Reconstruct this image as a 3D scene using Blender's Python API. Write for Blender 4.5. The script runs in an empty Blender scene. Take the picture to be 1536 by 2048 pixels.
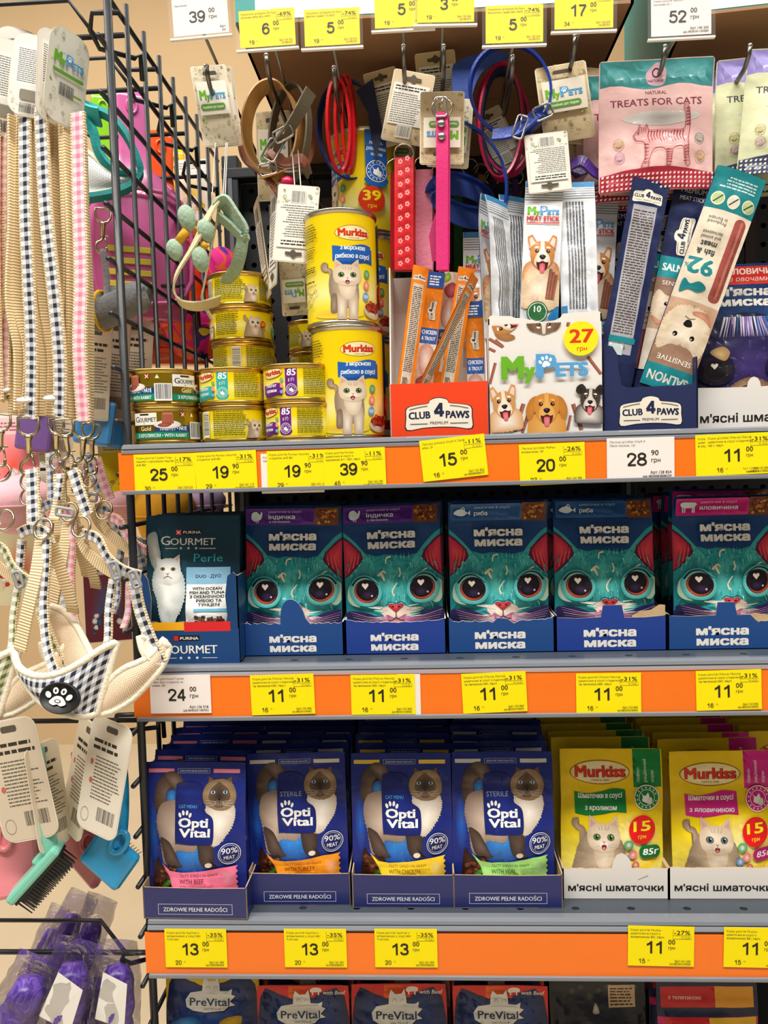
import bpy, bmesh, math, random
from math import sin, cos, pi, radians as R
from mathutils import Vector as V, Matrix, noise
from mathutils.geometry import tessellate_polygon

# ------------------------------------------------------------------ camera, light, exposure
SC = bpy.context.scene
COL = SC.collection
F = 1540.0                                   # focal length in pixels of the 1536 x 2048 photograph
CAM = V((0.0, -0.75, 1.40))
YAW, PITCH, ROLL = R(2.9), R(-3.35), R(1.55)
fwd = V((-sin(YAW)*cos(PITCH), cos(YAW)*cos(PITCH), sin(PITCH)))
r0 = fwd.cross(V((0, 0, 1))).normalized()
u0 = r0.cross(fwd)
rgt = r0*cos(ROLL) - u0*sin(ROLL)
upv = u0*cos(ROLL) + r0*sin(ROLL)
cd = bpy.data.cameras.new('camera'); cam = bpy.data.objects.new('camera', cd); COL.objects.link(cam)
cd.sensor_fit = 'VERTICAL'; cd.sensor_height = 36.0; cd.lens = F/2048*36; cd.clip_start = 0.02
mw = Matrix.Identity(4)
for i in range(3):
    mw[i][0] = rgt[i]; mw[i][1] = upv[i]; mw[i][2] = -fwd[i]; mw[i][3] = CAM[i]
cam.matrix_world = mw
SC.camera = cam

wd = bpy.data.worlds.new('world'); SC.world = wd; wd.use_nodes = True
bg = wd.node_tree.nodes['Background']
bg.inputs[0].default_value = (1.0, 0.97, 0.93, 1); bg.inputs[1].default_value = 0.25
SC.view_settings.view_transform = 'Standard'
try: SC.view_settings.look = 'None'
except Exception: pass
SC.view_settings.gamma = 1.0
SC.view_settings.use_curve_mapping = False
SC.view_settings.exposure = -0.5

def area(name, loc, rot, sx, sy, power, col=(1, 0.96, 0.9)):
    l = bpy.data.lights.new(name, 'AREA'); l.shape = 'RECTANGLE'; l.size = sx; l.size_y = sy
    l.energy = power; l.color = col
    o = bpy.data.objects.new(name, l); o.location = loc; o.rotation_euler = rot; COL.objects.link(o)
    return o
# rows of ceiling luminaires, flat on the shop ceiling: over the aisle in front of the shelves, over the side aisle
# beside the wire panel, and over the aisle behind whose wall shows through the panel
area('ceiling_light_front_aisle_offscreen', (-0.1, -1.35, 4.15), (0, 0, 0), 3.6, 0.5, 290)
area('ceiling_light_far_aisle_offscreen', (-1.0, 1.75, 4.15), (0, 0, 0), 3.6, 0.4, 75)
area('ceiling_light_side_aisle_offscreen', (-2.0, -0.3, 4.15), (0, 0, R(90)), 2.6, 0.4, 80)

def W(px, py, y):
    """world point seen at photo pixel (px, py) on the plane at depth y"""
    d = fwd*F + rgt*(px-768) - upv*(py-1024)
    return CAM + d*((y-CAM.y)/d.y)
def S(n, px, py, y):
    """metres covered by n photo pixels at that point"""
    return n*(W(px, py, y)-CAM).dot(fwd)/F

# ------------------------------------------------------------------ colour and materials
def H(c):
    """'#rrggbb' (sRGB) or 'm#rrggbb' (metallic ink) -> linear rgb + metal flag"""
    if not isinstance(c, str): return c
    m = 1.0 if c[0] == 'm' else 0.0
    c = c.lstrip('m#')
    o = []
    for i in (0, 2, 4):
        x = int(c[i:i+2], 16)/255.0
        o.append(x/12.92 if x <= 0.04045 else ((x+0.055)/1.055)**2.4)
    return (o[0], o[1], o[2], m)
def mixc(a, b, t):
    a = H(a); b = H(b)
    return tuple(a[i]+(b[i]-a[i])*t for i in range(4))
MATS = {}
def mat(name, col, rough=0.5, metal=0.0, spec=0.5, bump=0.0, bscale=80, var=0.0, trans=0.0, alpha=1.0, sheen=0.0, coat=0.0, emit=0.0):
    if name in MATS: return MATS[name]
    m = bpy.data.materials.new(name); m.use_nodes = True
    nt = m.node_tree; p = nt.nodes['Principled BSDF']
    c = H(col)
    p.inputs['Base Color'].default_value = (c[0], c[1], c[2], 1)
    p.inputs['Roughness'].default_value = rough; p.inputs['Metallic'].default_value = metal
    p.inputs['Specular IOR Level'].default_value = spec
    p.inputs['Transmission Weight'].default_value = trans; p.inputs['Alpha'].default_value = alpha
    p.inputs['Sheen Weight'].default_value = sheen; p.inputs['Coat Weight'].default_value = coat
    if emit:
        p.inputs['Emission Color'].default_value = (c[0], c[1], c[2], 1); p.inputs['Emission Strength'].default_value = emit
    if bump or var:
        tc = nt.nodes.new('ShaderNodeTexCoord'); nz = nt.nodes.new('ShaderNodeTexNoise')
        nz.inputs['Scale'].default_value = bscale; nz.inputs['Detail'].default_value = 3
        nt.links.new(tc.outputs['Object'], nz.inputs['Vector'])
        if bump:
            b = nt.nodes.new('ShaderNodeBump'); b.inputs['Strength'].default_value = bump; b.inputs['Distance'].default_value = 0.002
            nt.links.new(nz.outputs['Fac'], b.inputs['Height']); nt.links.new(b.outputs['Normal'], p.inputs['Normal'])
        if var:
            hs = nt.nodes.new('ShaderNodeMixRGB'); hs.blend_type = 'MULTIPLY'; hs.inputs[0].default_value = var
            hs.inputs[1].default_value = (c[0], c[1], c[2], 1)
            rp = nt.nodes.new('ShaderNodeValToRGB'); rp.color_ramp.elements[0].position = .3; rp.color_ramp.elements[1].position = .7
            rp.color_ramp.elements[0].color = (.45, .45, .45, 1)
            nt.links.new(nz.outputs['Fac'], rp.inputs[0]); nt.links.new(rp.outputs[0], hs.inputs[2])
            nt.links.new(hs.outputs[0], p.inputs['Base Color'])
    MATS[name] = m
    return m
def ink(name, rough, bump=0.0, bscale=25, coat=0.0, spec=0.5):
    """printed surface: colour and metal flag come from the mesh's print colours"""
    if name in MATS: return MATS[name]
    m = bpy.data.materials.new(name); m.use_nodes = True
    nt = m.node_tree; p = nt.nodes['Principled BSDF']
    a = nt.nodes.new('ShaderNodeAttribute'); a.attribute_name = 'Col'
    nt.links.new(a.outputs['Color'], p.inputs['Base Color']); nt.links.new(a.outputs['Alpha'], p.inputs['Metallic'])
    p.inputs['Roughness'].default_value = rough; p.inputs['Coat Weight'].default_value = coat
    p.inputs['Specular IOR Level'].default_value = spec
    p.inputs['Coat Roughness'].default_value = 0.14
    if bump:
        tc = nt.nodes.new('ShaderNodeTexCoord'); nz = nt.nodes.new('ShaderNodeTexNoise')
        nz.inputs['Scale'].default_value = bscale; nz.inputs['Detail'].default_value = 3
        b = nt.nodes.new('ShaderNodeBump'); b.inputs['Strength'].default_value = bump; b.inputs['Distance'].default_value = 0.004
        nt.links.new(tc.outputs['Object'], nz.inputs['Vector']); nt.links.new(nz.outputs['Fac'], b.inputs['Height'])
        nt.links.new(b.outputs['Normal'], p.inputs['Normal']); nt.links.new(b.outputs['Normal'], p.inputs['Coat Normal'])
    MATS[name] = m
    return m
INK_PAPER = ink('ink_paper', 0.6, spec=0.25)
INK_GLOSS = ink('ink_gloss', 0.5, 0.55, 34, coat=0.32, spec=0.2)
INK_CARD = ink('ink_card', 0.45, spec=0.35)
INK_CAN = ink('ink_can', 0.32, coat=0.12, spec=.35)

# ------------------------------------------------------------------ mesh helpers
def new_obj(name, me, parent=None, m=None, loc=None, rot=None):
    o = bpy.data.objects.new(name, me); COL.objects.link(o)
    if m is not None and me is not None and len(me.materials) == 0: me.materials.append(m)
    if parent is not None: o.parent = parent
    if loc is not None: o.location = loc
    if rot is not None: o.rotation_euler = rot
    return o
def tag(o, label, cat, group=None, kind=None):
    o['label'] = label; o['category'] = cat
    if group: o['group'] = group
    if kind: o['kind'] = kind
    return o
def thing(name, label, cat, loc=(0, 0, 0), rot=(0, 0, 0), group=None):
    o = bpy.data.objects.new(name, None); COL.objects.link(o); o.empty_display_size = 0.02
    o.location = loc; o.rotation_euler = rot
    return tag(o, label, cat, group)
def kids(o): return [c for c in bpy.data.objects if c.parent == o]
def dup(o, loc=None, rot=None, label=None, group=None, parent=None, ch=None):
    c = o.copy(); COL.objects.link(c)
    if parent is not None: c.parent = parent
    if loc is not None: c.location = loc
    if rot is not None: c.rotation_euler = rot
    if label: c['label'] = label
    if group: c['group'] = group
    for k in o.children: dup(k, parent=c)
    return c
def mesh(name, vs, fs, smooth=False):
    me = bpy.data.meshes.new(name); me.from_pydata([tuple(v) for v in vs], [], fs); me.update()
    if smooth:
        me.polygons.foreach_set('use_smooth', [True]*len(me.polygons))
    return me
def fixn(me):
    bm = bmesh.new(); bm.from_mesh(me); bmesh.ops.recalc_face_normals(bm, faces=bm.faces); bm.to_mesh(me); bm.free(); return me
def box_me(name, x0, x1, y0, y1, z0, z1, bev=0.0):
    bm = bmesh.new()
    bmesh.ops.create_cube(bm, size=1)
    for v in bm.verts:
        v.co = V((x0 if v.co.x < 0 else x1, y0 if v.co.y < 0 else y1, z0 if v.co.z < 0 else z1))
    if bev: bmesh.ops.bevel(bm, geom=bm.edges[:], offset=bev, segments=2, affect='EDGES', profile=0.5)
    me = bpy.data.meshes.new(name); bm.to_mesh(me); bm.free(); return me
def cr(pts, n=6, closed=False):
    """Catmull-Rom through points (any dimension)"""
    P = [V(p) for p in pts]; out = []
    N = len(P); segs = N if closed else N-1
    for i in range(segs):
        if closed: a, b, c, d = P[i-1], P[i], P[(i+1) % N], P[(i+2) % N]
        else: a, b, c, d = P[max(i-1, 0)], P[i], P[i+1], P[min(i+2, N-1)]
        for k in range(n):
            t = k/n
            out.append(0.5*((2*b)+(c-a)*t+(2*a-5*b+4*c-d)*t*t+(3*b-a-3*c+d)*t**3))
    if not closed: out.append(P[-1].copy())
    return out
def frames(P, closed=False, ref=V((0, 0, 1))):
    N = len(P); T = []
    for i in range(N):
        a = P[i-1] if (i > 0 or closed) else P[i]; b = P[(i+1) % N] if (i < N-1 or closed) else P[i]
        t = b-a
        T.append(t.normalized() if t.length > 1e-9 else V((0, 0, 1)))
    n = ref - T[0]*ref.dot(T[0])
    if n.length < 1e-4: n = V((1, 0, 0)) - T[0]*T[0].x
    n.normalize(); out = []
    for t in T:
        n = n - t*n.dot(t)
        if n.length < 1e-6: n = t.orthogonal()
        n.normalize(); out.append((t, n.copy(), t.cross(n)))
    return out
def tube_me(name, pts, r, seg=8, smooth=0, closed=False, cap=True):
    P = cr(pts, smooth, closed) if smooth else [V(p) for p in pts]
    if not smooth and not closed and len(P) > 2:
        pass
    fr = frames(P, closed); vs = []; fs = []; N = len(P)
    for i, p in enumerate(P):
        rr = r(i/max(N-1, 1)) if callable(r) else r
        for k in range(seg):
            a = 2*pi*k/seg
            vs.append(p + (fr[i][1]*cos(a)+fr[i][2]*sin(a))*rr)
    for i in range(N if closed else N-1):
        j = (i+1) % N
        for k in range(seg):
            l = (k+1) % seg
            fs.append((i*seg+k, i*seg+l, j*seg+l, j*seg+k))
    if cap and not closed:
        fs.append(tuple(range(seg-1, -1, -1))); fs.append(tuple((N-1)*seg+k for k in range(seg)))
    me = mesh(name, vs, fs, True); return me
def tube(name, pts, r, m, parent=None, seg=8, smooth=0, closed=False):
    return new_obj(name, tube_me(name, pts, r, seg, smooth, closed), parent, m)
def ribbon_me(name, pts, width, th, wdir, smooth=6, closed=False):
    """flat strap along pts; wdir = width direction(s); UV = metres across / along"""
    P = cr(pts, smooth, closed) if smooth else [V(p) for p in pts]
    N = len(P); fr = frames(P, closed)
    if isinstance(wdir, (list,)): WD = cr(wdir, smooth, closed) if smooth else [V(w) for w in wdir]
    else: WD = [V(wdir)]*N
    vs = []; fs = []; uv = []; L = 0.0; LL = []
    for i, p in enumerate(P):
        if i: L += (P[i]-P[i-1]).length
        LL.append(L)
        t = fr[i][0]; w = WD[i]-t*WD[i].dot(t)
        if w.length < 1e-5: w = fr[i][1]
        w.normalize(); n = t.cross(w)
        ww = width(i/(N-1)) if callable(width) else width
        for a, b in ((-1, -1), (1, -1), (1, 1), (-1, 1)):
            vs.append(p + w*(a*ww/2) + n*(b*th/2))
    uu = [0, 1, 1, 0]
    for i in range(N if closed else N-1):
        j = (i+1) % N
        for k in range(4):
            l = (k+1) % 4
            fs.append((i*4+k, i*4+l, j*4+l, j*4+k))
            lj = LL[j] if j else L+(P[0]-P[-1]).length
            ww = width(i/(N-1)) if callable(width) else width
            uv += [(uu[k]*ww, LL[i]), (uu[l]*ww, LL[i]), (uu[l]*ww, lj), (uu[k]*ww, lj)]
    if not closed:
        fs.append((3, 2, 1, 0)); uv += [(0, 0)]*4
        b = (N-1)*4; fs.append((b, b+1, b+2, b+3)); uv += [(0, 0)]*4
    me = mesh(name, vs, fs)
    ul = me.uv_layers.new(name='UVMap')
    for i, c in enumerate(uv): ul.data[i].uv = c
    return me
def ribbon(name, pts, width, th, wdir, m, parent=None, smooth=6, closed=False):
    return new_obj(name, ribbon_me(name, pts, width, th, wdir, smooth, closed), parent, m)
def lathe_me(name, prof, seg=40, smooth=True, caps=True):
    vs = []; fs = []
    for (r, z) in prof:
        for k in range(seg):
            a = 2*pi*k/seg; vs.append((r*cos(a), r*sin(a), z))
    for i in range(len(prof)-1):
        for k in range(seg):
            l = (k+1) % seg
            fs.append((i*seg+k, i*seg+l, (i+1)*seg+l, (i+1)*seg+k))
    if caps:
        fs.append(tuple(range(seg-1, -1, -1))); n = (len(prof)-1)*seg; fs.append(tuple(n+k for k in range(seg)))
    me = mesh(name, vs, fs, smooth)
    return me
def prism_me(name, pts, th, m0=None, m1=None, axis='y'):
    """outline in (x, z) extruded from y=0 to y=th; front face (y=0) uses slot 0, the rest slot 1"""
    tri = tessellate_polygon([[V((p[0], p[1], 0)) for p in pts]])
    n = len(pts); vs = [(p[0], 0, p[1]) for p in pts]+[(p[0], th, p[1]) for p in pts]
    ar = sum(pts[i-1][0]*pts[i][1]-pts[i][0]*pts[i-1][1] for i in range(n))
    fs = []; mi = []
    for t in tri:
        a, b, c = t
        cr2 = (pts[b][0]-pts[a][0])*(pts[c][1]-pts[a][1])-(pts[b][1]-pts[a][1])*(pts[c][0]-pts[a][0])
        if cr2 < 0: a, b, c = a, c, b
        fs.append((a, b, c)); mi.append(0); fs.append((n+c, n+b, n+a)); mi.append(1)
    for i in range(n):
        j = (i+1) % n
        fs.append((j, i, n+i, n+j) if ar > 0 else (i, j, n+j, n+i)); mi.append(1)
    me = mesh(name, vs, fs)
    if m0: me.materials.append(m0)
    if m1: me.materials.append(m1)
    if m1: me.polygons.foreach_set('material_index', mi)
    return me
def holed_plate(name, xs, zs, hx, hz, depth, mp):
    """flat plate of cells, each with a real sunk hole; xs, zs = cell borders; mp maps (x, z, depth) to space"""
    vs = []; fs = []
    for i in range(len(xs)-1):
        for j in range(len(zs)-1):
            a, b, c, d = xs[i], xs[i+1], zs[j], zs[j+1]; cx, cz = (a+b)/2, (c+d)/2; k = len(vs)
            for q, (ox, oz) in enumerate(((b, cz), (b, d), (cx, d), (a, d), (a, cz), (a, c), (cx, c), (b, c))):
                x, z = cx+hx*cos(q*pi/4), cz+hz*sin(q*pi/4)
                vs += [mp(ox, oz, 0), mp(x, z, 0), mp(x, z, depth)]
            for q in range(8):
                r = (q+1) % 8; fs += [(k+3*q, k+3*r, k+3*r+1, k+3*q+1), (k+3*q+1, k+3*r+1, k+3*r+2, k+3*q+2)]
            fs.append(tuple(k+3*q+2 for q in range(8)))
    return mesh(name, vs, fs)
def rrect(x0, y0, x1, y1, r, n=4):
    o = []
    for cx, cy, a0 in ((x1-r, y0+r, -90), (x1-r, y1-r, 0), (x0+r, y1-r, 90), (x0+r, y0+r, 180)):
        for k in range(n+1):
            a = R(a0+90*k/n); o.append((cx+r*cos(a), cy+r*sin(a)))
    return o

# ------------------------------------------------------------------ print artwork (vector shapes laid on a surface)
EPS = 2.0e-5
TX = {}
def glyphs(s, bold, res):
    """outline of a line of type, each closed contour filled on its own (letters may be built of overlapping strokes)"""
    k = (s, res)
    if k in TX: return TX[k]
    c = bpy.data.curves.new('t', 'FONT'); c.body = s; c.size = 1; c.resolution_u = max(res, 2) if any(ord(q) > 127 for q in s) else res; c.fill_mode = 'NONE'
    o = bpy.data.objects.new('t', c); me = bpy.data.meshes.new_from_object(o)
    P = [(v.co.x, v.co.y) for v in me.vertices]; nb = {}
    for e in me.edges:
        a, b = e.vertices; nb.setdefault(a, []).append(b); nb.setdefault(b, []).append(a)
    bpy.data.objects.remove(o); bpy.data.curves.remove(c); bpy.data.meshes.remove(me)
    seen = set(); loops = []
    for v in range(len(P)):
        if v in seen or v not in nb: continue
        lp = [v]; seen.add(v); cur = v
        while True:
            n = [q for q in nb[cur] if q not in seen]
            if cur == v: n = [q for q in n if q == v+1] or n
            if not n: break
            cur = n[0]; seen.add(cur); lp.append(cur)
        if len(lp) > 2: loops.append([P[q] for q in lp])
    ar = [sum(L[q-1][0]*L[q][1]-L[q][0]*L[q-1][1] for q in range(len(L))) for L in loops]
    def inside(p, L):
        r = False
        for q in range(len(L)):
            (x1, y1), (x2, y2) = L[q-1], L[q]
            if (y1 > p[1]) != (y2 > p[1]) and p[0] < (x2-x1)*(p[1]-y1)/(y2-y1)+x1: r = not r
        return r
    holes = {q: [] for q in range(len(loops))}
    for h in range(len(loops)):
        cand = [q for q in range(len(loops)) if q != h and ar[q]*ar[h] < 0 and abs(ar[q]) > abs(ar[h]) and all(inside(p, loops[q]) for p in loops[h])]
        if cand: holes[min(cand, key=lambda q: abs(ar[q]))].append(loops[h]); holes[h] = None
    outer = [q for q in holes if holes[q] is not None]
    vs = []; fs = []
    for n, q in enumerate(outer):
        pl = [loops[q]]+(holes[q] or []); flat = [p for L in pl for p in L]; b = len(vs)
        vs += [(p[0], p[1], .5*(n % 2)) for p in flat]
        fs += [tuple(b+x for x in t) for t in tessellate_polygon([[V((p[0], p[1], 0)) for p in L] for L in pl])]
    if not vs: vs = [(0, 0, 0)]
    x0 = min(v[0] for v in vs); x1 = max(v[0] for v in vs)
    TX[k] = (vs, fs, x0, x1)
    return TX[k]
G7 = {'2': [[(.08, .68), (.1, .9), (.5, 1.0), (.9, .85), (.88, .62), (.55, .36), (.08, .02)], [(0, 0), (1, 0)]],
      '3': [[(.06, .78), (.2, .95), (.5, 1), (.85, .9), (.85, .65), (.6, .54), (.4, .53)], [(.4, .53), (.65, .52), (.92, .35), (.88, .1), (.5, 0), (.15, .06), (.03, .24)]],
      '4': [[(.72, -.08), (.72, 1.06)], [(.7, 1.0), (.02, .27)], [(-.04, .26), (1.05, .26)]],
      '5': [[(.95, 1), (.22, 1)], [(.24, 1.06), (.12, .5)], [(.12, .5), (.3, .64), (.6, .66), (.92, .5), (.94, .2), (.7, .02), (.4, 0), (.12, .08), (.03, .24)]],
      '6': [[(.9, .8), (.75, .97), (.5, 1), (.2, .88), (.06, .5), (.1, .18), (.35, 0), (.65, 0), (.92, .16), (.92, .44), (.68, .6), (.4, .6), (.12, .42)]],
      '7': [[(0, 1), (1, 1)], [(.97, 1.0), (.6, .5), (.4, .2), (.35, -.08)]],
      '8': [[(.5, .54), (.16, .66), (.14, .88), (.5, 1), (.86, .88), (.84, .66), (.5, .54)], [(.5, .54), (.1, .4), (.06, .14), (.5, 0), (.94, .14), (.9, .4), (.5, .54)]],
      '9': [[(.1, .2), (.25, .03), (.5, 0), (.8, .12), (.94, .5), (.9, .82), (.65, 1), (.35, 1), (.08, .84), (.08, .56), (.32, .4), (.6, .4), (.88, .58)]],
      '0': [[(.5, 1), (.15, .88), (.06, .5), (.15, .12), (.5, 0), (.85, .12), (.94, .5), (.85, .88), (.5, 1)]]}
class Art:
    def __init__(s, seed=1):
        s.vs = []; s.fs = []; s.cs = []; s.lay = 0; s.T = [(1, 0, 0, 1, 0, 0)]; s.rng = random.Random(seed)
    def push(s, x=0, y=0, sc=1, rot=0, sx=None):
        a, b, c, d, e, f = s.T[-1]; co, si = cos(R(rot)), sin(R(rot)); kx = sc if sx is None else sx
        m = (co*kx, si*kx, -si*sc, co*sc)
        s.T.append((a*m[0]+c*m[1], b*m[0]+d*m[1], a*m[2]+c*m[3], b*m[2]+d*m[3], a*x+c*y+e, b*x+d*y+f)); return s
    def pop(s): s.T.pop()
    def add(s, pts, faces, cols):
        a, b, c, d, e, f = s.T[-1]; n = len(s.vs); s.lay += 1; z = s.lay*EPS
        for p in pts: s.vs.append((a*p[0]+c*p[1]+e, b*p[0]+d*p[1]+f, z+(p[2]*EPS if len(p) > 2 else 0)))
        vv = s.vs
        for t in faces:                    # wind every piece the same way so it faces outward
            t = [n+i for i in t]; ar = 0.0
            for i in range(len(t)): p = vv[t[i-1]]; q = vv[t[i]]; ar += p[0]*q[1]-q[0]*p[1]
            s.fs.append(tuple(t) if ar >= 0 else tuple(t[::-1]))
        if isinstance(cols, list): s.cs += cols
        else: s.cs += [H(cols)]*len(pts)
    def poly(s, pts, col):
        pts = [(p[0], p[1]) for p in pts]
        s.add(pts, tessellate_polygon([[V((p[0], p[1], 0)) for p in pts]]), col)
    def rect(s, x0, y0, x1, y1, col): s.add([(x0, y0), (x1, y0), (x1, y1), (x0, y1)], [(0, 1, 2, 3)], col)
    def grad(s, x0, y0, x1, y1, cols, horiz=False):
        n = len(cols); pts = []; cc = []; fs = []
        for i, c in enumerate(cols):
            t = i/(n-1)
            if horiz: x = x0+(x1-x0)*t; pts += [(x, y0), (x, y1)]
            else: y = y0+(y1-y0)*t; pts += [(x0, y), (x1, y)]
            cc += [H(c), H(c)]
            if i: fs.append((2*i-2, 2*i-1, 2*i+1, 2*i))
        s.add(pts, fs, cc)
    def rr(s, x0, y0, x1, y1, r, col): s.poly(rrect(x0, y0, x1, y1, r), col)
    def fan(s, pts, c0, c1, focus=None, rings=3, pw=1.0):
        n = len(pts); fx = sum(p[0] for p in pts)/n; fy = sum(p[1] for p in pts)/n
        if focus: fx, fy = focus
        P = [(fx, fy)]; C = [H(c0)]; fs = []
        for k in range(1, rings+1):
            t = k/rings
            for p in pts: P.append((fx+(p[0]-fx)*t, fy+(p[1]-fy)*t)); C.append(mixc(c0, c1, t**pw))
        for i in range(n):
            fs.append((0, 1+i, 1+(i+1) % n))
            for k in range(rings-1):
                a = 1+k*n; b = a+n; j = (i+1) % n
                fs.append((a+i, b+i, b+j, a+j))
        s.add(P, fs, C)
    def ell(s, cx, cy, rx, ry, col, col2=None, rot=0, n=22, a0=0, a1=360, pw=1.0):
        co, si = cos(R(rot)), sin(R(rot)); pts = []
        full = a1-a0 >= 360
        for k in range(n if full else n+1):
            a = R(a0+(a1-a0)*k/n); x, y = rx*cos(a), ry*sin(a)
            pts.append((cx+x*co-y*si, cy+x*si+y*co))
        if col2 is not None: s.fan(pts, col, col2, pw=pw)
        else: s.poly(pts, col)
    def ring(s, cx, cy, r, w, col, n=28, a0=0, a1=360):
        pts = [(cx+r*cos(R(a0+(a1-a0)*k/n)), cy+r*sin(R(a0+(a1-a0)*k/n))) for k in range(n+1)]
        s.line(pts, w, col, sm=0)
    def blob(s, pts, col, col2=None, focus=None, fur=0, n=5, pw=1.0, rings=3):
        Q = [(p[0], p[1]) for p in cr([(p[0], p[1]) for p in pts], n, True)]
        if fur:
            cx = sum(p[0] for p in Q)/len(Q); cy = sum(p[1] for p in Q)/len(Q); o = []
            for i in range(len(Q)):
                p = Q[i]; q = Q[(i+1) % len(Q)]
                o.append(p); mx, my = (p[0]+q[0])/2, (p[1]+q[1])/2; d = math.hypot(mx-cx, my-cy) or 1
                k = fur*s.rng.uniform(.3, 1); o.append((mx+(mx-cx)/d*k, my+(my-cy)/d*k-k*.3))
            Q = o
        if col2 is None: s.poly(Q, col)
        else: s.fan(Q, col, col2, focus, rings, pw)
    def line(s, pts, w, col, w2=None, sm=5):
        P = [V((p[0], p[1])) for p in pts]
        if sm and len(P) > 2: P = cr(P, sm)
        N = len(P); out = []
        for i in range(N):
            t = (P[min(i+1, N-1)]-P[max(i-1, 0)])
            if t.length < 1e-9: t = V((1, 0))
            t.normalize(); k = i/(N-1)
            ww = w if w2 is None else (w+(w2-w)*k)
            nn = V((-t.y, t.x))*(ww/2); out += [tuple(P[i]+nn), tuple(P[i]-nn)]
        s.add(out, [(2*i, 2*i+1, 2*i+3, 2*i+2) for i in range(N-1)], col)
    def frame(s, x0, y0, x1, y1, w, col):
        for a in ((x0, y0, x1, y0+w), (x0, y1-w, x1, y1), (x0, y0, x0+w, y1), (x1-w, y0, x1, y1)): s.rect(*a, col)
    def text(s, t, x, y, h, col, bold=0.0, al='l', rot=0, sh=0, w=None, res=2):
        vs, fs, x0, x1 = glyphs(t, 0.0, res)
        k = h/0.68; kx = k
        if w: kx = w/max(x1-x0, 1e-6)
        tw = (x1-x0)*kx; ox = {'l': 0, 'c': -tw/2, 'r': -tw}[al]
        co, si = cos(R(rot)), sin(R(rot)); pts = []; ff = []
        b = bold*1.1*k
        sh2 = [(0, 0)] if bold <= .002 else ([(-b, 0), (b, 0)] if bold <= .014 else [(-b, -b*.6), (b, -b*.6), (-b, b*.6), (b, b*.6), (0, 0)])
        for (dx, dy) in sh2:
            pts = []
            for (a, c, zz) in vs:
                px = (a-x0)*kx+ox+c*k*sh+dx; py = c*k+dy
                pts.append((x+px*co-py*si, y+px*si+py*co, zz))
            s.add(pts, fs, col)
        return tw
    def figure(s, t, x, y, h, col, b=.16):
        """big price figure set right-aligned at x in a plain bold grotesque"""
        adv = h*.74; x -= adv*len(t)
        for ch in t:
            q = b*h
            if ch == '1':
                s.poly([(x+.40*h, y), (x+.40*h+q, y), (x+.40*h+q, y+h), (x+.40*h+q*.25, y+h), (x+.30*h, y+.86*h), (x+.13*h, y+.78*h), (x+.13*h, y+.62*h), (x+.30*h, y+.68*h), (x+.40*h, y+.75*h)], col)
            elif ch in G7:
                for P in G7[ch]:
                    s.line([(x+p[0]*h*.6+.07*h, y+p[1]*h*(1-b)+q/2) for p in P], q, col, sm=5 if len(P) > 3 else 0)
            x += adv
    def bars(s, x0, y0, x1, y1, n, col, fill=.55, ragged=.25, rot=0):
        """lines of unreadably small type"""
        pts = []; fs = []; dy = (y1-y0)/n; h = dy*fill
        co, si = cos(R(rot)), sin(R(rot))
        for i in range(n):
            x = x0; y = y1-dy*(i+1); end = x1-(x1-x0)*(s.rng.random()*ragged)
            while x < end:
                w = h*s.rng.uniform(1.2, 5); e = min(x+w, end); k = len(pts)
                for a, b in ((x, y), (e, y), (e, y+h), (x, y+h)):
                    pts.append((x0+(a-x0)*co-(b-y0)*si, y0+(a-x0)*si+(b-y0)*co))
                fs.append((k, k+1, k+2, k+3)); x = e+h*.55
        s.add(pts, fs, col)
    def barcode(s, x0, y0, x1, y1, col='#20242c', back=None, vert=False):
        if back: s.rect(x0-(x1-x0)*.06, y0-(y1-y0)*.12, x1+(x1-x0)*.06, y1+(y1-y0)*.06, back)
        pts = []; fs = []; t = 0.0
        while t < 1:
            w = s.rng.choice((.012, .02, .032)); k = len(pts); e = min(t+w, 1)
            if vert: q = [(x0, y0+(y1-y0)*t), (x1, y0+(y1-y0)*t), (x1, y0+(y1-y0)*e), (x0, y0+(y1-y0)*e)]
            else: q = [(x0+(x1-x0)*t, y0), (x0+(x1-x0)*e, y0), (x0+(x1-x0)*e, y1), (x0+(x1-x0)*t, y1)]
            pts += q; fs.append((k, k+1, k+2, k+3)); t = e+s.rng.choice((.014, .022, .03))
        s.add(pts, fs, col)
    def chunks(s, x0, y0, x1, y1, n, cols, a=3, b=7):
        for i in range(n):
            x = s.rng.uniform(x0+b*.6, x1-b*.6); y = s.rng.uniform(y0+b*.6, y1-b*.6); r = s.rng.uniform(a, b); c = s.rng.choice(cols)
            pts = [(x+r*s.rng.uniform(.6, 1)*cos(k*pi/3), y+r*s.rng.uniform(.5, .9)*sin(k*pi/3)) for k in range(6)]
            s.fan(pts, c, mixc(c, '#1a0a05', .45), rings=1)
    def paw(s, cx, cy, k, col, rot=0):
        s.push(cx, cy, k, rot)
        s.blob([(-.42, -.3), (-.2, .05), (0, .12), (.2, .05), (.42, -.3), (.2, -.48), (0, -.4), (-.2, -.48)], col)
        for x, y, q in ((-.52, .12, 25), (-.2, .42, 8), (.2, .42, -8), (.52, .12, -25)): s.ell(x, y, .14, .21, col, rot=q, n=12)
        s.pop()
    def flat(s): return s
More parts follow.
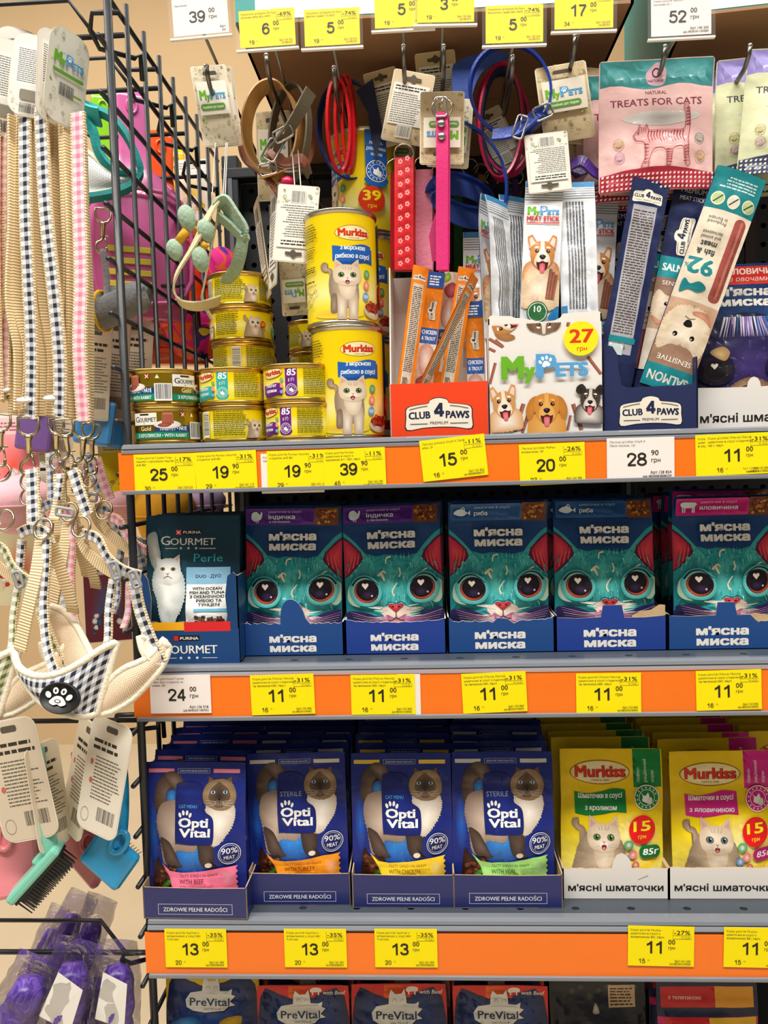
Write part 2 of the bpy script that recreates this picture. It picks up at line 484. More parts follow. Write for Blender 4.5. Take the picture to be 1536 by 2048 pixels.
    def build(s, name, mapf, m, cu=(), cv=(), clip=None, smooth=False, diag=None, nrm=None):
        me = bpy.data.meshes.new(name); me.from_pydata(s.vs, [], s.fs); me.update()
        ca = me.color_attributes.new('Col', 'FLOAT_COLOR', 'POINT')
        ca.data.foreach_set('color', [x for c in s.cs for x in c])
        if cu or cv or clip:
            bm = bmesh.new(); bm.from_mesh(me)
            def cut(co, no, clear=False):
                bmesh.ops.bisect_plane(bm, geom=bm.verts[:]+bm.edges[:]+bm.faces[:], plane_co=co, plane_no=no, clear_outer=clear)
            if clip:
                cut((clip[0], 0, 0), (-1, 0, 0), True); cut((clip[2], 0, 0), (1, 0, 0), True)
                cut((0, clip[1], 0), (0, -1, 0), True); cut((0, clip[3], 0), (0, 1, 0), True)
            for x in cu: cut((x, 0, 0), (1, 0, 0))
            for y in cv: cut((0, y, 0), (0, 1, 0))
            if diag:                       # second cut family so every piece lies in one facet of the grid
                du, dv, ou, ov, nu, nv = diag
                for k in range(1, nu+nv): cut((ou+k*du, ov, 0), (1/du, 1/dv, 0))
            bm.to_mesh(me); bm.free()
        n = len(me.vertices); co = [0.0]*(3*n); me.vertices.foreach_get('co', co)
        NN = [nrm(co[3*i], co[3*i+1]) for i in range(n)] if nrm else None
        for i in range(n): co[3*i:3*i+3] = mapf(co[3*i], co[3*i+1], co[3*i+2])
        me.vertices.foreach_set('co', co); me.update()
        if smooth or nrm: me.polygons.foreach_set('use_smooth', [True]*len(me.polygons))
        if nrm: me.normals_split_custom_set_from_vertices(NN)
        me.materials.append(m)
        return me
def flatmap(s, ox=0, oz=0, off=2e-4):
    return lambda u, v, l: (u*s+ox, -(off+l), v*s+oz)
NF = 60
def cylmap(s, r, oz=0, off=2e-4):
    da = 2*pi/NF
    def f(u, v, l):
        a = u*s/r; k = math.floor(a/da+1e-6); t = a/da-k; q = r+off
        x = q*(sin(k*da)*(1-t)+sin((k+1)*da)*t); y = -q*(cos(k*da)*(1-t)+cos((k+1)*da)*t); m = (k+.5)*da
        return (x+sin(m)*l, y-cos(m)*l, v*s+oz)
    return f
def cylnrm(s, r): return lambda u, v: (sin(u*s/r), -cos(u*s/r), 0)
def cylcuts(s, r): return [k*2*pi/NF*r/s for k in range(-NF//2, NF//2+1)]
# ------------------------------------------------------------------ the shop and the shelving
M_WALL = mat('wall_paint', '#dcbe92', 0.8, var=.08, bscale=3)
M_CEIL = mat('ceiling_paint', '#d9cfc0', 0.9, var=.05, bscale=4)
M_FLOOR = mat('floor_tile', '#d8c8ac', 0.35, var=.12, bscale=6)
M_BLACK = mat('black_powder_coat', '#23262b', 0.42, bump=.05, bscale=500)
M_DARK = mat('dark_panel_steel', '#25282d', 0.55, bump=.03, bscale=300)
M_HOLE = mat('hole_black', '#050505', 0.9)
M_GREY = mat('shelf_grey_steel', '#434b54', 0.4, bump=.04, bscale=300)
M_RAIL = mat('rail_grey_plastic', '#7d828a', 0.22, spec=.6)
M_CLEAR = mat('clear_plastic', '#f4f6f8', 0.08, alpha=.04, spec=.2)
M_STEEL = mat('bright_steel', '#c8c8c6', 0.22, metal=1.0)
M_BRASS = mat('pale_brass', '#cfc2a2', 0.25, metal=1.0)
M_GUN = mat('hook_steel', '#77756f', 0.35, metal=1.0)
M_WHITE = mat('white_card', '#efece6', 0.6)
M_KRAFT = mat('kraft_card', '#c9ad84', 0.75, var=.25, bscale=120)

def struct(name, me, m):
    o = new_obj(name, me, None, m); o['kind'] = 'structure'; return o
struct('floor', box_me('floor', -5, 5, -4, 3.2, -.05, 0), M_FLOOR)['label'] = 'cream tiled shop floor'
struct('ceiling', box_me('ceiling', -5, 5, -4, 3.2, 4.2, 4.25), M_CEIL)['label'] = 'pale shop ceiling'
struct('wall_back', box_me('wall_back', -5, 5, 3.1, 3.2, 0, 4.2), M_WALL)['label'] = 'plain tan painted wall behind the shelving'

XP = -0.294                       # plane of the wire side panel
XR = 0.56                         # right end of the shelves
YB = 0.42                         # back panel
Z1, Z2, Z3, Z4 = 1.428, 1.2075, 0.949, 0.716

# back panel with punched holes
t = thing('shelving_back_panel', 'black perforated steel back panel of the shelving', 'panel', (0, YB, 0))
new_obj('sheet', holed_plate('sheet', [-.2575+.025*k for k in range(33)], [.05]+[.9064+.0272*k for k in range(35)], .0042, .0042, .014, lambda x, z, d: (x, d, z)), t, M_DARK)
new_obj('sheet_back', box_me('sheet_back', -.262, XR, .0145, .02, .05, 1.843), t, M_DARK)
new_obj('sheet_edge', box_me('sheet_edge', -.262, -.2576, 0, .0145, .05, 1.843), t, M_DARK); new_obj('sheet_edge', box_me('sheet_edge', .5426, XR, 0, .0145, .05, 1.843), t, M_DARK)
for x in (-.27, .30):
    o = thing('shelving_upright', 'dark steel upright post at the %s of the back panel' % ('left edge' if x < 0 else 'middle'), 'post', (x, YB-.012, 0))
    new_obj('post', box_me('post', -.012, .012, -.018, .012, .0, 1.86, .002), o, M_DARK)
    new_obj('slot_strip', box_me('slot_strip', -.003, .003, -.0195, -.0175, .05, 1.84), o, M_RAIL)

# shelves: board, front lip, orange price strip, clear cover, drain holes
M_ORANGE = mat('orange_strip', '#fb7a12', 0.35, var=.06, bscale=30, coat=.2)
def shelf(z, zs0, zs1, label, xl):
    t = thing('shelf', label, 'shelf', (0, 0, z), group=None)
    new_obj('board', box_me('board', XP+.012, XR, .0232, YB-.032, -.028, 0), t, M_GREY)
    new_obj('drilled_edge', holed_plate('drilled_edge', [XP+.012]+[XP+.0222+.0555*k for k in range(1, 15)]+[XR], [.002, .0232], .0042, .0032, .024, lambda x, y, d: (x, y, -d)), t, M_GREY)
    new_obj('edge_underside', box_me('edge_underside', XP+.012, XR, .002, .0232, -.028, -.0245), t, M_GREY)
    # rounded front lip (ridged grey profile)
    pr = [(0.004, 0.0), (-.004, 0.0006), (-.009, -.001), (-.010, -.004), (-.0085, -.0048), (-.0105, -.006), (-.0125, -.0085), (-.0105, zs1-z+.0015), (.0, zs1-z-.004), (0.004, -.02)]
    n = len(pr); vs = [(xl, p[0], p[1]) for p in pr]+[(XR, p[0], p[1]) for p in pr]
    fs = [(i, (i+1) % n, n+(i+1) % n, n+i) for i in range(n)]+[tuple(range(n)), tuple(range(2*n-1, n-1, -1))]
    new_obj('front_lip', fixn(mesh('front_lip', vs, fs)), t, M_RAIL)
    b = new_obj('price_rail', box_me('price_rail', xl, XR, -.0095, -.006, zs0-z-.003, zs1-z+.002), t, M_RAIL)
    o = new_obj('price_strip', box_me('price_strip', xl-.003, XR, -.0118, -.0098, zs0-z, zs1-z), t, M_ORANGE); o['label'] = 'orange price strip'
    new_obj('strip_foot', box_me('strip_foot', xl, XR, -.0145, -.0095, zs0-z-.004, zs0-z, .0008), t, M_RAIL)
    return t
shelf(Z1, 1.3835, 1.4205, 'grey steel shelf with orange price strip holding cans and treat boxes', -.292)
shelf(Z2, 1.1585, 1.2005, 'grey steel shelf with orange price strip under the teal cat pouches', -.288)
shelf(Z3, .8945, .9368, 'grey steel shelf with orange price strip under the navy and yellow pouch boxes', -.288)
shelf(Z4, .664, .706, 'lowest grey steel shelf with yellow and red pouches', -.288)

# wire grid side panel: every rod its own piece
t = thing('wire_grid_panel', 'black wire grid panel closing the side of the shelving', 'panel', (XP, 0, 0))
ZT = 1.872
new_obj('post', tube_me('post', [(0, .012, .55), (0, .012, 1.96)], .0042, 10), t, M_BLACK)
vw = tube_me('wire', [(0, 0, .55), (0, 0, ZT+.012)], .0027, 8)
for k in range(1, 9):
    o = new_obj('wire', vw, t, M_BLACK); o.location = (0, .012+.05*k, 0)
hw = tube_me('cross_wire', [(-.0052, -.003, 0), (-.0052, .44, 0)], .0026, 8)
for k in range(26):
    z = ZT-.0525*k
    o = new_obj('cross_wire', hw, t, M_BLACK); o.location = (0, 0, z)

# ------------------------------------------------------------------ price tags
M_TAGY = mat('tag_yellow', '#f7e600', 0.5); M_TAGW = mat('tag_white', '#f1e9e6', 0.5)
TW, TH = 128, 81
def tag_art(name, price, cents, old, disc, art, code, white=False, seed=1):
    a = Art(seed); K = '#2b2a22'; G = '#4a4630'
    a.rect(0, 0, TW, TH, '#f4ece9' if white else '#fbe800')
    for i, ln in enumerate(name): a.text(ln, 5, 71-7*i, 4.2, G, .004, res=1)
    if white:
        a.figure(price, 76, 26, 26, K); x = 84
        a.text(cents, x, 46, 10, K, .012); a.text('грн', x, 33, 8, K, .004)
        a.text('Арт.'+art, 122, 11, 5.2, K, .006, 'r', res=1); a.text('шк.'+code, 122, 4, 4.6, K, .012, 'r', res=1)
    else:
        a.line([(87, 75), (87, 56), (122, 56)], .6, G, sm=0); a.line([(122, 56), (122, 63), (87, 63)], .5, G, sm=0)
        a.text('-%s%%' % disc, 120, 65, 8, K, .008, 'r', w=31 if len(disc) > 1 else 24)
        a.text('31.12.25', 119, 57.6, 3.2, G, 0, 'r', res=1)
        a.figure(price, 70, 26, 25, K)
        a.text(cents, 78, 45, 9.5, K, .006); a.text('грн', 78, 35, 6, G, 0)
        a.figure(old, 20+len(old)*6.8, 6, 9, K, .12); w = 13; a.text('00', 20+w+5, 11, 3, G, 0, res=1)
        a.text('Арт.'+art, 121, 9.5, 4, G, .004, 'r', res=1); a.text('шк.'+code, 121, 4, 3.4, K, .012, 'r', res=1)
    return a
def price_tag(px, py, rot, art, label, white=False, wpx=126, y=-.0122):
    """tag whose centre is at the photo pixel"""
    p = W(px, py, y); s = S(wpx, px, py, y)/TW
    t = thing('price_tag', label, 'price tag', (p.x-s*TW/2*cos(R(rot)), p.y, p.z-s*TH/2), (0, -R(rot), 0))
    new_obj('card', box_me('card', 0, TW*s, -.0003, .0001, 0, TH*s), t, M_TAGW if white else M_TAGY)
    new_obj('print', art.build('print', flatmap(s, off=4e-4), INK_PAPER), t)
    return t
GZ = ["Корм д/котів Murkiss паштет", "з куркою ж/б 85г"]
MM = ["Корм д/котів М'ясна Миска", "шматочки в соусі з індичкою", "та печінкою100г, пауч"]
OV = ["Корм д/котів OptiVital з", "яловичиною у соусі 85г", "T-001060"]
MK = ["Корм д/котів Murkiss", "шматочки в соусі з", "яловичиною 85г, пауч"]
tags = [
 (585, 946, 0, tag_art(["Корм", "паштет"], '19', '90', '', '', '161 112', '4823416100', True, 3), 'white price tag mostly hidden between two yellow 19.90 tags', True, 126, -.0121),
 (330, 947, 0, tag_art(["Корм д/котів Гурме Голд", "паштет з кроликом паштет", "ж/б 85г"], '25', '00', '30', '17', '154 610', '7613035736747'), 'yellow price tag reading 25.00 at the end of the can shelf', False, 124, -.0123),
 (453, 943, 1, tag_art(GZ, '19', '90', '29', '31', '161 112', '4823416100373'), 'yellow price tag reading 19.90 beside the 25.00 tag', False, 124, -.0128),
 (596, 940, 0, tag_art(GZ, '19', '90', '29', '31', '161 113', '4823416100380'), 'yellow price tag reading 19.90 tucked under the 39.90 tag', False, 124, -.0126),
 (710, 937, 1, tag_art(["Корм д/котів Murkiss", "шматочки в соусі з", "кроликом 3+1 100г, пауч"], '39', '90', '45', '11', '162 338', '4823416100397'), 'yellow price tag reading 39.90 under the tall yellow cans', False, 124, -.0131),
 (911, 921, 5, tag_art(["Ласощі д/кішок Клуб 4 Лапи", "мікс, 5г"], '15', '00', '16', '11', '123 822', '4820083808157'), 'yellow price tag reading 15.00 stuck on crooked', False, 130, -.0126),
 (1105, 929, 1, tag_art(["Ласощі д/собак MyPets", "яловичина, 10г"], '20', '00', '27', '26', '162 286', '4823416100212'), 'yellow price tag reading 20.00 under the meat stick box', False, 130, -.0126),
 (1281, 917, 0, tag_art(["Ласощі д/собак Клуб 4", "Лапи лосось, 12г"], '28', '90', '', '', '128 824', '4820083808229', True), 'white price tag reading 28.90 under the navy stick box', True, 133, -.0126),
 (1458, 910, 1, tag_art(["Корм", "шматочки", "в соусі"], '11', '00', '16', '31', '155 846', '4823416', seed=5), 'yellow price tag peeking out behind another 11.00 tag', False, 130, -.0123),
 (1478, 909, 1, tag_art(["Корм д/собак М'ясна Миска", "шматочки в соусі з індичкою", "100 г, пауч"], '11', '00', '16', '31', '155 845', '4823416100465'), 'yellow price tag reading 11.00 under the dog food box', False, 130, -.0127),
 (361, 1388, 0, tag_art(["Корм для кішок Гурме", "Перл Дуо з куркою та", "океан. 85г"], '24', '00', '', '', '126 918', '8445291187931', True), 'white price tag reading 24.00 under the grey pouch box', True, 123, -.0126),
]
for i, (x, y, r) in enumerate(((566, 1390, 1), (766, 1389, 0), (990, 1387, 2), (1217, 1386, 0), (1458, 1381, 1))):
    l = ['beneath the purple-banner cat pouch box with a thumb tab', 'backed by a white slip', 'set askew beneath a fish pouch box', 'beneath the torn blue fish pouch box', 'beneath the magenta-banner cat pouch box'][i]
    tags.append((x, y, r, tag_art(MM, '11', '00', '16', '31', '153 84%d' % (6-i), '48234161004%d' % (51+i), seed=i), 'yellow price tag reading 11.00 '+l, False, 128, -.0126))
for i, (x, y, r) in enumerate(((392, 1896, 0), (631, 1896, 0), (812, 1896, 0))):
    l = ['beef', 'turkey', 'chicken'][i]
    tags.append((x, y, r, tag_art(OV, '13', '00', '20', '35', '161 09%d' % i, '59004780050%d' % i, seed=i), 'yellow price tag reading 13.00 beneath the navy %s pouch box' % l, False, 125, -.0126))
for i, (x, y, r) in enumerate(((1321, 1891, -1), (1513, 1894, -1))):
    tags.append((x, y, r, tag_art(MK, '11', '00', '15', '27', '161 23%d' % i, '482341610050%d' % i, seed=i), 'yellow price tag reading 11.00 beneath the %s-banner yellow pouches' % ('green', 'pink')[i], False, 130, -.0126))
for (x, y, r, a, l, wh, wp, yy) in tags: price_tag(x, y, r, a, l, wh, wp, yy)
p = W(835, 1390, -.0123); s = S(1, 835, 1390, 0)
o = new_obj('paper_slip', box_me('paper_slip', -40*s, 6*s, -.0002, .0001, -40*s, 42*s), None, M_WHITE, p); tag(o, 'narrow white paper slip peeking out behind a yellow 11.00 tag', 'paper')
# ------------------------------------------------------------------ artwork of the packs
def heart(a, x, y, k, col):
    a.poly([(x, y-k), (x+k*.95, y+.1*k), (x+k*.9, y+.6*k), (x+.5*k, y+.8*k), (x, y+.45*k), (x-.5*k, y+.8*k), (x-.9*k, y+.6*k), (x-.95*k, y+.1*k)], col)
def art_teal(kind, seed=1):
    """blue pouch with a wide-eyed teal cat; 482 x 660"""
    a = Art(seed); q = lambda X, Y: (X-38, 960-Y); Q = lambda *p: [q(*x) for x in p]
    a.rect(0, 0, 482, 660, '#15427c')
    face = Q((30, 428), (62, 452), (104, 492), (143, 540), (200, 556), (240, 548), (290, 552), (350, 560), (404, 546), (440, 500), (488, 452), (526, 428), (526, 700), (522, 850), (400, 900), (290, 910), (170, 900), (36, 850), (34, 640))
    a.fan(face, '#62dad6', '#22a0a8', q(285, 690), 4)
    for sx in (1, -1):
        e = lambda X, Y: q(X if sx == 1 else 560-X, Y)
        a.poly([e(*p) for p in ((38, 455), (72, 480), (122, 532), (134, 568), (118, 600), (88, 622), (60, 650), (40, 665))], '#5d1440')
        a.fan([e(*p) for p in ((40, 470), (68, 490), (104, 524), (118, 560), (90, 606), (56, 642), (40, 658))], '#f04a58', '#c02440')
        for k in range(7): a.line([e(48+k*11, 640-k*9), e(62+k*10, 590-k*7), e(70+k*9, 560-k*6)], 5, '#f06a6a' if k % 2 else '#8e1738', .6)
        for k in range(9): a.line([e(60+k*10, 668-k*13), e(74+k*10, 640-k*11)], 9, '#6adad2' if k % 2 else '#2aa9b0', .8)
    # fur pattern on the forehead
    for pts, c in ((((180, 600), (215, 575), (262, 572), (290, 590), (262, 612), (215, 616)), '#17909c'), (((330, 585), (372, 590), (388, 622), (350, 640), (325, 618)), '#14838f'),
                   (((175, 640), (200, 622), (228, 640), (205, 664)), '#38bcbc'), (((300, 640), (325, 652), (318, 690), (296, 700)), '#159099')):
        a.blob(Q(*pts), c, mixc(c, '#3fc4c4', .6))
    for k in range(90):
        x = a.rng.uniform(60, 505); y = a.rng.uniform(585, 790); c = a.rng.choice(['#5fd8d0', '#2fb2b6', '#1c98a2', '#8ee8dc', '#27a6ac']); k2 = (x-285)*.06
        a.line(Q((x, y), (x+k2*.5, y+14), (x+k2, y+30)), a.rng.uniform(4, 10), c, .8)
    for k in range(34):
        x = a.rng.uniform(150, 420); y = a.rng.uniform(570, 690); d = a.rng.uniform(-14, 14)
        a.line(Q((x, y), (x+d*.5, y+10), (x+d, y+24)), 3.2, a.rng.choice(['#0f6c7c', '#0c7f8c', '#7fe6dd', '#1a97a2']), .5)
    for k in range(30):
        x = 36+a.rng.random()*486; y = 556+abs(x-285)*.0+a.rng.uniform(-6, 10)
        if 145 < x < 405: a.line(Q((x, y+16), (x+(x-285)*.03, y-8)), 6, a.rng.choice(['#3fc1c1', '#2aa7ae', '#6ad8d0']), .6)
    C = '#f1e6c8'
    a.line(Q((246, 592), (250, 566), (272, 558)), 5, C, 9); a.line(Q((205, 650), (232, 628), (246, 640)), 12, C, 5); a.line(Q((222, 640), (238, 672)), 16, C, 5)
    a.line(Q((312, 612), (318, 640), (310, 656)), 5, C, 8); a.line(Q((302, 684), (276, 720), (284, 748)), 4, C, 9); a.line(Q((400, 650), (440, 626), (452, 622)), 10, C, 2)
    a.line(Q((390, 668), (420, 650)), 8, C, 2); a.line(Q((165, 668), (140, 650)), 7, C, 2)
    # muzzle, cheeks
    a.blob(Q((60, 700), (100, 676), (90, 730), (84, 780), (110, 800), (70, 792), (50, 760)), '#f2e4c2', '#9fd6c4')
    a.blob(Q((520, 690), (480, 668), (488, 730), (470, 776), (500, 790), (524, 750)), '#f2e4c2', '#9fd6c4')
    a.blob(Q((36, 838), (100, 822), (170, 838), (225, 872), (240, 960), (30, 960)), '#1b1a44', '#241f50')
    a.blob(Q((526, 826), (470, 818), (400, 840), (350, 872), (340, 960), (528, 960)), '#1b1a44', '#2a2458')
    a.blob(Q((214, 818), (250, 796), (330, 796), (368, 818), (352, 846), (326, 862), (290, 868), (254, 864), (230, 846)), '#fff4e4', '#e8c8bc', fur=7)
    for k in range(16):
        sx = 1 if k % 2 else -1; x = 290+sx*a.rng.uniform(60, 150); y = a.rng.uniform(790, 850); a.line(Q((290+(x-290)*.55, y+6), (x, y)), 7, a.rng.choice(['#f6ead8', '#bfe4d8', '#f0d4c8']), .8)
    a.blob(Q((240, 840), (290, 858), (342, 840), (352, 905), (290, 925), (232, 905)), '#f4b4b4', '#8a4676')
    for k in range(8):
        for sx in (1, -1):
            e = lambda X, Y: q(X if sx == 1 else 580-X, Y)
            a.line([e(245, 846+k*4), e(160, 850+k*7), e(62+k*5, 826+k*13)], 2.6, a.rng.choice(['#f3b6cf', '#f6e6ea', '#d884b4']), .8)
    a.line(Q((290, 826), (290, 856)), 4, '#3c1430'); a.line(Q((250, 866), (272, 864), (290, 852), (308, 864), (330, 866)), 4, '#54203c')
    a.blob(Q((250, 791), (268, 784), (290, 789), (312, 784), (331, 791), (310, 810), (290, 824), (270, 810)), '#f0525a', '#a3182e')
    a.ell(*q(274, 799), 7, 4, '#4a0d1c'); a.ell(*q(306, 799), 7, 4, '#4a0d1c')
    a.line(Q((240, 792), (262, 776), (290, 783), (320, 776), (342, 792)), 4, '#2a1030')
    for (ex, ey, sx) in ((145, 722, 1), (425, 712, -1)):
        a.blob(Q((ex-84*sx, ey-10), (ex-50*sx, ey-66), (ex+10*sx, ey-76), (ex+62*sx, ey-40), (ex+78*sx, ey+14), (ex+46*sx, ey+64), (ex-14*sx, ey+74), (ex-66*sx, ey+52)), '#c8e6d0', '#2fb0b4', pw=1.4)
        a.ell(*q(ex, ey), 62, 58, '#20131f'); a.ell(*q(ex-3*sx, ey+3), 57, 53, '#f08a4a', '#b8402a')
        a.ell(*q(ex+2*sx, ey-4), 54.5, 51, '#1c1220', '#120a18'); a.ell(*q(ex+5*sx, ey+18), 30, 20, '#3b2a52', '#1a1120')
        heart(a, *q(ex-6, ey-26), 17, '#fff3e2'); a.ell(*q(ex+26, ey+22), 5, 5, '#d8c4d8')
        a.line(Q((ex-70*sx, ey-26), (ex-40*sx, ey-60), (ex+8*sx, ey-66), (ex+62*sx, ey-30)), 9, '#160d1c', 3)
    # banner, photo of chunks, name
    bc = {'fish': '#2b5b9a', 'turkey': '#5b2a8e', 'beef': '#d01a80'}[kind]
    a.rr(8, 566, 352, 648, 8, bc); a.rr(352, 562, 470, 650, 8, '#6e3a16')
    a.chunks(354, 564, 468, 648, 46, ['#a85c1e', '#c9822c', '#8a4016', '#d9a04a', '#743010'], 8, 15)
    I = '#d7e4ee'
    if kind == 'fish':
        a.blob([(24, 604), (44, 620), (72, 622), (92, 606), (104, 616), (104, 592), (92, 602), (72, 590), (44, 592)], I); a.line([(60, 620), (70, 632), (80, 620)], 4, I)
        w = 'риба'; a.text(w, 124, 592, 20, I, .02)
        a.text('шматочки в соусі', 124, 624, 13, '#a9c4dc', 0, w=172)
    elif kind == 'turkey':
        a.blob([(36, 600), (40, 624), (62, 632), (80, 618), (86, 632), (92, 622), (84, 596), (60, 584), (44, 588)], I); a.rect(58, 576, 62, 590, I); a.rect(68, 576, 72, 590, I)
        a.text('індичка', 122, 596, 20, I, .02, w=132); a.text('шматочки в соусі', 122, 626, 12, '#c9b4e0', 0, w=165); a.text('з печінкою', 124, 577, 11, I, .004, w=104)
    else:
        a.blob([(28, 622), (40, 630), (70, 630), (98, 628), (106, 620), (98, 612), (94, 606), (60, 602), (34, 608)], I)
        for x in (36, 46, 82, 90): a.rect(x, 580, x+6, 610, I)
        a.text('яловичина', 118, 594, 19, I, .02, w=182); a.text('шматочки в соусі', 122, 624, 12, '#f0b0d4', 0, w=170)
    for t, y in (("м'ясна", 492), ("миска", 444)): a.text(t, 240, y, 36, '#f2efe8', .06, 'c', w=230 if y > 460 else 226)
    return a
def mini_title(a, cx, y, w, col='#f2efe8', k=1.0):
    a.text("м'ясна", cx, y+46*k, 34*k, col, .06, 'c', w=w); a.text("миска", cx, y, 34*k, col, .06, 'c', w=w*.985)

def colourpoint(a, q, Q):
    """long-haired cream and brown cat standing, looking out (photo on the navy pouches)"""
    a.blob(Q((700, 300), (682, 272), (646, 268), (612, 296), (598, 350), (596, 400), (612, 440), (640, 436), (648, 396), (650, 350), (668, 322), (694, 326)), '#6f5b50', '#43342e', fur=5)
    a.blob(Q((640, 390), (700, 380), (760, 420), (800, 520), (780, 590), (700, 590), (660, 650), (634, 640), (622, 560), (606, 480), (614, 420)), '#c9b5a4', '#927d70', q(690, 500), fur=5)
    a.blob(Q((640, 270), (672, 258), (704, 268), (722, 296), (716, 326), (696, 334), (672, 320), (652, 300)), '#8a7466', '#4a3a33', fur=7)
    a.blob(Q((622, 540), (664, 556), (690, 600), (712, 640), (724, 658), (690, 662), (650, 650), (634, 606)), '#6a564c', '#3d2f2a', fur=3)
    a.blob(Q((800, 540), (862, 540), (872, 600), (866, 650), (884, 662), (838, 664), (812, 640), (800, 590)), '#5b4840', '#382a25', fur=3)
    a.ell(*q(846, 652), 16, 11, '#e8dccd')
    a.blob(Q((832, 400), (880, 384), (940, 390), (958, 430), (950, 480), (920, 530), (884, 566), (850, 548), (832, 480)), '#f6f0e6', '#cdbfae', fur=7)
    a.poly(Q((834, 316), (840, 276), (872, 300)), '#6d543f'); a.poly(Q((944, 318), (940, 276), (908, 298)), '#6d543f')
    a.blob(Q((832, 310), (870, 292), (910, 290), (944, 310), (960, 352), (952, 396), (915, 420), (870, 418), (826, 396), (814, 352)), '#b59a78', '#8b7154', q(885, 340), fur=4)
    a.blob(Q((850, 330), (870, 312), (885, 300), (902, 312), (924, 332), (936, 366), (915, 392), (888, 404), (858, 394), (838, 366)), '#2f2420', '#6d5646', q(886, 362))
    for x in (858, 912):
        a.ell(*q(x, 346), 10, 7, '#a8c8e6'); a.ell(*q(x, 346), 4, 6, '#10151c')
    a.blob(Q((862, 388), (886, 374), (912, 388), (900, 408), (872, 408)), '#8a7464', '#5e4a3e')
    a.poly(Q((878, 372), (896, 372), (887, 383)), '#1c1513'); a.line(Q((887, 383), (887, 394)), 2.5, '#1c1513')
    for s in (-1, 1):
        for k in range(3): a.line(Q((887+s*14, 386+k*5), (887+s*60, 378+k*14)), 1.6, '#f2ece2', .6)
def art_opti(kind, seed=1):
    """navy pouch with a standing cat; 450 x 650"""
    a = Art(seed); q = lambda X, Y: (X-553, 865-Y); Q = lambda *p: [q(*x) for x in p]
    a.rect(0, 0, 450, 650, '#1a2a80')
    a.fan([(q(760, 560)[0]+120*cos(k*.3), q(760, 560)[1]+150*sin(k*.3)) for k in range(21)], '#3c9bf0', '#1b2c86', rings=4)
    a.ell(*q(672, 370), 30, 44, '#3a9ae8', '#1b2c86'); a.ell(*q(590, 520), 26, 130, '#2560c0', '#1a2a82')
    sc, rc, tc, word = {'beef': ('#f08aa0', '#f0799a', '#7a1030', 'WITH BEEF'), 'turkey': ('#d9d4c8', '#f49a1c', '#b0400c', 'WITH TURKEY'),
                        'chicken': ('#ecc84a', '#f2cc2a', '#8a6a08', 'WITH CHICKEN'), 'veal': ('#d8d6d0', '#9fd676', '#2f6a1e', 'WITH VEAL')}[kind]
    y = q(0, 262)[1]
    a.rect(14, y, 130, y+17, sc); a.rect(306, y, 424, y+17, sc); a.frame(146, y-2, 290, y+19, 1.6, '#aab4d8'); a.text('ZDROWIE PEŁNE RADOŚCI', 218, y+4, 8, '#c8cfe8', .01, 'c', w=126, res=1)
    colourpoint(a, q, Q)
    a.blob(Q((690, 390), (694, 330), (700, 308), (760, 300), (808, 318), (812, 360), (820, 420), (858, 452), (867, 490), (866, 548), (846, 562), (710, 560), (692, 544)), '#1d2d88', '#17226c', n=6)
    if kind in ('beef', 'chicken'): a.text('CAT MENU', 706-553, q(0, 412)[1], 14, '#4fb4ea', .004, w=82)
    else: a.text('STERILE', 704-553, q(0, 404)[1], 20, '#9aa4c4', -.002, w=98)
    wq = '#f4f4f2'
    a.text('Opti', 707-553, q(0, 490)[1], 36, wq, .04, w=132); a.text('Vital', 712-553, q(0, 530)[1], 33, wq, .04, w=138)
    for x, yy, r in ((712, 440, 20), (727, 431, 8), (744, 431, -8), (758, 441, -20)): a.ell(*q(x, yy), 6, 11, wq, rot=r, n=12)
    c = q(938, 606); a.ell(*c, 46, 50, '#15206a'); a.ring(*c, 45, 3, '#dfe4f2'); a.ring(*c, 38, 1.5, '#dfe4f2')
    a.text('90%', c[0], c[1]+2, 24, wq, .012, 'c', w=66); a.text('MEAT', c[0], c[1]-24, 16, wq, .012, 'c', w=44)
    a.blob(Q((600, 640), (640, 672), (700, 672), (690, 900), (590, 900)), '#5a2c18', '#2a120a')
    a.chunks(46, 70, 150, 210, 44, ['#7c4428', '#5d2e1a', '#93593a', '#3d1b10'], 9, 18)
    for x, yy in ((88, 130), (100, 142), (80, 120)): a.blob([(x, yy), (x+16, yy+10), (x+30, yy+2), (x+16, yy-12)], '#4f9a32', '#2f6a1e')
    rb = [q(630, 645), q(668, 676), q(720, 680), q(800, 676), q(900, 664)]+[q(972-(k % 2)*9, 660+k*12) for k in range(16)]+[q(700, 852), q(690, 780), q(668, 700)]
    a.poly(rb, rc)
    a.text('TASTY SHREDS IN GRAVY', 716-553, q(0, 700)[1], 13, tc, .004, w=172, res=1); a.text(word, 716-553, q(0, 728)[1], 20, tc, .008, w={'WITH BEEF': 110, 'WITH VEAL': 110}.get(word, 142))
    a.text('ZAHODNIE KAWAŁKI W SOSIE', 716-553, q(0, 748)[1], 9, mixc(rc, tc, .4), 0, w=150, res=1)
    a.blob(Q((900, 690), (930, 676), (962, 690), (958, 740), (915, 744)), mixc(rc, '#ffffff', .22), rc)
    return a

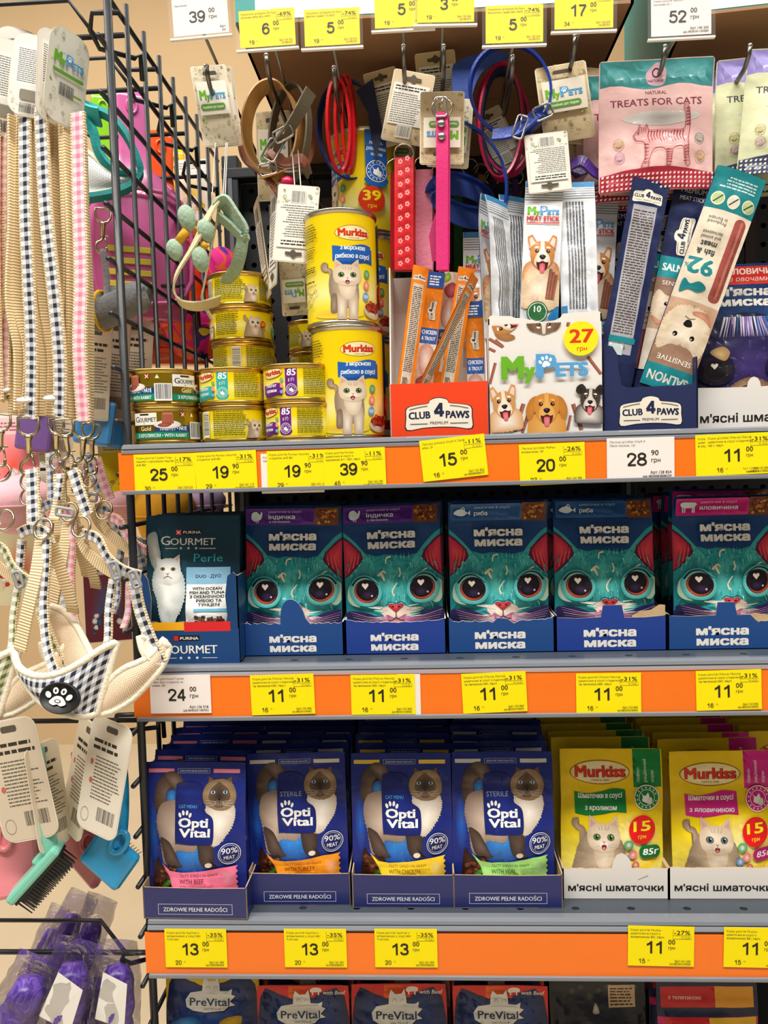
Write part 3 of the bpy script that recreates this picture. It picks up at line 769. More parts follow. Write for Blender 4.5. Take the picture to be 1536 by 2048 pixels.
def britcat(a, k=1.0, full=True, eye='#6a9a4a'):
    """silver-beige shorthair; head centre (0,0), head about 100 wide; body below"""
    B, D, L = '#d9c3a6', '#a68e74', '#f1e4d0'
    if full:
        a.blob([(-78, 58), (-96, 70), (-112, 58), (-110, 36), (-92, 22), (-76, 20), (-66, -10), (-52, -6), (-64, 34), (-84, 44)], '#c4ab8e', '#8d7660', fur=2)
        a.blob([(-66, 10), (-40, 20), (20, 0), (44, -40), (44, -120), (10, -150), (-26, -150), (-60, -130), (-74, -80), (-76, -20)], B, '#8c7a66', (0, -70), fur=3)
        for x in (-26, 22):
            a.blob([(x-18, -80), (x+20, -80), (x+20, -190), (x+14, -214), (x-16, -214), (x-20, -190)], L, '#b49c82')
        a.blob([(-66, -90), (-46, -90), (-44, -160), (-48, -178), (-70, -176), (-72, -140)], '#a5907a', '#7b6856')
    else:
        a.blob([(-88, 70), (-106, 66), (-110, 46), (-96, 30), (-80, 20), (-84, -40), (-70, -40), (-62, 10), (-70, 40), (-90, 50), (-88, 60)], '#c4ab8e', '#8d7660', fur=2)
        a.blob([(-76, 0), (-40, 30), (50, 10), (80, -60), (86, -150), (-96, -150), (-96, -60)], B, '#97826c', (0, -60), fur=3)
    a.blob([(-34, -36), (0, -26), (34, -36), (30, -80), (14, -110), (-12, -110), (-30, -80)], L, B, fur=4)
    for s in (-1, 1):
        a.poly([(s*54, 30), (s*50, 82), (s*40, 76), (s*12, 48)], B); a.poly([(s*48, 38), (s*46, 68), (s*24, 50)], '#d9a592')
    a.blob([(-58, 0), (-54, 32), (-30, 50), (0, 54), (30, 50), (54, 32), (58, 0), (48, -30), (20, -46), (-20, -46), (-48, -30)], L, B, (0, -6), fur=3)
    for x in (-20, -8, 8, 20): a.line([(x*.7, 30), (x, 48)], 3, '#b79c7e', 1)
    for s in (-1, 1):
        a.ell(s*25, 6, 13, 12, '#3a2c20'); a.ell(s*25, 6, 11.5, 10.5, eye, mixc(eye, '#20301a', .5)); a.ell(s*25, 6, 5, 8, '#101010'); a.ell(s*25+3, 10, 2, 2.4, '#ffffff')
    a.blob([(-16, -14), (0, -8), (16, -14), (14, -28), (0, -32), (-14, -28)], '#fbf3e6', L)
    a.poly([(-6, -9), (6, -9), (0, -16)], '#cf7a70'); a.line([(0, -16), (0, -22)], 1.6, '#6a4034')
    a.blob([(-9, -24), (0, -21), (9, -24), (5, -36), (0, -38), (-5, -36)], '#a8323c', '#5c1420'); a.ell(0, -33, 4.5, 4.5, '#f08a90')
    for s in (-1, 1):
        for j in range(3): a.line([(s*14, -18-j*3), (s*52, -12-j*8)], 1.1, '#ffffff', .4)
def murlogo(a, cx, cy, k, rot=0):
    a.push(cx, cy, k, rot)
    a.ell(0, 0, 148, 58, '#9a6a20', n=30); a.ell(0, 0, 143, 53, '#fbf3cf', '#f4e29a', n=30)
    a.text('Murkiss', 2, -22, 50, '#8a1a10', .05, 'c', w=244); a.text('Murkiss', 0, -20, 50, '#e23a1c', .03, 'c', w=240)
    a.text('TASTE & CARE', 0, -42, 9, '#8a6a30', 0, 'c', res=1); a.pop()
def banner(a, x0, y0, x1, y1, col, lines, h, tc='#ffffff', sh=.12):
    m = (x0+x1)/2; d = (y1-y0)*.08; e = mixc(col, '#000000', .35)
    up = cr([(x0, y1-d), (x0+(x1-x0)*.25, y1-2*d), (m, y1-d), (x0+(x1-x0)*.75, y1+d*.6), (x1, y1)], 4)
    lo = cr([(x1, y0+d), (x0+(x1-x0)*.75, y0+d*1.4), (m, y0), (x0+(x1-x0)*.25, y0-d*.8), (x0, y0)], 4)
    P = [tuple(p) for p in up]+[tuple(p) for p in lo]
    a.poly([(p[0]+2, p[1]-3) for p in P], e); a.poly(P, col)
    n = len(lines)
    for i, t in enumerate(lines):
        a.text(t, m, y1-(y1-y0)*((i+.68)/n)+((y1-y0)*.0), h, tc, .02, 'c', rot=1, sh=sh, w=(x1-x0)*(.86 if len(t) > 10 else .62))
def facebadge(a, x, y, r, col):
    a.ell(x, y, r, r, '#fdfbe8'); a.ell(x, y, r*.93, r*.93, col); a.ring(x, y, r*.62, r*.04, '#ffffff')
    a.push(x, y, r/60); a.blob([(-26, 22), (-20, 4), (-22, -14), (0, -24), (14, -14), (12, 6), (6, 22), (-4, 10), (-16, 10)], '#ffffff'); a.blob([(4, -6), (22, 0), (26, -18), (16, -30), (0, -26)], '#e8f0e8'); a.pop()
    for k in range(14):
        t = R(20+k*24.5); a.push(x+r*.78*cos(t), y+r*.78*sin(t), 1, 0); a.rect(-r*.045, -r*.05, r*.045, r*.06, '#ffffff'); a.pop()
def art_murpouch(kind, seed=1):
    """yellow pouch; 490 x 650"""
    a = Art(seed); q = lambda X, Y: (X-550, 830-Y)
    c = {'rabbit': '#12853c', 'beef': '#d81e8c'}[kind]
    a.grad(0, 0, 490, 650, ['#fdf3a0', '#fbe95a', '#f9dc10', '#f6d300', '#f5cf00', '#f3cc00'])
    a.fan([(330+160*cos(k*.3), 210+150*sin(k*.3)) for k in range(21)], '#fdf6b4', '#f9dc10', rings=4)
    x0, y1 = q(900, 185); a.rect(x0, q(0, 360)[1], 484, 648, c)
    for i, t in enumerate(('повно-', 'раціонний', 'корм')): a.text(t, 368+34*i+12, 494, 15, '#e6f4e6', .004, rot=90, sh=.2)
    murlogo(a, *q(740, 290), .98)
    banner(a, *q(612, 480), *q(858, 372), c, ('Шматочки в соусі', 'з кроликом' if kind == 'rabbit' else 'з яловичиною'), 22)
    a.push(*q(745, 596), 1.35); britcat(a, 1, False, '#6fa24c' if kind == 'rabbit' else '#7a94a8'); a.pop()
    facebadge(a, *q(960, 406), 60, c)
    x, y = q(936, 556); a.ell(x, y, 66, 70, '#e8161c'); a.text('15', x, y-6, 46, '#ffee20', .03, 'c', w=82); a.text('грн', x, y-42, 18, '#ffee20', .008, 'c')
    for X, Y, r, cc, t in ((866, 624, 24, '#3da34a', 'В'), (888, 672, 22, '#f0806a', '6'), (852, 690, 20, '#4a8fd0', '3'), (900, 722, 18, '#c85020', '')):
        x, y = q(X, Y); a.ell(x, y, r, r, mixc(cc, '#ffffff', .5), cc); a.text(t, x, y-7, 14, '#ffffff', .01, 'c') if t else None
    x, y = q(975, 664); a.rr(x-55, y-30, x+48, y+32, 28, '#0f6e34' if kind == 'rabbit' else '#c01878'); a.text('85г', x, y-14, 28, '#ffffff', .02, 'c', w=74, sh=.15)
    return a
def art_gourmet(seed=1):
    """dark teal pouch with white long-haired cat; 455 x 685"""
    a = Art(seed); q = lambda X, Y: (X-95, 1080-Y); Q = lambda *p: [q(*x) for x in p]
    a.rect(0, 0, 455, 685, '#10384c')
    a.ell(*q(200, 640), 150, 210, '#2a5a6a', '#0f394d')
    a.rect(*q(238, 488), *q(362, 464), '#1d1412'); a.rect(*q(240, 488), *q(266, 464), '#d8232a'); a.text('PURINA', 318-95, q(0, 482)[1], 13, '#ffffff', .01, 'c', w=84)
    a.line(Q((244, 484), (262, 468)), 3, '#ffffff'); a.line(Q((244, 468), (262, 484)), 3, '#ffffff')
    a.text('G', 168-95, q(0, 536)[1], 42, '#e9ebe6', .012, w=44); a.text('OURMET', 214-95, q(0, 536)[1], 32, '#e9ebe6', .012, w=218)
    a.rect(*q(188, 554), *q(248, 550), '#cfd6d6'); a.rect(*q(355, 554), *q(436, 550), '#cfd6d6')
    for x in (265, 302, 340): star(a, *q(x, 551), 8, '#e9ebe6')
    a.text('Perle', 330-95, q(0, 614)[1], 36, '#35b0c4', -.004, w=142)
    x0, y0 = q(296, 930); a.rect(x0, y0, q(505, 0)[0], q(0, 720)[1], '#eef2f4'); a.rect(x0, q(0, 720)[1], q(508, 0)[0], q(0, 640)[1], '#8cc0e0')
    a.text('DUO · ДУО', 404-95, q(0, 690)[1], 15, '#123a50', .02, 'c', w=120)
    for i, t in enumerate(('WITH OCEAN', 'FISH AND TUNA', 'З ОКЕАНІЧНОЮ', 'РИБОЮ ТА', 'ТУНЦЕМ')):
        a.text(t, (398 if i < 3 else 408)-95, q(0, 747+i*19)[1], 12.5, '#1a2630', .022, 'c', w=(142, 168, 165, 122, 104)[i])
    a.rect(*q(336, 850), *q(500, 836), '#6cb8d8')
    a.blob(Q((296, 900), (330, 880), (400, 862), (480, 884), (510, 940), (290, 940)), '#f4f4f2', '#cfd4d6')
    a.chunks(*q(335, 925), *q(490, 866), 40, ['#5d3a2c', '#744a38', '#4a2c22', '#8a6050'], 8, 15)
    # the white cat
    a.blob(Q((150, 480), (126, 476), (104, 500), (108, 560), (120, 620), (150, 660), (170, 640), (168, 590), (160, 540)), '#d8d8d0', '#93a0a2', fur=6)
    a.blob(Q((140, 650), (200, 630), (270, 660), (292, 740), (280, 820), (250, 880), (240, 905), (190, 915), (170, 880), (150, 800), (126, 730)), '#fafaf4', '#b4c0c2', q(205, 740), fur=8)
    a.poly(Q((150, 640), (148, 590), (188, 612)), '#dcd8d0'); a.poly(Q((266, 640), (262, 578), (222, 606)), '#dcd8d0'); a.poly(Q((256, 620), (255, 592), (236, 608)), '#d8b0a8')
    a.blob(Q((150, 640), (170, 608), (206, 598), (244, 606), (266, 640), (268, 690), (240, 716), (204, 722), (168, 714), (146, 690)), '#ffffff', '#d4d8d6', fur=5)
    for x in (180, 232): a.ell(*q(x, 648), 12, 8, '#20201c'); a.ell(*q(x, 648), 9, 6, '#8a9a50'); a.ell(*q(x, 648), 4, 6, '#0a0a0a')
    a.poly(Q((196, 668), (214, 668), (205, 678)), '#b88a80'); a.line(Q((184, 692), (205, 682), (226, 692)), 3, '#6a5a54'); a.line(Q((205, 678), (205, 686)), 2.5, '#6a5a54')
    return a
def star(a, x, y, r, col):
    a.poly([(x+(r if k % 2 == 0 else r*.42)*sin(k*pi/5), y+(r if k % 2 == 0 else r*.42)*cos(k*pi/5)) for k in range(10)], col)
def art_pre(kind, seed=1):
    """pouch with white cat-and-splash badge; 430 x 600"""
    a = Art(seed); q = lambda X, Y: (X-150, 1840-Y); Q = lambda *p: [q(*x) for x in p]
    c = {'yellow': '#e0b81a', 'red': '#d8261e'}[kind]
    a.rect(0, 0, 430, 600, c)
    a.fan([tuple(p) for p in cr(Q((165, 1300), (260, 1285), (330, 1310), (420, 1290), (562, 1296), (566, 1850), (162, 1850)), 3, True)], '#1c4a9c', '#141c46', q(370, 1420), 4)
    if kind == 'red':
        a.grad(*q(300, 1300), *q(420, 1246), ['#f06a20', '#e0301e'], True)
        I = '#f4e8dc'; a.blob(Q((400, 1262), (420, 1252), (450, 1256), (452, 1272), (430, 1274), (404, 1276)), I); a.rect(*q(408, 1288), *q(414, 1270), I); a.rect(*q(436, 1288), *q(442, 1270), I)
        a.text('with Beef', 458-150, q(0, 1284)[1], 18, I, .01, sh=.2, w=104)
    else:
        a.ell(*q(420, 1252), 10, 8, '#f0dc70')
    B = Q((246, 1400), (240, 1370), (262, 1340), (318, 1330), (322, 1290), (330, 1266), (350, 1286), (378, 1284), (392, 1262), (398, 1300), (400, 1328), (436, 1330), (456, 1320), (452, 1345), (470, 1352), (446, 1376), (470, 1392), (440, 1396), (420, 1414), (330, 1424), (276, 1416))
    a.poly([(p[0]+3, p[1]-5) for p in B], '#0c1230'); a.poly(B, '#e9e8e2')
    a.text('PreVital', 352-150, q(0, 1394)[1], 32, '#2a4668', .02, 'c', w=182); a.text('cat food', 362-150, q(0, 1412)[1], 9, '#6a7a8a', 0, 'c', w=78, res=1)
    a.line(Q((336, 1318), (346, 1306), (356, 1318)), 2, '#b0aca0'); a.line(Q((372, 1318), (382, 1306), (390, 1318)), 2, '#b0aca0')
    a.blob(Q((400, 1462), (440, 1440), (500, 1436), (490, 1480), (420, 1490)), '#e8c030', '#b08a10')
    a.blob(Q((180, 1470), (250, 1440), (300, 1450), (330, 1500), (180, 1520)), '#3a9ad0', '#1a4a90')
    return a
def art_dark(seed=1, a_='#171b28', b_='#c88a2a'):
    a = Art(seed); a.rect(0, 0, 430, 600, a_)
    for k in range(9): a.blob([(40+k*40, 470+(k % 3)*20), (60+k*40, 490+(k % 3)*20), (84+k*40, 470+(k % 3)*20), (60+k*40, 452+(k % 3)*20)], '#4a5030', a_)
    a.rect(264, 420, 384, 520, '#cfae86'); a.bars(272, 428, 376, 512, 6, '#4a3622', .5)
    a.blob([(190, 400), (205, 440), (220, 400)], '#d8cfc0', '#9a9488'); a.rect(30, 540, 400, 580, '#20273c'); return a
def art_redyel(seed=1):
    a = Art(seed); a.rect(0, 0, 430, 600, '#1c2548')
    a.rect(18, 470, 250, 560, '#c81a24'); a.rect(250, 470, 412, 560, '#eaa02a'); a.text('з телятиною', 120, 505, 16, '#f6d8c8', .01, 'c'); a.rect(0, 400, 430, 432, '#d01c70')
    a.rect(30, 300, 220, 430, '#d8202a'); a.rect(220, 300, 420, 430, '#f0c030'); return a
# ------------------------------------------------------------------ pouches and display trays
def pouch_kit(name, art, Wd, Hd, s, bulge, seed, col, drop=0, rad=30, rough=.3, m=None, flat_top=.12, wr=1.0, zig=False, foot=.75):
    w, h = Wd*s, (Hd+drop)*s
    def dep(u, v):
        a = min(max(u/Wd, 0), 1); b = min(max((v+drop)/(Hd+drop), 0), 1)
        e = max(0.0, min((a-.04)/.92, 1)); sx = max(0.0, 4*e*(1-e))**.65
        t = max(0.0, (1-flat_top-b))/(1-flat_top); pv = min(1.0, t/.62); pv = pv*pv*(3-2*pv)
        if b < .2: pv *= foot+(1-foot)*b/.2
        g = sx*pv
        x, y = u*s, v*s
        n = noise.noise(V((x*30, y*42, seed*3.7)))*.0021+noise.noise(V((x*75+y*40, y*62-x*30, seed*1.3)))*.0011
        edge = min(1.0, 8*a*(1-a)+.12)
        n2 = noise.noise(V((x*12, y*120, seed*2.1)))*.0016*max(0, 1-abs(b-.82)/.14)
        bend = .011*max(0, b-.75)**2*16*noise.noise(V((seed*7.7, .3, .1)))
        return max(bulge*g, 0)+.0004, g, (n*edge*(.5+.8*pv)+n2*edge)*wr - bend
    nu = 14 if Hd/Wd < 3 else 6; nv = max(8, int(14*Hd/Wd)) if Hd/Wd < 3 else 26
    du, dv = Wd/nu, (Hd+drop)/nv
    def pos(u, v, sign):
        d, g, wv = dep(u, v)
        return V(((u-Wd/2)*s*(1-.045*g)*(1+.012*noise.noise(V((.5, v*s*30, seed+(3 if u > Wd/2 else 9))))), (-d if sign > 0 else d*.9)-wv, (v+drop)*s*(1-.01*g)))
    grid = {sg: [[pos(i*du, -drop+j*dv, sg) for j in range(nv+2)] for i in range(nu+2)] for sg in (1, -1)}
    def mp(sign, off):
        G = grid[sign]
        def f(u, v, l):
            a, b = u/du, (v+drop)/dv; i = min(max(int(a+1e-5), 0), nu); j = min(max(int(b+1e-5), 0), nv); a -= i; b -= j
            if a+b <= 1: p = G[i][j]*(1-a-b)+G[i+1][j]*a+G[i][j+1]*b
            else: p = G[i+1][j+1]*(a+b-1)+G[i+1][j]*(1-b)+G[i][j+1]*(1-a)
            return (p.x, p.y-(off+l), p.z)
        return f
    def nr(u, v):
        e = Wd*.02; a = pos(u+e, v, 1)-pos(u-e, v, 1); b = pos(u, v+e, 1)-pos(u, v-e, 1); return a.cross(b).normalized()
    cu = [du*k for k in range(1, nu)]; cv = [-drop+dv*k for k in range(1, nv)]; dg = (du, dv, 0, -drop, nu, nv)
    if zig:
        out = [(0, -drop), (Wd, -drop)]+[(Wd-Wd*k/16, Hd-(Wd*.04 if k % 2 else 0)) for k in range(17)]
    else: out = rrect(0, -drop, Wd, Hd, rad)
    b = Art(); b.poly(out, col); fr = b.build(name+'_front', mp(1, 0), INK_GLOSS, cu, cv, diag=dg)
    bk = Art(); bk.poly(out, col); bk = bk.build(name+'_back', mp(-1, 0), INK_GLOSS, cu, cv, diag=dg)
    bm = bmesh.new(); bm.from_mesh(fr); bm.from_mesh(bk); bmesh.ops.remove_doubles(bm, verts=bm.verts, dist=1e-5)
    me = bpy.data.meshes.new(name+'_body'); bm.to_mesh(me); bm.free(); me.materials.append(m or INK_GLOSS)
    me.polygons.foreach_set('use_smooth', [True]*len(me.polygons))
    pr = art.build(name+'_print', mp(1, 1.0e-4), m or INK_GLOSS, cu, cv, clip=(1.5, -drop+1, Wd-1.5, Hd-1.5), diag=dg, nrm=nr)
    return dict(body=me, pr=pr, w=w, h=h, bulge=bulge)
def place_pouch(kit, loc, rx=0, rz=0, ry=0, label='', group=None, cat='pouch', name='food_pouch', part='pouch_body'):
    t = thing(name, label, cat, loc, (R(rx), R(ry), R(rz)), group)
    t.rotation_mode = 'XZY'               # turn about its own axis first, then tilt
    new_obj(part, kit['body'], t); new_obj('print', kit['pr'], t)
    return t
def jag(x0, x1, z, amp, n, rng, low=None):
    return [(x0+(x1-x0)*k/n, z+rng.uniform(-amp, amp)) for k in range(n+1)]
def tray(label, px0, px1, pyb, y, z, hf, depth, outer, inner, top=None, art=None, aw=None, back_h=None, side_lo=.55, rotz=0, name='display_box', th=.0012):
    """open-topped display box standing on a shelf; front lip outline 'top' runs right to left in (fraction of width, height in m)"""
    p = W((px0+px1)/2, pyb, y); w = S(px1-px0, (px0+px1)/2, pyb, y)
    t = thing(name, label, 'box', (p.x, y, z), (0, 0, R(rotz)))
    x0, x1 = -w/2, w/2; bh = back_h or hf
    if top is None: top = [(1, hf), (0, hf)]
    pts = [(x0, 0), (x1, 0)]+[(x0+f*w, h) for f, h in top]
    new_obj('front_panel', prism_me('front_panel', pts, th, outer, inner), t)
    zr, zl = top[0][1], top[-1][1]
    for sgn, zz in ((-1, zl), (1, zr)):
        prof = [(0, 0), (depth, 0), (depth, bh), (depth*.45, bh), (depth*.12, zz), (0, zz)]
        me = prism_me('side_panel', prof, th, outer, inner)
        for v in me.vertices: a, b, c = v.co; v.co = ((x0+b) if sgn < 0 else (x1-b), a, c)
        new_obj('side_panel', me, t)
    me = prism_me('back_panel', [(x0, 0), (x1, 0), (x1, bh), (x0, bh)], th, inner, outer); o = new_obj('back_panel', me, t); o.location = (0, depth-th, 0)
    new_obj('bottom_panel', box_me('bottom_panel', x0, x1, 0, depth, 0.0002, .0012), t, inner)
    if art:
        sc = w/aw; new_obj('front_print', art.build('front_print', flatmap(sc, x0, 0), INK_CARD), t)
    t['w'] = w
    return t, p, w
M_BBLUE = mat('box_blue', '#1a4a8c', .35, coat=.2); M_BBLUE2 = mat('box_royal_blue', '#1d3f96', .35, coat=.2)
M_BNAVY = mat('box_navy', '#1c2668', .35, coat=.2); M_BWHITE = mat('box_white', '#ece8e2', .5); M_BTEAL = mat('box_petrol', '#123f72', .35, coat=.2)
RN = random.Random(7)
ORD = ['first', 'second', 'third', 'fourth', 'fifth', 'sixth', 'seventh', 'eighth', 'ninth', 'tenth', 'eleventh']

# ---- middle shelf: teal cat pouches
K_T = {k: [pouch_kit('teal_'+k+str(i), art_teal(k, i+1), 482, 660, .1018/482, .010, i*3+len(k), '#1a4a86', drop=64) for i in range(n)] for k, n in (('turkey', 2), ('fish', 2), ('beef', 1))}
def boxart(w, h, fn):
    a = Art(4); fn(a); return a
def mb(hw, hh, cx=240, y=28):
    def f(a): mini_title(a, cx, y, 222)
    return boxart(hw, hh, f)
rows = [  # px0, px1, pybottom, kit, back kits, lip top outline, pouch px centre, top py, outer
 (489, 689, 1312, ('turkey', 0), 'tab', 588, 1000, M_BBLUE, 2.0, 'with a rounded thumb tab', 'purple turkey banner'),
 (691, 893, 1307, ('turkey', 1), 'wave', 790, 1003, M_BBLUE2, -2.5, 'with a sagging front lip', 'purple turkey banner, shiny front'),
 (897, 1109, 1307, ('fish', 0), 'notch', 998, 990, M_BBLUE, 0, 'with a torn notch in its lip', 'fish banner'),
 (1113, 1332, 1305, ('fish', 1), 'torn', 1207, 1004, M_BBLUE2, 1.5, 'with brown cardboard showing at its torn right corner', 'fish banner, leaning'),
 (1338, 1556, 1303, ('beef', 0), 'torn2', 1446, 1008, M_BBLUE, 0, 'with a square tab and torn corrugated edge', 'magenta beef banner')]
def lip(kind, h, rng):
    if kind == 'tab':
        return [(1, h+.001)]+[(1-.03*k, h+rng.uniform(-.0012, .0012)) for k in range(1, 12)]+[(.5+.13*cos(R(20+14*k)), h+.024*sin(R(14*k+10))+.001) for k in range(12)]+[(.37-.03*k, h+rng.uniform(-.0012, .0012)) for k in range(12)]+[(0, h)]
    if kind == 'wave':
        return [(1-k/28, h-.001+.0035*(abs(2*k/28-1)**2)+rng.uniform(-.0008, .0008)) for k in range(29)]
    if kind == 'notch':
        return [(1, h+.003)]+[(1-.03*k, h+.0015-.0025*sin(k*.2)+rng.uniform(-.0008, .0008)) for k in range(1, 12)]+[(.62, h-.004), (.56, h+.001), (.47, h+.002), (.42, h-.003)]+[(.38-.03*k, h-.001+rng.uniform(-.001, .001)) for k in range(12)]+[(0, h+.004)]
    if kind == 'torn':
        return [(1, h+.003), (.97, h+.0015), (.8, h), (.62, h), (.6, h+.013), (.43, h+.013), (.41, h+.001), (.2, h), (.02, h+.001), (0, h+.004)]
    return [(1, h-.004)]+[(.97-.02*k, h-.006+rng.uniform(-.001, .001)) for k in range(9)]+[(.74, h+.001), (.62, h+.001), (.6, h+.014), (.45, h+.014), (.43, h+.001), (.2, h), (.03, h+.001), (0, h+.003)]
for i, (a, b, pb, kk, lk, pc, pt, om, lean, bl, pl) in enumerate(rows):
    hl = S(67, 900, 1270, .03)
    t, p, w = tray('blue food box %s, teal cat pouch inside' % bl, a, b, pb, .030, Z2, hl, .235, om, M_BWHITE if i < 3 else M_KRAFT, lip(lk, hl, RN), mb(482, 80, 236, 22), 482, back_h=.06)
    if lk in ('torn', 'torn2'):                # peeled liner at the torn corner
        me = prism_me('torn_liner', [(w*.18, hl*.9), (w*.49, hl*.9), (w*.49, hl+.012), (w*.44, hl+.0125), (w*.36, hl+.007), (w*.27, hl+.006), (w*.2, hl+.002)] if lk == 'torn' else [(w*.12, hl*.85), (w*.49, hl*.8), (w*.49, hl+.003), (w*.4, hl+.0005), (w*.3, hl+.002), (w*.2, hl+.001)], .0006, M_KRAFT, M_KRAFT)
        o = new_obj('torn_liner', me, t); o.location = (0, .0014, 0)
    kit = K_T[kk[0]][kk[1]]
    x = W(pc, 1200, .05).x
    place_pouch(kit, (x, .0305+kit['bulge']+.005, Z2+.0014), -3.0 if i != 3 else -5, 0, lean*.4, 'teal cat-face pouch with %s standing in its blue box' % pl, cat='pouch')
    for r in range(1, 5):
        k2 = K_T[kk[0]][(kk[1]+r) % len(K_T[kk[0]])]
        o = place_pouch(k2, (x+RN.uniform(-.003, .003), .0305+k2['bulge']+.005+.0245*r, Z2+.0014+(.006 if i == 4 and r == 1 else 0)), -3.5, 0, RN.uniform(-1.5, 1.5), 'teal cat-face pouch, %s from the front of the box %s' % (ORD[r], bl.split(' in ')[0].split(' at ')[0].split(' and ')[0]), 'teal cat pouches behind the front row')

# grey-teal pouch box at the left end
ga = Art(9)
ga.rect(2, 0, 453, 160, '#17447c'); ga.rect(2, 154, 205, 192, '#f2b01c'); ga.rect(200, 148, 415, 192, '#d8282c')
ga.rect(148, 104, 270, 130, '#1d1412'); ga.rect(150, 106, 172, 128, '#d8232a'); ga.text('PURINA', 222, 110, 13, '#ffffff', .01, 'c', w=84)
ga.text('G', 82, 46, 48, '#f0f0ea', .014, w=48); ga.text('OURMET', 134, 46, 37, '#f0f0ea', .014, w=216)
for x in (180, 218, 256): star(ga, x, 26, 9, '#e9ebe6')
ga.rect(90, 24, 160, 27, '#cfd6d6'); ga.rect(280, 24, 350, 27, '#cfd6d6')
hl = .042
t, p, w = tray('petrol blue cardboard box with red and yellow edge holding a dark teal pouch', 284, 482, 1325, .006, Z2, hl, .24, M_BTEAL, M_KRAFT,
    [(1, hl+.046), (.955, hl+.050), (.90, hl+.046), (.87, hl+.026), (.885, hl+.006)]+[(.87-.04*k, hl+RN.uniform(-.001, .001)) for k in range(20)]+[(.1, hl+.001), (.115, hl+.024), (.09, hl+.044), (.05, hl+.050), (0, hl+.048)], ga, 455, back_h=.09)
kg = pouch_kit('grey', art_gourmet(), 455, 685, .0975/455, .008, 5, '#0f3a4c', m=INK_GLOSS)
x = W(380, 1200, .02).x
place_pouch(kg, (x+.001, .006+.016, Z2+.0014), -3, 0, 1, 'dark teal pouch picturing a white long-haired cat', cat='pouch')
for r in range(1, 4): place_pouch(kg, (x+RN.uniform(-.001, .002), .006+.016+.02*r, Z2+.0014), -3, 0, 0, 'dark teal pouch, %s from the front of the petrol blue box' % ORD[r], 'dark teal pouches in one box')

# ---- third shelf: navy pouches and yellow pouches
def zart(h):
    a = Art(2); a.frame(70, 22, 418, 72, 2, '#c8cde0'); a.text('ZDROWIE PEŁNE RADOŚCI', 244, 37, 18, '#e6e8f2', .012, 'c', w=298, res=2); return a
navy = [('beef', 285, 497, 1830, -.008, 389, 1540, 64, 1.5), ('turkey', 499, 702, 1811, .016, 597, 1520, 66, -1), ('chicken', 705, 909, 1816, .012, 804, 1536, 68, 0), ('veal', 908, 1125, 1815, .012, 1005, 1521, 68, 1)]
for i, (kd, a, b, pb, y, pc, pt, lp, lean) in enumerate(navy):
    p = W(pc, 1650, y+.02); hh = W(pc, pt, y+.03).z-Z3
    kit = pouch_kit('navy_'+kd, art_opti(kd, i+2), 450, 650, .1045/450, .011, i+11, '#1a2878', drop=max(0, hh/.1045*450-650))
    hl = S(lp, a, 1780, y)
    t, p2, w = tray('navy cardboard box with framed white lettering holding %s pouches' % kd, a, b, pb, y, Z3, hl, .285, M_BNAVY, M_KRAFT, [(1, hl+.002), (.98, hl), (.6, hl-.0006), (.02, hl+.0005), (0, hl+.003)], zart(80), 488, back_h=.05, rotz=RN.uniform(-1, 1))
    place_pouch(kit, (p.x, y+.018, Z3+.0014), -2.5, RN.uniform(-1, 1), lean*.5, 'navy %s pouch with a standing cat at the front of its box' % kd, cat='pouch')
    for r in range(1, 10):
        place_pouch(kit, (p.x+RN.uniform(-.0025, .0025)+.0006*r, y+.018+.025*r, Z3+.0014+RN.uniform(0, .003)), -2.5+RN.uniform(-1.5, 1), RN.uniform(-.8, .8), RN.uniform(-1, 1), 'navy %s pouch, %s from the front of its box' % (kd, ORD[r]), 'navy %s pouches in one box' % kd)
def wart(seed):
    a = Art(seed); a.text("м'ясні шматочки", 246, 44, 31, '#26221e', .022, 'c', w=440)
    if seed == 1: a.line([(350, 100), (378, 112), (396, 120)], 3, '#cfc8bc', 8)
    return a
for i, (kd, a, b, pb, y, pc, pt, lp) in enumerate((('rabbit', 1127, 1336, 1799, .028, 1222, 1497, 64), ('beef', 1340, 1552, 1799, .028, 1447, 1500, 66))):
    p = W(pc, 1650, y+.02); hh = W(pc, pt, y+.03).z-Z3
    kit = pouch_kit('yellow_'+kd, art_murpouch(kd, i+2), 490, 650, .1055/490, .011, i+31, '#f3cc00', drop=max(0, hh/.1055*490-650))
    hl = S(lp, a, 1780, y)
    top = jag(1, .66, hl, .0006, 7, RN)+([(.56+.095*cos(R(30*k)), hl+.016*sin(R(30*k))) for k in range(7)] if i == 0 else [])+jag(.45, 0, hl, .0006, 10, RN)
    t, p2, w = tray('white cardboard box with black lettering and torn lip holding %s yellow pouches' % ('green-banner', 'pink-banner')[i], a, b, pb, y, Z3, hl, .285, M_BWHITE, M_KRAFT, top, wart(i+1), 492, back_h=.06)
    cl = ('green', 'pink')[i]
    place_pouch(kit, (p.x, y+.018, Z3+.0014), -2.5, 0, (.6, -.5)[i], 'yellow pouch with %s banner and a beige cat at the front of its box' % cl, cat='pouch')
    for r in range(1, 10):
        place_pouch(kit, (p.x+RN.uniform(-.0025, .0025)-.0014*r, y+.018+.025*r, Z3+.0014+RN.uniform(0, .004)), -2.5+RN.uniform(-1.5, 1), RN.uniform(-.8, .8), RN.uniform(-1, 1), 'yellow pouch with %s banner, %s from the front of its box' % (cl, ORD[r]), 'yellow %s-banner pouches in one box' % cl)
# next yellow column, cut by the picture edge
p = W(1650, 1650, .05)
for r in range(2, 9): place_pouch(kit, (p.x-.0014*r, .046+.025*r, Z3+.0014+RN.uniform(0, .004)), -2.5, 0, 0, 'yellow pouch, %s in the column beyond the pink-banner box' % ORD[r-2], 'yellow pouches beyond the pink-banner box')

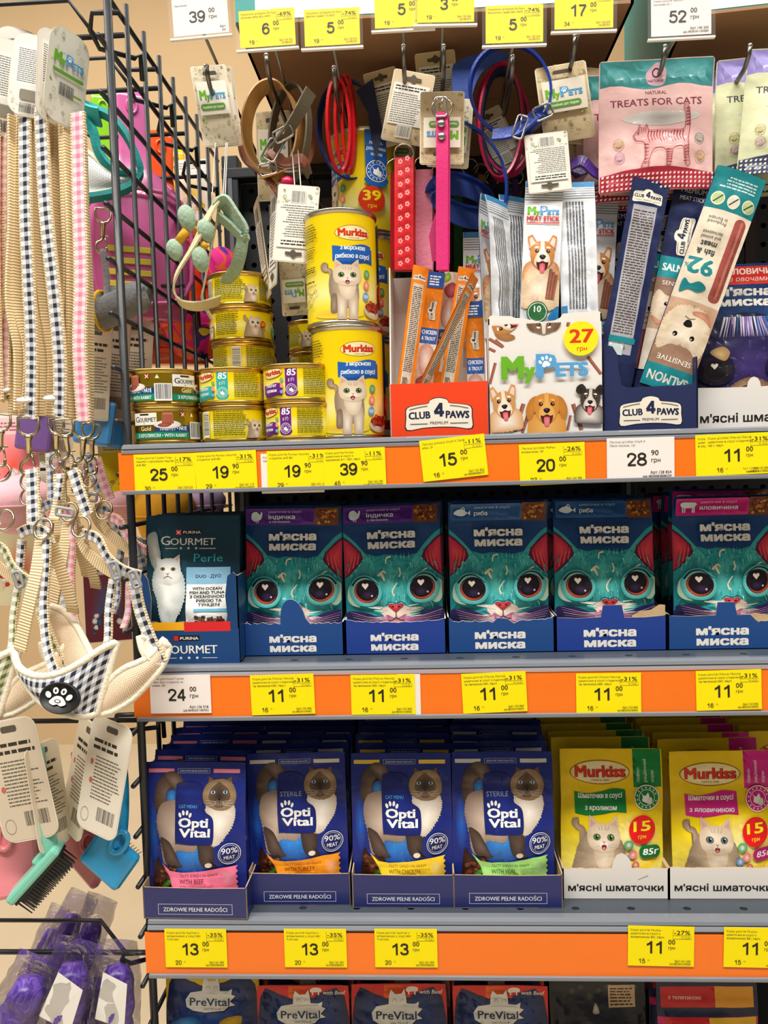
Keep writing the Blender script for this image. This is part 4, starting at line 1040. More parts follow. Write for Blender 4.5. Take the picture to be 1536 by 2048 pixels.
# ---- lowest shelf: only the tops show
low = [('yellow', 420, 1952, .03, 190, 2), ('red', 604, 1978, .02, 186, 6), ('red', 800, 1978, .02, 192, 6), ('red', 1002, 1978, .02, 190, 6), ('dark', 1200, 1995, .05, 190, 7), ('redyel', 1420, 2002, .03, 200, 6)]
arts = {'yellow': art_pre('yellow'), 'red': art_pre('red'), 'dark': art_dark(), 'redyel': art_redyel()}
for i, (kd, pc, pt, y, wp, nr) in enumerate(low):
    p = W(pc, 2000, y); wm = S(wp, pc, 2000, y); hh = W(pc, pt, y).z-Z4
    kit = pouch_kit('low_%s%d' % (kd, i), arts[kd], 430, 600, wm/430, .010, i+51, {'yellow': '#e0b81a', 'red': '#d8261e', 'dark': '#161a26', 'redyel': '#1a2040'}[kd], drop=max(0, hh/wm*430-600))
    nm = {'yellow': 'yellow-edged navy pouch with white splash badge', 'red': 'red-topped pouch with white splash badge', 'dark': 'dark pouch with a tan text panel', 'redyel': 'navy pouch with red and amber bands'}[kd]
    wh = {604: ' beside the yellow-edged pouch', 800: ' flanked by red-topped pouches', 1002: ' beside the dark pouches'}.get(pc, '')
    for r in range(nr+1):
        place_pouch(kit, (p.x+RN.uniform(-.002, .002), y+.024*r, Z4+.0005+RN.uniform(0, .004)*(r > 0)), -3, RN.uniform(-2, 2)*(r > 0), RN.uniform(-1, 1), nm+wh+(' in front' if r == 0 else ', %s in its row' % ORD[r]), None if r == 0 else 'lower shelf %s pouches%s' % (kd, wh))
# ------------------------------------------------------------------ top shelf: cans
M_GOLD = mat('gold_can_lacquer', '#c8a558', .3, metal=1.0); M_SILV = mat('tin_rim', '#c9c2b0', .28, metal=1.0)
def plate(a, x, y, k):
    a.push(x, y, k); a.ell(0, -5, 13, 4.2, '#d8d4cc'); a.ell(0, -4.4, 12, 3.6, '#fbfaf6', '#e6e2da')
    a.poly([(-5, -4), (6, -4), (6, 5), (-5, 5)], '#a85c48'); a.poly([(-5, 5), (6, 5), (4.5, 7), (-4, 7)], '#c07a62'); a.blob([(-9, -5), (-3, -3), (4, -4), (0, -7), (-7, -7)], '#b9654c', '#8a4030'); a.pop()
def wrap_gold():
    """gold pate tin, unrolled: 226 x 32 mm"""
    a = Art(3); a.rect(-113, 0, 113, 32, 'm#d8b428')
    for u in (-75, 0, 75):          # the design repeats round the tin
        a.rect(u-28, 8, u+30, 14.5, '#1d3f7c'); a.rect(u-28, 1.5, u+30, 8, '#158a68')
        a.text('ПАШТЕТ • PÂTÉ', u+14, 9.4, 3.4, '#ffffff', .02, 'c', w=26); a.text('З КРОЛИКОМ • WITH RABBIT', u+2, 2.8, 3.2, '#eafaf0', .02, 'c', w=50)
        a.rect(u-28, 8, u-4, 15, 'm#b8942c'); a.text('Gold', u-19, 9.3, 4.2, '#f4e8b8', .01, w=11)
        a.rect(u-28, 15, u-2, 27, '#efece4'); a.rect(u-20, 24.4, u-10, 26.2, '#3a2a20'); a.text('G', u-26, 18, 5.4, '#2a3038', .012, w=5); a.text('OURMET', u-20.6, 18, 4.2, '#2a3038', .012, w=18)
        a.ell(u-15, 16.4, .5, .5, '#333333'); plate(a, u+8, 20, 1.0)
        a.rect(u+21, 23, u+25, 27, '#c02a20'); a.line([(u+21.3, 23.3), (u+24.7, 26.7)], .6, '#ffffff'); a.line([(u+24.7, 23.3), (u+21.3, 26.7)], .6, '#ffffff')
        a.poly([(u+31, 23), (u+35, 23), (u+33, 27)], '#f0ead0')
    for u in (30.5, ): a.barcode(u+.5, 2.5, u+15, 17, '#1c2a44', '#f4f2ee')
    return a
def wrap_small(col, txt):
    """yellow small tin, unrolled: 226 x 32 mm"""
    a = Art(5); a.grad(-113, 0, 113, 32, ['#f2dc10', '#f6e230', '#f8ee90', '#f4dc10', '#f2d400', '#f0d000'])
    a.rect(-5, 5, 7, 32, col); a.blob([(-5, 6), (7, 6), (6, 1.5), (1, 0.6), (-4, 1.5)], col)
    a.text('85', 1, 21, 6.2, '#ffffff', .02, 'c', w=8.6, sh=.15); a.text('g (г)', 1, 16, 3, '#ffffff', 0, 'c', w=6)
    facebadge(a, 1, 7.6, 5.4, col)
    a.push(-20, 24, 1); murlogo(a, 0, 0, .085, 6); a.pop()
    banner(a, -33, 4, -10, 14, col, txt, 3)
    for x, y, c in ((-8.4, 17, '#2f9a40'), (-8.4, 11, '#f0764a'), (-8.6, 5.5, '#3f86d0')): a.ell(x, y, 1.9, 1.9, mixc(c, '#ffffff', .4), c, n=12)
    T = '#6a6410'
    a.bars(13, 3, 40, 28, 14, T, .5, .1)
    a.barcode(45, 4, 54, 26, '#2a2a20', '#f6f2e0', True)
    a.bars(60, 3, 94, 28, 13, T, .5, .12)
    a.bars(-104, 3, -76, 28, 13, T, .5, .12)
    a.push(-58, 15, .115); britcat(a, 1, False); a.pop(); a.ell(-49, 14, 3.6, 3.8, '#e02818'); a.text('25', -49, 12.6, 3.4, '#ffee20', .02, 'c', w=4.4)
    a.push(104, 12, .10); britcat(a, 1, False); a.pop()
    return a
def wrap_tall():
    """tall yellow tin, unrolled: 234 x 104 mm"""
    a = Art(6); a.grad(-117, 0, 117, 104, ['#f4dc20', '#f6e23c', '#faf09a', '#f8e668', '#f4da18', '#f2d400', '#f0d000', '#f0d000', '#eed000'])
    c = '#1f62b8'
    murlogo(a, 17, 84, .13, 2)
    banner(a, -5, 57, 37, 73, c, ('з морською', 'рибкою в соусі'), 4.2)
    a.ell(0, 6, 26, 5, '#e0b040', '#f2d840'); a.push(9, 42, .2, sx=.235); britcat(a, 1, True); a.pop()
    for x, y, cc, t in ((30, 45, '#3a9a3a', ''), (29, 34, '#f0804a', '1'), (28, 23, '#4a90d8', 'D3')): a.ell(x, y, 3.6, 4.2, mixc(cc, '#ffffff', .35), cc, n=14); a.text(t, x, y-1.4, 2.8, '#ffffff', .01, 'c') if t else None
    a.ell(38, 10, 13, 8, '#e8ddc8', '#c8b898'); a.ell(38, 13, 11.5, 5, '#7c2415'); a.chunks(27, 7, 49, 20, 30, ['#c8402a', '#a82818', '#d8603c'], 2, 4)
    T = '#6a6418'
    a.bars(-52, 78, -20, 96, 7, T, .4, .15); a.bars(-52, 62, -22, 74, 5, T, .4, .15); a.bars(-50, 48, -22, 54, 3, '#3a3a20', .5, .1); a.bars(-48, 38, -20, 40, 1, T, .8)
    pts = [(-48, 30), (-42, 26), (-36, 30), (-30, 26), (-24, 29), (-34, 20), (-44, 18), (-30, 16), (-38, 12)]
    for i, p in enumerate(pts):
        a.ring(p[0], p[1], 1.8, .4, T, 12)
        if i: a.line([p, pts[i-1]], .4, T, sm=0)
    # the other side
    a.rect(56, 52, 80, 104, c); a.blob([(56, 53), (80, 53), (78, 46), (68, 43), (58, 46)], c)
    for i, t in enumerate(('повно-', 'раціонний', 'корм')): a.text(t, 68, 88-6*i, 3.8, '#ffffff', .01, 'c', w=(15, 21, 12)[i], sh=.15)
    facebadge(a, 68, 60, 11.5, c)
    a.ell(62, 30, 14, 14, '#e23a14'); a.text('39', 62, 29, 10, '#ffee20', .03, 'c', w=18); a.text('грн', 62, 21, 4, '#ffee20', .01, 'c')
    a.bars(92, 8, 112, 96, 30, T, .4, .15); a.bars(-112, 8, -64, 60, 20, T, .4, .15); a.barcode(-100, 66, -70, 90, '#26261c', '#f6f2e0')
    return a
def can_kit(name, art, r, h, m_rim, s=.001):
    b = lathe_me(name+'_body', [(r*.9, .0), (r*.965, .0006), (r*.985, .0025), (r*.965, .004), (r*.955, .005), (r*.955, h-.005), (r*.965, h-.0042), (r*1.0, h-.0028), (r*1.005, h-.0012), (r*.99, h), (r*.95, h-.0004), (r*.93, h-.003)], 60)
    lid = lathe_me(name+'_lid', [(r*.94, h-.0032), (r*.9, h-.0026), (r*.8, h-.0030), (r*.78, h-.0024), (r*.3, h-.0024)], 40)
    tabm = prism_me(name+'_tab', [tuple(p) for p in rrect(-.006, -.010, .006, .012, .005)], .0012)
    for v in tabm.vertices: x, y, z = v.co; v.co = (x, z-.018, y+h-.0026)
    rr_ = r*.957
    cu = cylcuts(s, rr_)
    lab = art.build(name+'_label', cylmap(s, rr_, .0048), INK_CAN, cu, (), clip=(-pi*rr_/s, 0, pi*rr_/s, (h-.0098)/s), nrm=cylnrm(s, rr_))
    return dict(b=b, lid=lid, tab=tabm, lab=lab, m=m_rim, r=r, h=h)
def can(k, x, y, z, rz, label, group=None):
    t = thing('food_can', label, 'can', (x, y, z), (0, 0, R(rz)), group)
    new_obj('can_body', k['b'], t, k['m']); new_obj('label', k['lab'], t)
    l = new_obj('lid', k['lid'], t, k['m']); new_obj('pull_tab', k['tab'], l, M_STEEL)
    return t
R1, H1, R2, H2 = .0358, .0378, .0372, .1125
KG = can_kit('gold', wrap_gold(), R1, H1, M_GOLD)
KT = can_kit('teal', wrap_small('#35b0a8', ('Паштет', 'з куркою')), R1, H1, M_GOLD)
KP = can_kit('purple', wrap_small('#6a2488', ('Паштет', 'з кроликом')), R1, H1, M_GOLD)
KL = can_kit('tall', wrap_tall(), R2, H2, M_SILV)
def rotu(u, r): return -math.degrees(u*.001/(r*.957))     # turn the can so that label position u faces the camera
xa = W(333, 850, .04).x; xb = W(471, 850, .046).x; xc_ = W(598, 850, .036).x; xd = W(484, 650, .125).x; xe = W(698, 800, .046).x; xf = W(722, 400, .132).x
can(KG, xa, .04, Z1, rotu(-4, R1), 'gold pate can with green band, lower of the two-can stack by the wire panel')
can(KG, xa-.001, .04, Z1+H1, rotu(28, R1), 'gold pate can showing its barcode, topmost of its stack')
can(KT, xb, .048, Z1, rotu(75, R1), 'yellow can showing small print under the teal-panel can')
can(KT, xb-.001, .047, Z1+H1, rotu(4, R1), 'yellow can with teal 85 panel on top of a plain-print can')
can(KP, xc_+.001, .036, Z1, rotu(10, R1), 'yellow can with purple panel under another purple-panel can')
can(KP, xc_, .036, Z1+H1, rotu(2, R1), 'yellow can with purple 85 panel, topmost of its stack')
for i, (u, l) in enumerate(((80, 'yellow can at the bottom of the five-can stack'), (60, 'second yellow can from the bottom of the five-can stack'), (50, 'yellow can showing a barcode in the middle of the five-can stack'), (-80, 'yellow can with a small cat picture, below the top of the five-can stack'), (82, 'topmost yellow can of the five-can stack'))):
    can(KT, xd+(-.001, .001, .001, 0, -.001)[i], .125, Z1+H1*i, rotu(u, R1), l)
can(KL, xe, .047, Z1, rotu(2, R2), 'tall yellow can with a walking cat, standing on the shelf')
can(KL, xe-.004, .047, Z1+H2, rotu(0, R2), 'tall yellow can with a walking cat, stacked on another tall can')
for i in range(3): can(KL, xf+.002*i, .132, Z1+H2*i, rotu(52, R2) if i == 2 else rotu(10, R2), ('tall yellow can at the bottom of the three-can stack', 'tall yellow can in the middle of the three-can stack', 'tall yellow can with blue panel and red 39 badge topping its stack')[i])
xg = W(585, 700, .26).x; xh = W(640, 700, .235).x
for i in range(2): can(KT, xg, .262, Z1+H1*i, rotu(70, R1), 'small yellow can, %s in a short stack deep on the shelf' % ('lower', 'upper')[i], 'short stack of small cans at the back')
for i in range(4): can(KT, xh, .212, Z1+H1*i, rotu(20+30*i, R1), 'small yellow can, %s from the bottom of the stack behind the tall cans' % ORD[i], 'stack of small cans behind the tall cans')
xk = W(440, 800, .20).x
for i in range(2): can(KP, xk, .205, Z1+H1*i, rotu(70, R1), 'yellow can, %s of the low stack behind the gold cans' % ('lower', 'upper')[i], 'low stack of cans behind the gold ones')

# ------------------------------------------------------------------ top shelf: boxes of treat sticks
def clublogo(a, x, y, k):
    a.push(x, y, k)
    out = [(-200, -62), (-150, -80), (0, -96), (150, -80), (200, -62), (196, 0), (192, 40), (120, 62), (66, 66), (44, 90), (0, 104), (-44, 90), (-66, 66), (-120, 62), (-192, 40), (-198, 0)]
    out = [(-200, -92), (-100, -82), (0, -78), (100, -82), (200, -92), (203, -20), (197, 40), (130, 58), (66, 66), (50, 88), (0, 100), (-50, 88), (-66, 66), (-130, 58), (-197, 40), (-203, -20)]
    P = [tuple(p) for p in cr(out, 3, True)]
    a.poly([(p[0]*1.03, p[1]*1.05) for p in P], '#151c34'); a.poly(P, '#f2ead8')
    a.text('CLUB', -186, -28, 42, '#20284a', .035, w=132, rot=2); a.text('PAWS', 44, -24, 42, '#20284a', .035, w=142, rot=-2); a.figure('4', 36, -18, 92, '#20284a', .2)
    a.text('PREMIUM', 0, -62, 17, '#4a4a5a', .0, 'c', w=110); a.rect(-180, -60, -70, -56, '#4a4a5a'); a.rect(70, -60, 180, -56, '#4a4a5a')
    a.line([(-184, 32), (-120, 46), (-70, 52)], 4, '#4a4a5a'); a.line([(184, 32), (120, 46), (70, 52)], 4, '#4a4a5a'); a.pop()
def dogface(a, x, y, k, rot, F_, L, D, ear='drop', body=True):
    a.push(x, y, k, rot)
    if body: a.blob([(-80, -40), (80, -40), (104, -150), (60, -170), (-60, -170), (-104, -150)], L, F_, (0, -110), fur=6)
    if ear == 'drop':
        for s in (-1, 1): a.blob([(s*50, 64), (s*92, 50), (s*116, -10), (s*106, -62), (s*84, -60), (s*66, -10)], mixc(F_, D, .25), mixc(F_, D, .5), fur=4)
    a.blob([(-70, 20), (-58, 64), (0, 82), (58, 64), (70, 20), (62, -30), (34, -76), (0, -86), (-34, -76), (-62, -30)], F_, mixc(F_, D, .22), (0, 10), fur=4)
    if ear == 'up':
        for s in (-1, 1): a.poly([(s*26, 66), (s*58, 122), (s*84, 110), (s*76, 36)], mixc(F_, D, .15)); a.poly([(s*42, 68), (s*60, 106), (s*76, 96), (s*68, 48)], mixc(L, '#d89a84', .5))
    if ear == 'tip':
        for s in (-1, 1): a.blob([(s*30, 66), (s*60, 112), (s*96, 96), (s*104, 60), (s*76, 40)], D, mixc(F_, D, .6), fur=4)
    a.blob([(-10, 80), (10, 80), (14, 30), (40, -10), (44, -54), (0, -88), (-44, -54), (-40, -10), (-14, 30)], L, mixc(L, F_, .4), (0, -30))
    for s in (-1, 1):
        a.ell(s*33, 22, 12, 11, '#1a120e'); a.ell(s*33, 21, 8, 8, '#3a2416'); a.ell(s*33+3, 25, 2.6, 2.6, '#ffffff')
        a.blob([(s*20, 46), (s*38, 50), (s*46, 40), (s*34, 38)], L)
    a.blob([(-34, -40), (0, -30), (34, -40), (24, -82), (0, -92), (-24, -82)], '#3a1214', '#5a2020'); a.blob([(-16, -56), (0, -50), (16, -56), (13, -98), (0, -106), (-13, -98)], '#f08a94', '#d8606e')
    a.blob([(-38, -36), (-20, -44), (0, -36), (20, -44), (38, -36), (28, -14), (0, -8), (-28, -14)], L, mixc(L, F_, .25))
    a.blob([(-19, -8), (0, 0), (19, -8), (12, -24), (0, -30), (-12, -24)], '#241a18', '#0c0808'); a.ell(-4, -8, 6, 3, '#6a5a58')
    a.pop()
def mypets(a, x, y, k, w=520):
    """two-colour word mark: green My, blue Pets with a paw in the P"""
    a.push(x, y, k)
    a.text('M', 0, 0, 128, '#6cb22a', .05, w=122); a.text('y', 138, 0, 92, '#6cb22a', .045, w=56); a.text('P', 216, 4, 132, '#58a4dc', .055, w=104)
    a.text('ETS', 330, 4, 78, '#58a4dc', .05, w=190); a.ell(262, 92, 28, 34, '#58a4dc'); a.paw(264, 92, 62, '#ffffff', 12); a.pop()
def stickmeat(a, x0, y0, x1, y1, w):
    a.line([(x0, y0), (x1, y1)], w, '#8a5040'); a.line([(x0+w*.2, y0), (x1+w*.2, y1)], w*.45, '#a86a54')
# --- orange box with sticks
M_BORANGE = mat('box_orange', '#ee4416', .4, coat=.15); M_BNAVYD = mat('box_dark_navy', '#232c58', .4, coat=.15)
oa = Art(1); clublogo(oa, 305, 142, 1.0)
yb = .014
hf = S(108, 880, 820, yb)
t, p, w = tray('orange and white treat box with a cream logo and slim sachets inside', 781, 977, 872, yb, Z1, hf, .085, M_BORANGE, M_BWHITE, None, oa, 612, back_h=.176, rotz=-2)
def art_stickback(edge, seed=1, logo=True, W_=100, H_=740, paper='#d8cdbb'):
    a = Art(seed); a.rect(0, 0, W_, H_, edge); a.rect(W_*.14, H_*.05, W_*.78, H_*.86, paper); a.bars(W_*.18, H_*.16, W_*.74, H_*.84, 46, '#55493c', .55, .05)
    if logo: a.push(W_*.48, H_*.91, W_/520); clublogo(a, 0, 0, 1); a.pop()
    a.bars(W_*.2, H_*.06, W_*.6, H_*.12, 3, '#8a8070', .6); return a
def art_chick(seed=2):
    a = Art(seed); a.rect(0, 0, 100, 740, '#f08a1c'); a.grad(0, 0, 100, 330, ['#d8cfc0', '#c89a86', '#d8b8a4', '#e8e0d4'])
    a.rect(0, 330, 100, 420, '#2a62b4'); a.text('CHICKEN', 50, 385, 22, '#ffffff', .02, 'c', w=84); a.text('& TROUT', 50, 350, 20, '#ffffff', .02, 'c', w=80)
    a.blob([(10, 300), (50, 330), (88, 290), (90, 200), (50, 150), (16, 200)], '#f0e4d8', '#c8907c', fur=6); a.blob([(10, 120), (60, 150), (90, 100), (50, 60), (16, 80)], '#c8606a', '#8a3a3a')
    a.blob([(60, 40), (94, 60), (96, 20), (70, 6)], '#a8c838', '#6a9020'); a.push(50, 520, .26, 90); clublogo(a, 0, 0, 1); a.pop(); a.rect(0, 650, 100, 740, '#2c5cac'); a.bars(16, 664, 84, 724, 4, '#ffffff', .5); return a
kb1 = pouch_kit('stick_back', art_stickback('#f08a1c'), 100, 740, .0172/100, .0028, 71, '#f08a1c', rad=4, flat_top=.06, wr=.4)
kf1 = pouch_kit('stick_front', art_chick(), 100, 740, .0180/100, .0028, 73, '#f08a1c', rad=4, flat_top=.06, wr=.4)
def lean(px0, py0, px1, py1, y):
    """base point and tilt (about y) of a sachet whose centre line runs between two photo pixels"""
    a = W(px0, py0, y); b = W(px1, py1, y); d = b-a
    return a, math.degrees(math.atan2(d.x, d.z)), d.length
def stick(kit, b, tpt, y, label, name='treat_stick', dn=.0, rz=0, rx=-3, group=None, flip=False):
    a, an, ln = lean(*b, *tpt, y); base = W(b[0], b[1], y)
    up = V((sin(R(an)), 0, cos(R(an))))
    top = base+up*ln; bot = top-up*kit['h']
    if flip: return place_pouch(kit, top, 0, rz, an+180, label, group, 'treat stick', name, 'sachet')
    return place_pouch(kit, bot, rx, rz, an, label, group, 'treat stick', name, 'sachet')
stick(kb1, (812, 762), (848, 530), .034, 'orange treat sachet showing its printed back, leaning right against the white wall', rz=22)
stick(kf1, (846, 762), (874, 541), .050, 'orange treat sachet showing meat picture, beside the leftmost one')
stick(kf1, (884, 762), (906, 545), .064, 'treat sachet turned upside down with blue end up', flip=True)
stick(kb1, (898, 762), (937, 532), .040, 'orange treat sachet showing its printed back, beside the crossing one', rz=10)
stick(kb1, (850, 765), (962, 556), .027, 'orange treat sachet standing edge-on across the others', rz=62)
stick(kf1, (952, 762), (948, 600), .046, 'orange treat sachet at the right edge of its box')
# --- white box of meat sticks
ma = Art(2); ma.rect(0, 0, 698, 775, '#e9e6e3')
for (a_, b_, c_, d_, w_) in ((40, 590, 90, 545, 22), (4, 600, 84, 548, 20), (2, 540, 40, 520, 18), (4, 320, 40, 450, 18), (610, 470, 690, 360, 20), (150, 20, 210, 190, 26), (200, 10, 236, 120, 20), (516, 180, 566, 20, 26), (480, 20, 500, 110, 16), (490, 660, 512, 775, 20), (460, 700, 480, 770, 18), (180, 770, 212, 712, 20)): stickmeat(ma, a_, b_, c_, d_, w_)
dogface(ma, 98, 690, .92, 92, '#c98a4c', '#f6efe4', '#4a2a18', 'drop', False); dogface(ma, 342, 700, .98, 180, '#8a6a50', '#f4efe8', '#33241c', 'drop', False)
dogface(ma, 90, 190, .98, 6, '#d9a060', '#fbf5ea', '#7a4a20', 'up'); dogface(ma, 352, 160, 1.1, 0, '#d8923c', '#e8b468', '#8a4a14', 'drop'); dogface(ma, 620, 200, .86, -4, '#4a4038', '#f4ece2', '#1c1614', 'tip')
mypets(ma, 84, 350, 1.0)
ma.ell(566, 580, 106, 106, '#f4e81a'); ma.text('27', 570, 556, 78, '#e03c14', .03, 'c', w=140); ma.text('грн', 572, 506, 24, '#e03c14', .008, 'c', w=60)
yb = .012; hf = S(236, 1090, 745, yb)
top = [(1, hf), (.97, hf+.002), (.66, hf+.0005), (.64, hf-.003)]+[(.62-.03*k, hf-.0045-.002*sin(k*.4)+RN.uniform(-.0004, .0004)) for k in range(12)]+[(.24, hf-.002), (.2, hf), (.02, hf+.001), (0, hf-.002)]
t, p, w = tray('white treat box printed with dogs and a yellow 27 price dot', 981, 1204, 861, yb, Z1, hf-.004, .085, M_BWHITE, M_BWHITE, top, None, 698, back_h=hf-.004, rotz=0)
new_obj('front_print', ma.build('front_print', flatmap(w/698, -w/2, 0), INK_CARD, clip=(1, 1, 697, (hf-.008)/w*698)), t)
o = new_obj('lid_flap', prism_me('lid_flap', [(-.058, .004), (-.018, .036), (.0, .034), (.022, .03), (.022, .028), (-.012, .020)], .0008, M_BWHITE, M_BWHITE), t); o.location = (.004, .055, hf+.088)
def art_meat(seed=1, W_=200, H_=760):
    a = Art(seed); a.rect(0, 0, W_, H_, '#e6e9ee')
    for k in range(5): a.rect(0, 716-k*13, W_, 720-k*13, '#6a7684')
    a.rect(0, 728, W_, 760, '#3a7fae')
    mypets(a, 20, 590, .31); a.text('MEAT STICK', 100, 558, 22, '#d8362c', .03, 'c', w=170); a.rect(14, 544, 186, 549, '#d8362c')
    dogface(a, 100, 372, .92, 0, '#d08a48', '#faf3e8', '#6a3a1c', 'up'); a.blob([(10, 250), (60, 300), (140, 300), (190, 250), (196, 100), (4, 100)], '#f2e4d0', '#d8b890', fur=6)
    dogface(a, 100, 372, .92, 0, '#d08a48', '#faf3e8', '#6a3a1c', 'up', False)
    for k in range(3): stickmeat(a, 130+k*16, 140, 150+k*16, 300-k*14, 16)
    a.ell(84, 70, 56, 56, '#2e6a3a'); a.ring(84, 70, 48, 3, '#ffffff'); a.text('10', 84, 70, 32, '#ffffff', .01, 'c'); a.blob([(140, 40), (196, 110), (200, 30)], '#2a80c0'); return a
def art_meatback(seed=1, W_=200, H_=760):
    a = Art(seed); a.rect(0, 0, W_, H_, '#e4e8ee')
    for k in range(5): a.rect(0, 716-k*13, W_, 720-k*13, '#76828e')
    a.rect(0, 728, W_, 760, '#3f8cc4')
    for k in range(6): a.bars(40+k*17, 60, 40+k*17+11, 650, 110, '#5a6068', .6, .02)
    a.rect(0, 0, 30, 80, '#3f8cc4'); return a
km1 = pouch_kit('meat_front', art_meat(), 200, 760, .0375/200, .0055, 81, '#e6e9ee', rad=2, flat_top=.09, wr=1.0, zig=True)
km2 = pouch_kit('meat_back', art_meatback(), 200, 760, .0365/200, .0055, 83, '#e2e6ec', rad=2, flat_top=.09, wr=1.2, zig=True)
stick(km1, (1078, 640), (1091, 360), .030, 'silver meat stick sachet with a dog portrait at the front of its box')
stick(km2, (1160, 640), (1155, 356), .034, 'silver meat stick sachet showing its back beside the dog portrait')
stick(km2, (1006, 640), (1010, 392), .026, 'silver meat stick sachet standing half edge-on, second from the orange box', rz=50)
stick(km2, (1034, 640), (1040, 386), .052, 'silver meat stick sachet behind the half edge-on one', rz=25)
stick(km1, (985, 640), (985, 395), .045, 'silver meat stick sachet standing edge-on in its box', rz=58)
stick(km1, (1188, 640), (1203, 388), .066, 'silver meat stick sachet leaning behind the right corner of its box')
stick(km1, (962, 640), (962, 462), .084, 'silver meat stick sachet set low at the back left of its box')
# --- navy box of salmon sticks
na = Art(3); clublogo(na, 305, 130, .98)
yb = .016; hf = S(100, 1300, 815, yb)
top = [(1, hf+.022), (.985, hf+.02), (.975, hf-.002), (.95, hf-.004), (.9, hf-.005), (.25, hf-.006), (.19, hf-.003), (.165, hf+.01), (.15, hf+.026), (.1, hf+.034), (.01, hf+.036), (0, hf+.036)]
t, p, w = tray('dark navy treat box with a cream logo and long sachets leaning in it', 1209, 1394, 860, yb, Z1, hf, .08, M_BNAVYD, M_BNAVYD, top, na, 612, back_h=.10, rotz=1)
def art_salmon(seed=1, W_=240, H_=1180):
    a = Art(seed); a.rect(0, 0, W_, H_, '#1d2650')
    a.text('PREMIUM', 120, 1080, 30, '#e8e4da', .004, 'c', w=150); a.text('MEAT STICK', 120, 1036, 24, '#e8e4da', .004, 'c', w=150)
    a.push(110, 820, .56, 90); clublogo(a, 0, 0, 1); a.pop()
    a.rect(0, 560, W_, 690, '#1d8a94'); a.text('SALMON', 120, 604, 42, '#f2efe6', .02, 'c', w=196)
    a.grad(0, 250, W_, 560, ['#b89a80', '#9a7a66', '#8a6a5c']); a.text('SENSITIVE', 120, 518, 24, '#f2efe6', 0, 'c', w=170)
    a.push(120, 390, 1.05); dogwhite(a); a.pop()
    a.grad(0, 0, W_, 250, ['#e6ddce', '#d8c8b4']); a.rr(64, -30, 176, 220, 50, '#a8544c'); a.line([(100, 0), (100, 206)], 12, '#c47a6c', sm=0); a.line([(140, 0), (140, 206)], 10, '#8a3c38', sm=0); return a
def dogwhite(a):
    a.blob([(-90, 90), (-40, 60), (40, 60), (90, 90), (110, 20), (96, -60), (50, -110), (-50, -110), (-96, -60), (-110, 20)], '#f4ead8', '#d8c4a8', fur=8)
    for s in (-1, 1): a.ell(s*40, 14, 11, 11, '#1a1410'); a.ell(s*40+3, 18, 3, 3, '#ffffff')
    a.blob([(-20, -34), (0, -26), (20, -34), (12, -54), (0, -58), (-12, -54)], '#241c1a', '#0c0808'); a.line([(-24, -70), (0, -62), (24, -70)], 4, '#8a6a58')
    a.blob([(-100, -60), (-60, -80), (-10, -84), (-10, -100), (-70, -104)], '#e0a888', '#c07a60')
def art_salmon2(seed=1, W_=240, H_=1180):
    """turned-over face: teal end with round pictograms, 92 % claim, dog, SALMON"""
    a = Art(seed); a.rect(0, 0, W_, H_, '#1d2650')
    a.rect(0, 0, W_, 200, '#1b8088')
    for i in range(3): x = 40+i*76; a.ell(x, 150, 30, 34, '#e8e0cc' if i == 1 else '#b8c890'); a.ring(x, 150, 29, 4, '#f0ead8'); a.line([(x-18, 130), (x+18, 170)], 6, '#2a4a3a')
    a.bars(30, 40, 210, 100, 4, '#b8d8d8', .5)
    a.rect(0, 200, W_, 640, '#e4d8c4'); a.rr(18, 214, 76, 620, 26, '#a8544c'); a.line([(40, 224), (40, 600)], 12, '#c47a6c', sm=0)
    a.text('92', 160, 440, 74, '#1b8088', .03, 'c', w=120); a.text('%', 222, 470, 20, '#1b8088', .01, 'c'); a.text('fish &', 160, 392, 26, '#3a4a48', .02, 'c'); a.text('meat', 160, 356, 26, '#3a4a48', .02, 'c')
    a.text('and animal', 160, 330, 15, '#3a4a48', .004, 'c'); a.text('derivatives', 160, 308, 15, '#3a4a48', .004, 'c'); a.text('Produced', 160, 256, 16, '#3a4a48', 0, 'c'); a.text('in Europe', 160, 236, 16, '#3a4a48', 0, 'c')
    a.blob([(100, 570), (130, 596), (180, 592), (214, 610), (214, 546), (180, 566), (140, 548)], '#1b8088')
    a.grad(0, 640, W_, 960, ['#c8a488', '#a8846c', '#9a7a66']); a.push(120, 790, 1.08); dogwhite(a); a.pop(); a.text('SENSITIVE', 120, 912, 24, '#f2efe6', 0, 'c', w=170)
    a.rect(0, 960, W_, 1070, '#1d8a94'); a.text('SALMON', 120, 996, 42, '#f2efe6', .02, 'c', w=196)
    a.push(70, 1150, .4, 90); clublogo(a, 0, 0, 1); a.pop(); return a
def art_navyback(seed=1):
    a = art_stickback('#1f2852', seed, True, 240, 1180, '#a8a8b4'); a.rect(30, 130, 200, 168, '#1d8a94'); a.rect(40, 50, 130, 120, '#c8d8dc'); return a
kn1 = pouch_kit('salmon_front', art_salmon(), 240, 1180, .0400/240, .005, 91, '#1d2650', drop=130, rad=4, flat_top=.05, wr=.9)
kn2 = pouch_kit('salmon_turned', art_salmon2(), 240, 1180, .0492/240, .005, 93, '#1d2650', rad=4, flat_top=.05, wr=.9)
kn3 = pouch_kit('salmon_back', art_navyback(), 240, 1180, .0370/240, .005, 95, '#1f2852', drop=230, rad=4, flat_top=.05, wr=.9)
stick(kn3, (1232, 740), (1312, 352), .024, 'navy treat sachet showing its grey printed back', rz=4)
stick(kn1, (1310, 770), (1402, 346), .036, 'navy salmon treat sachet with a white dog, behind the turned one')
stick(kn2, (1322, 790), (1484, 346), .0275, 'navy salmon treat sachet turned upside down with teal end up', flip=True)
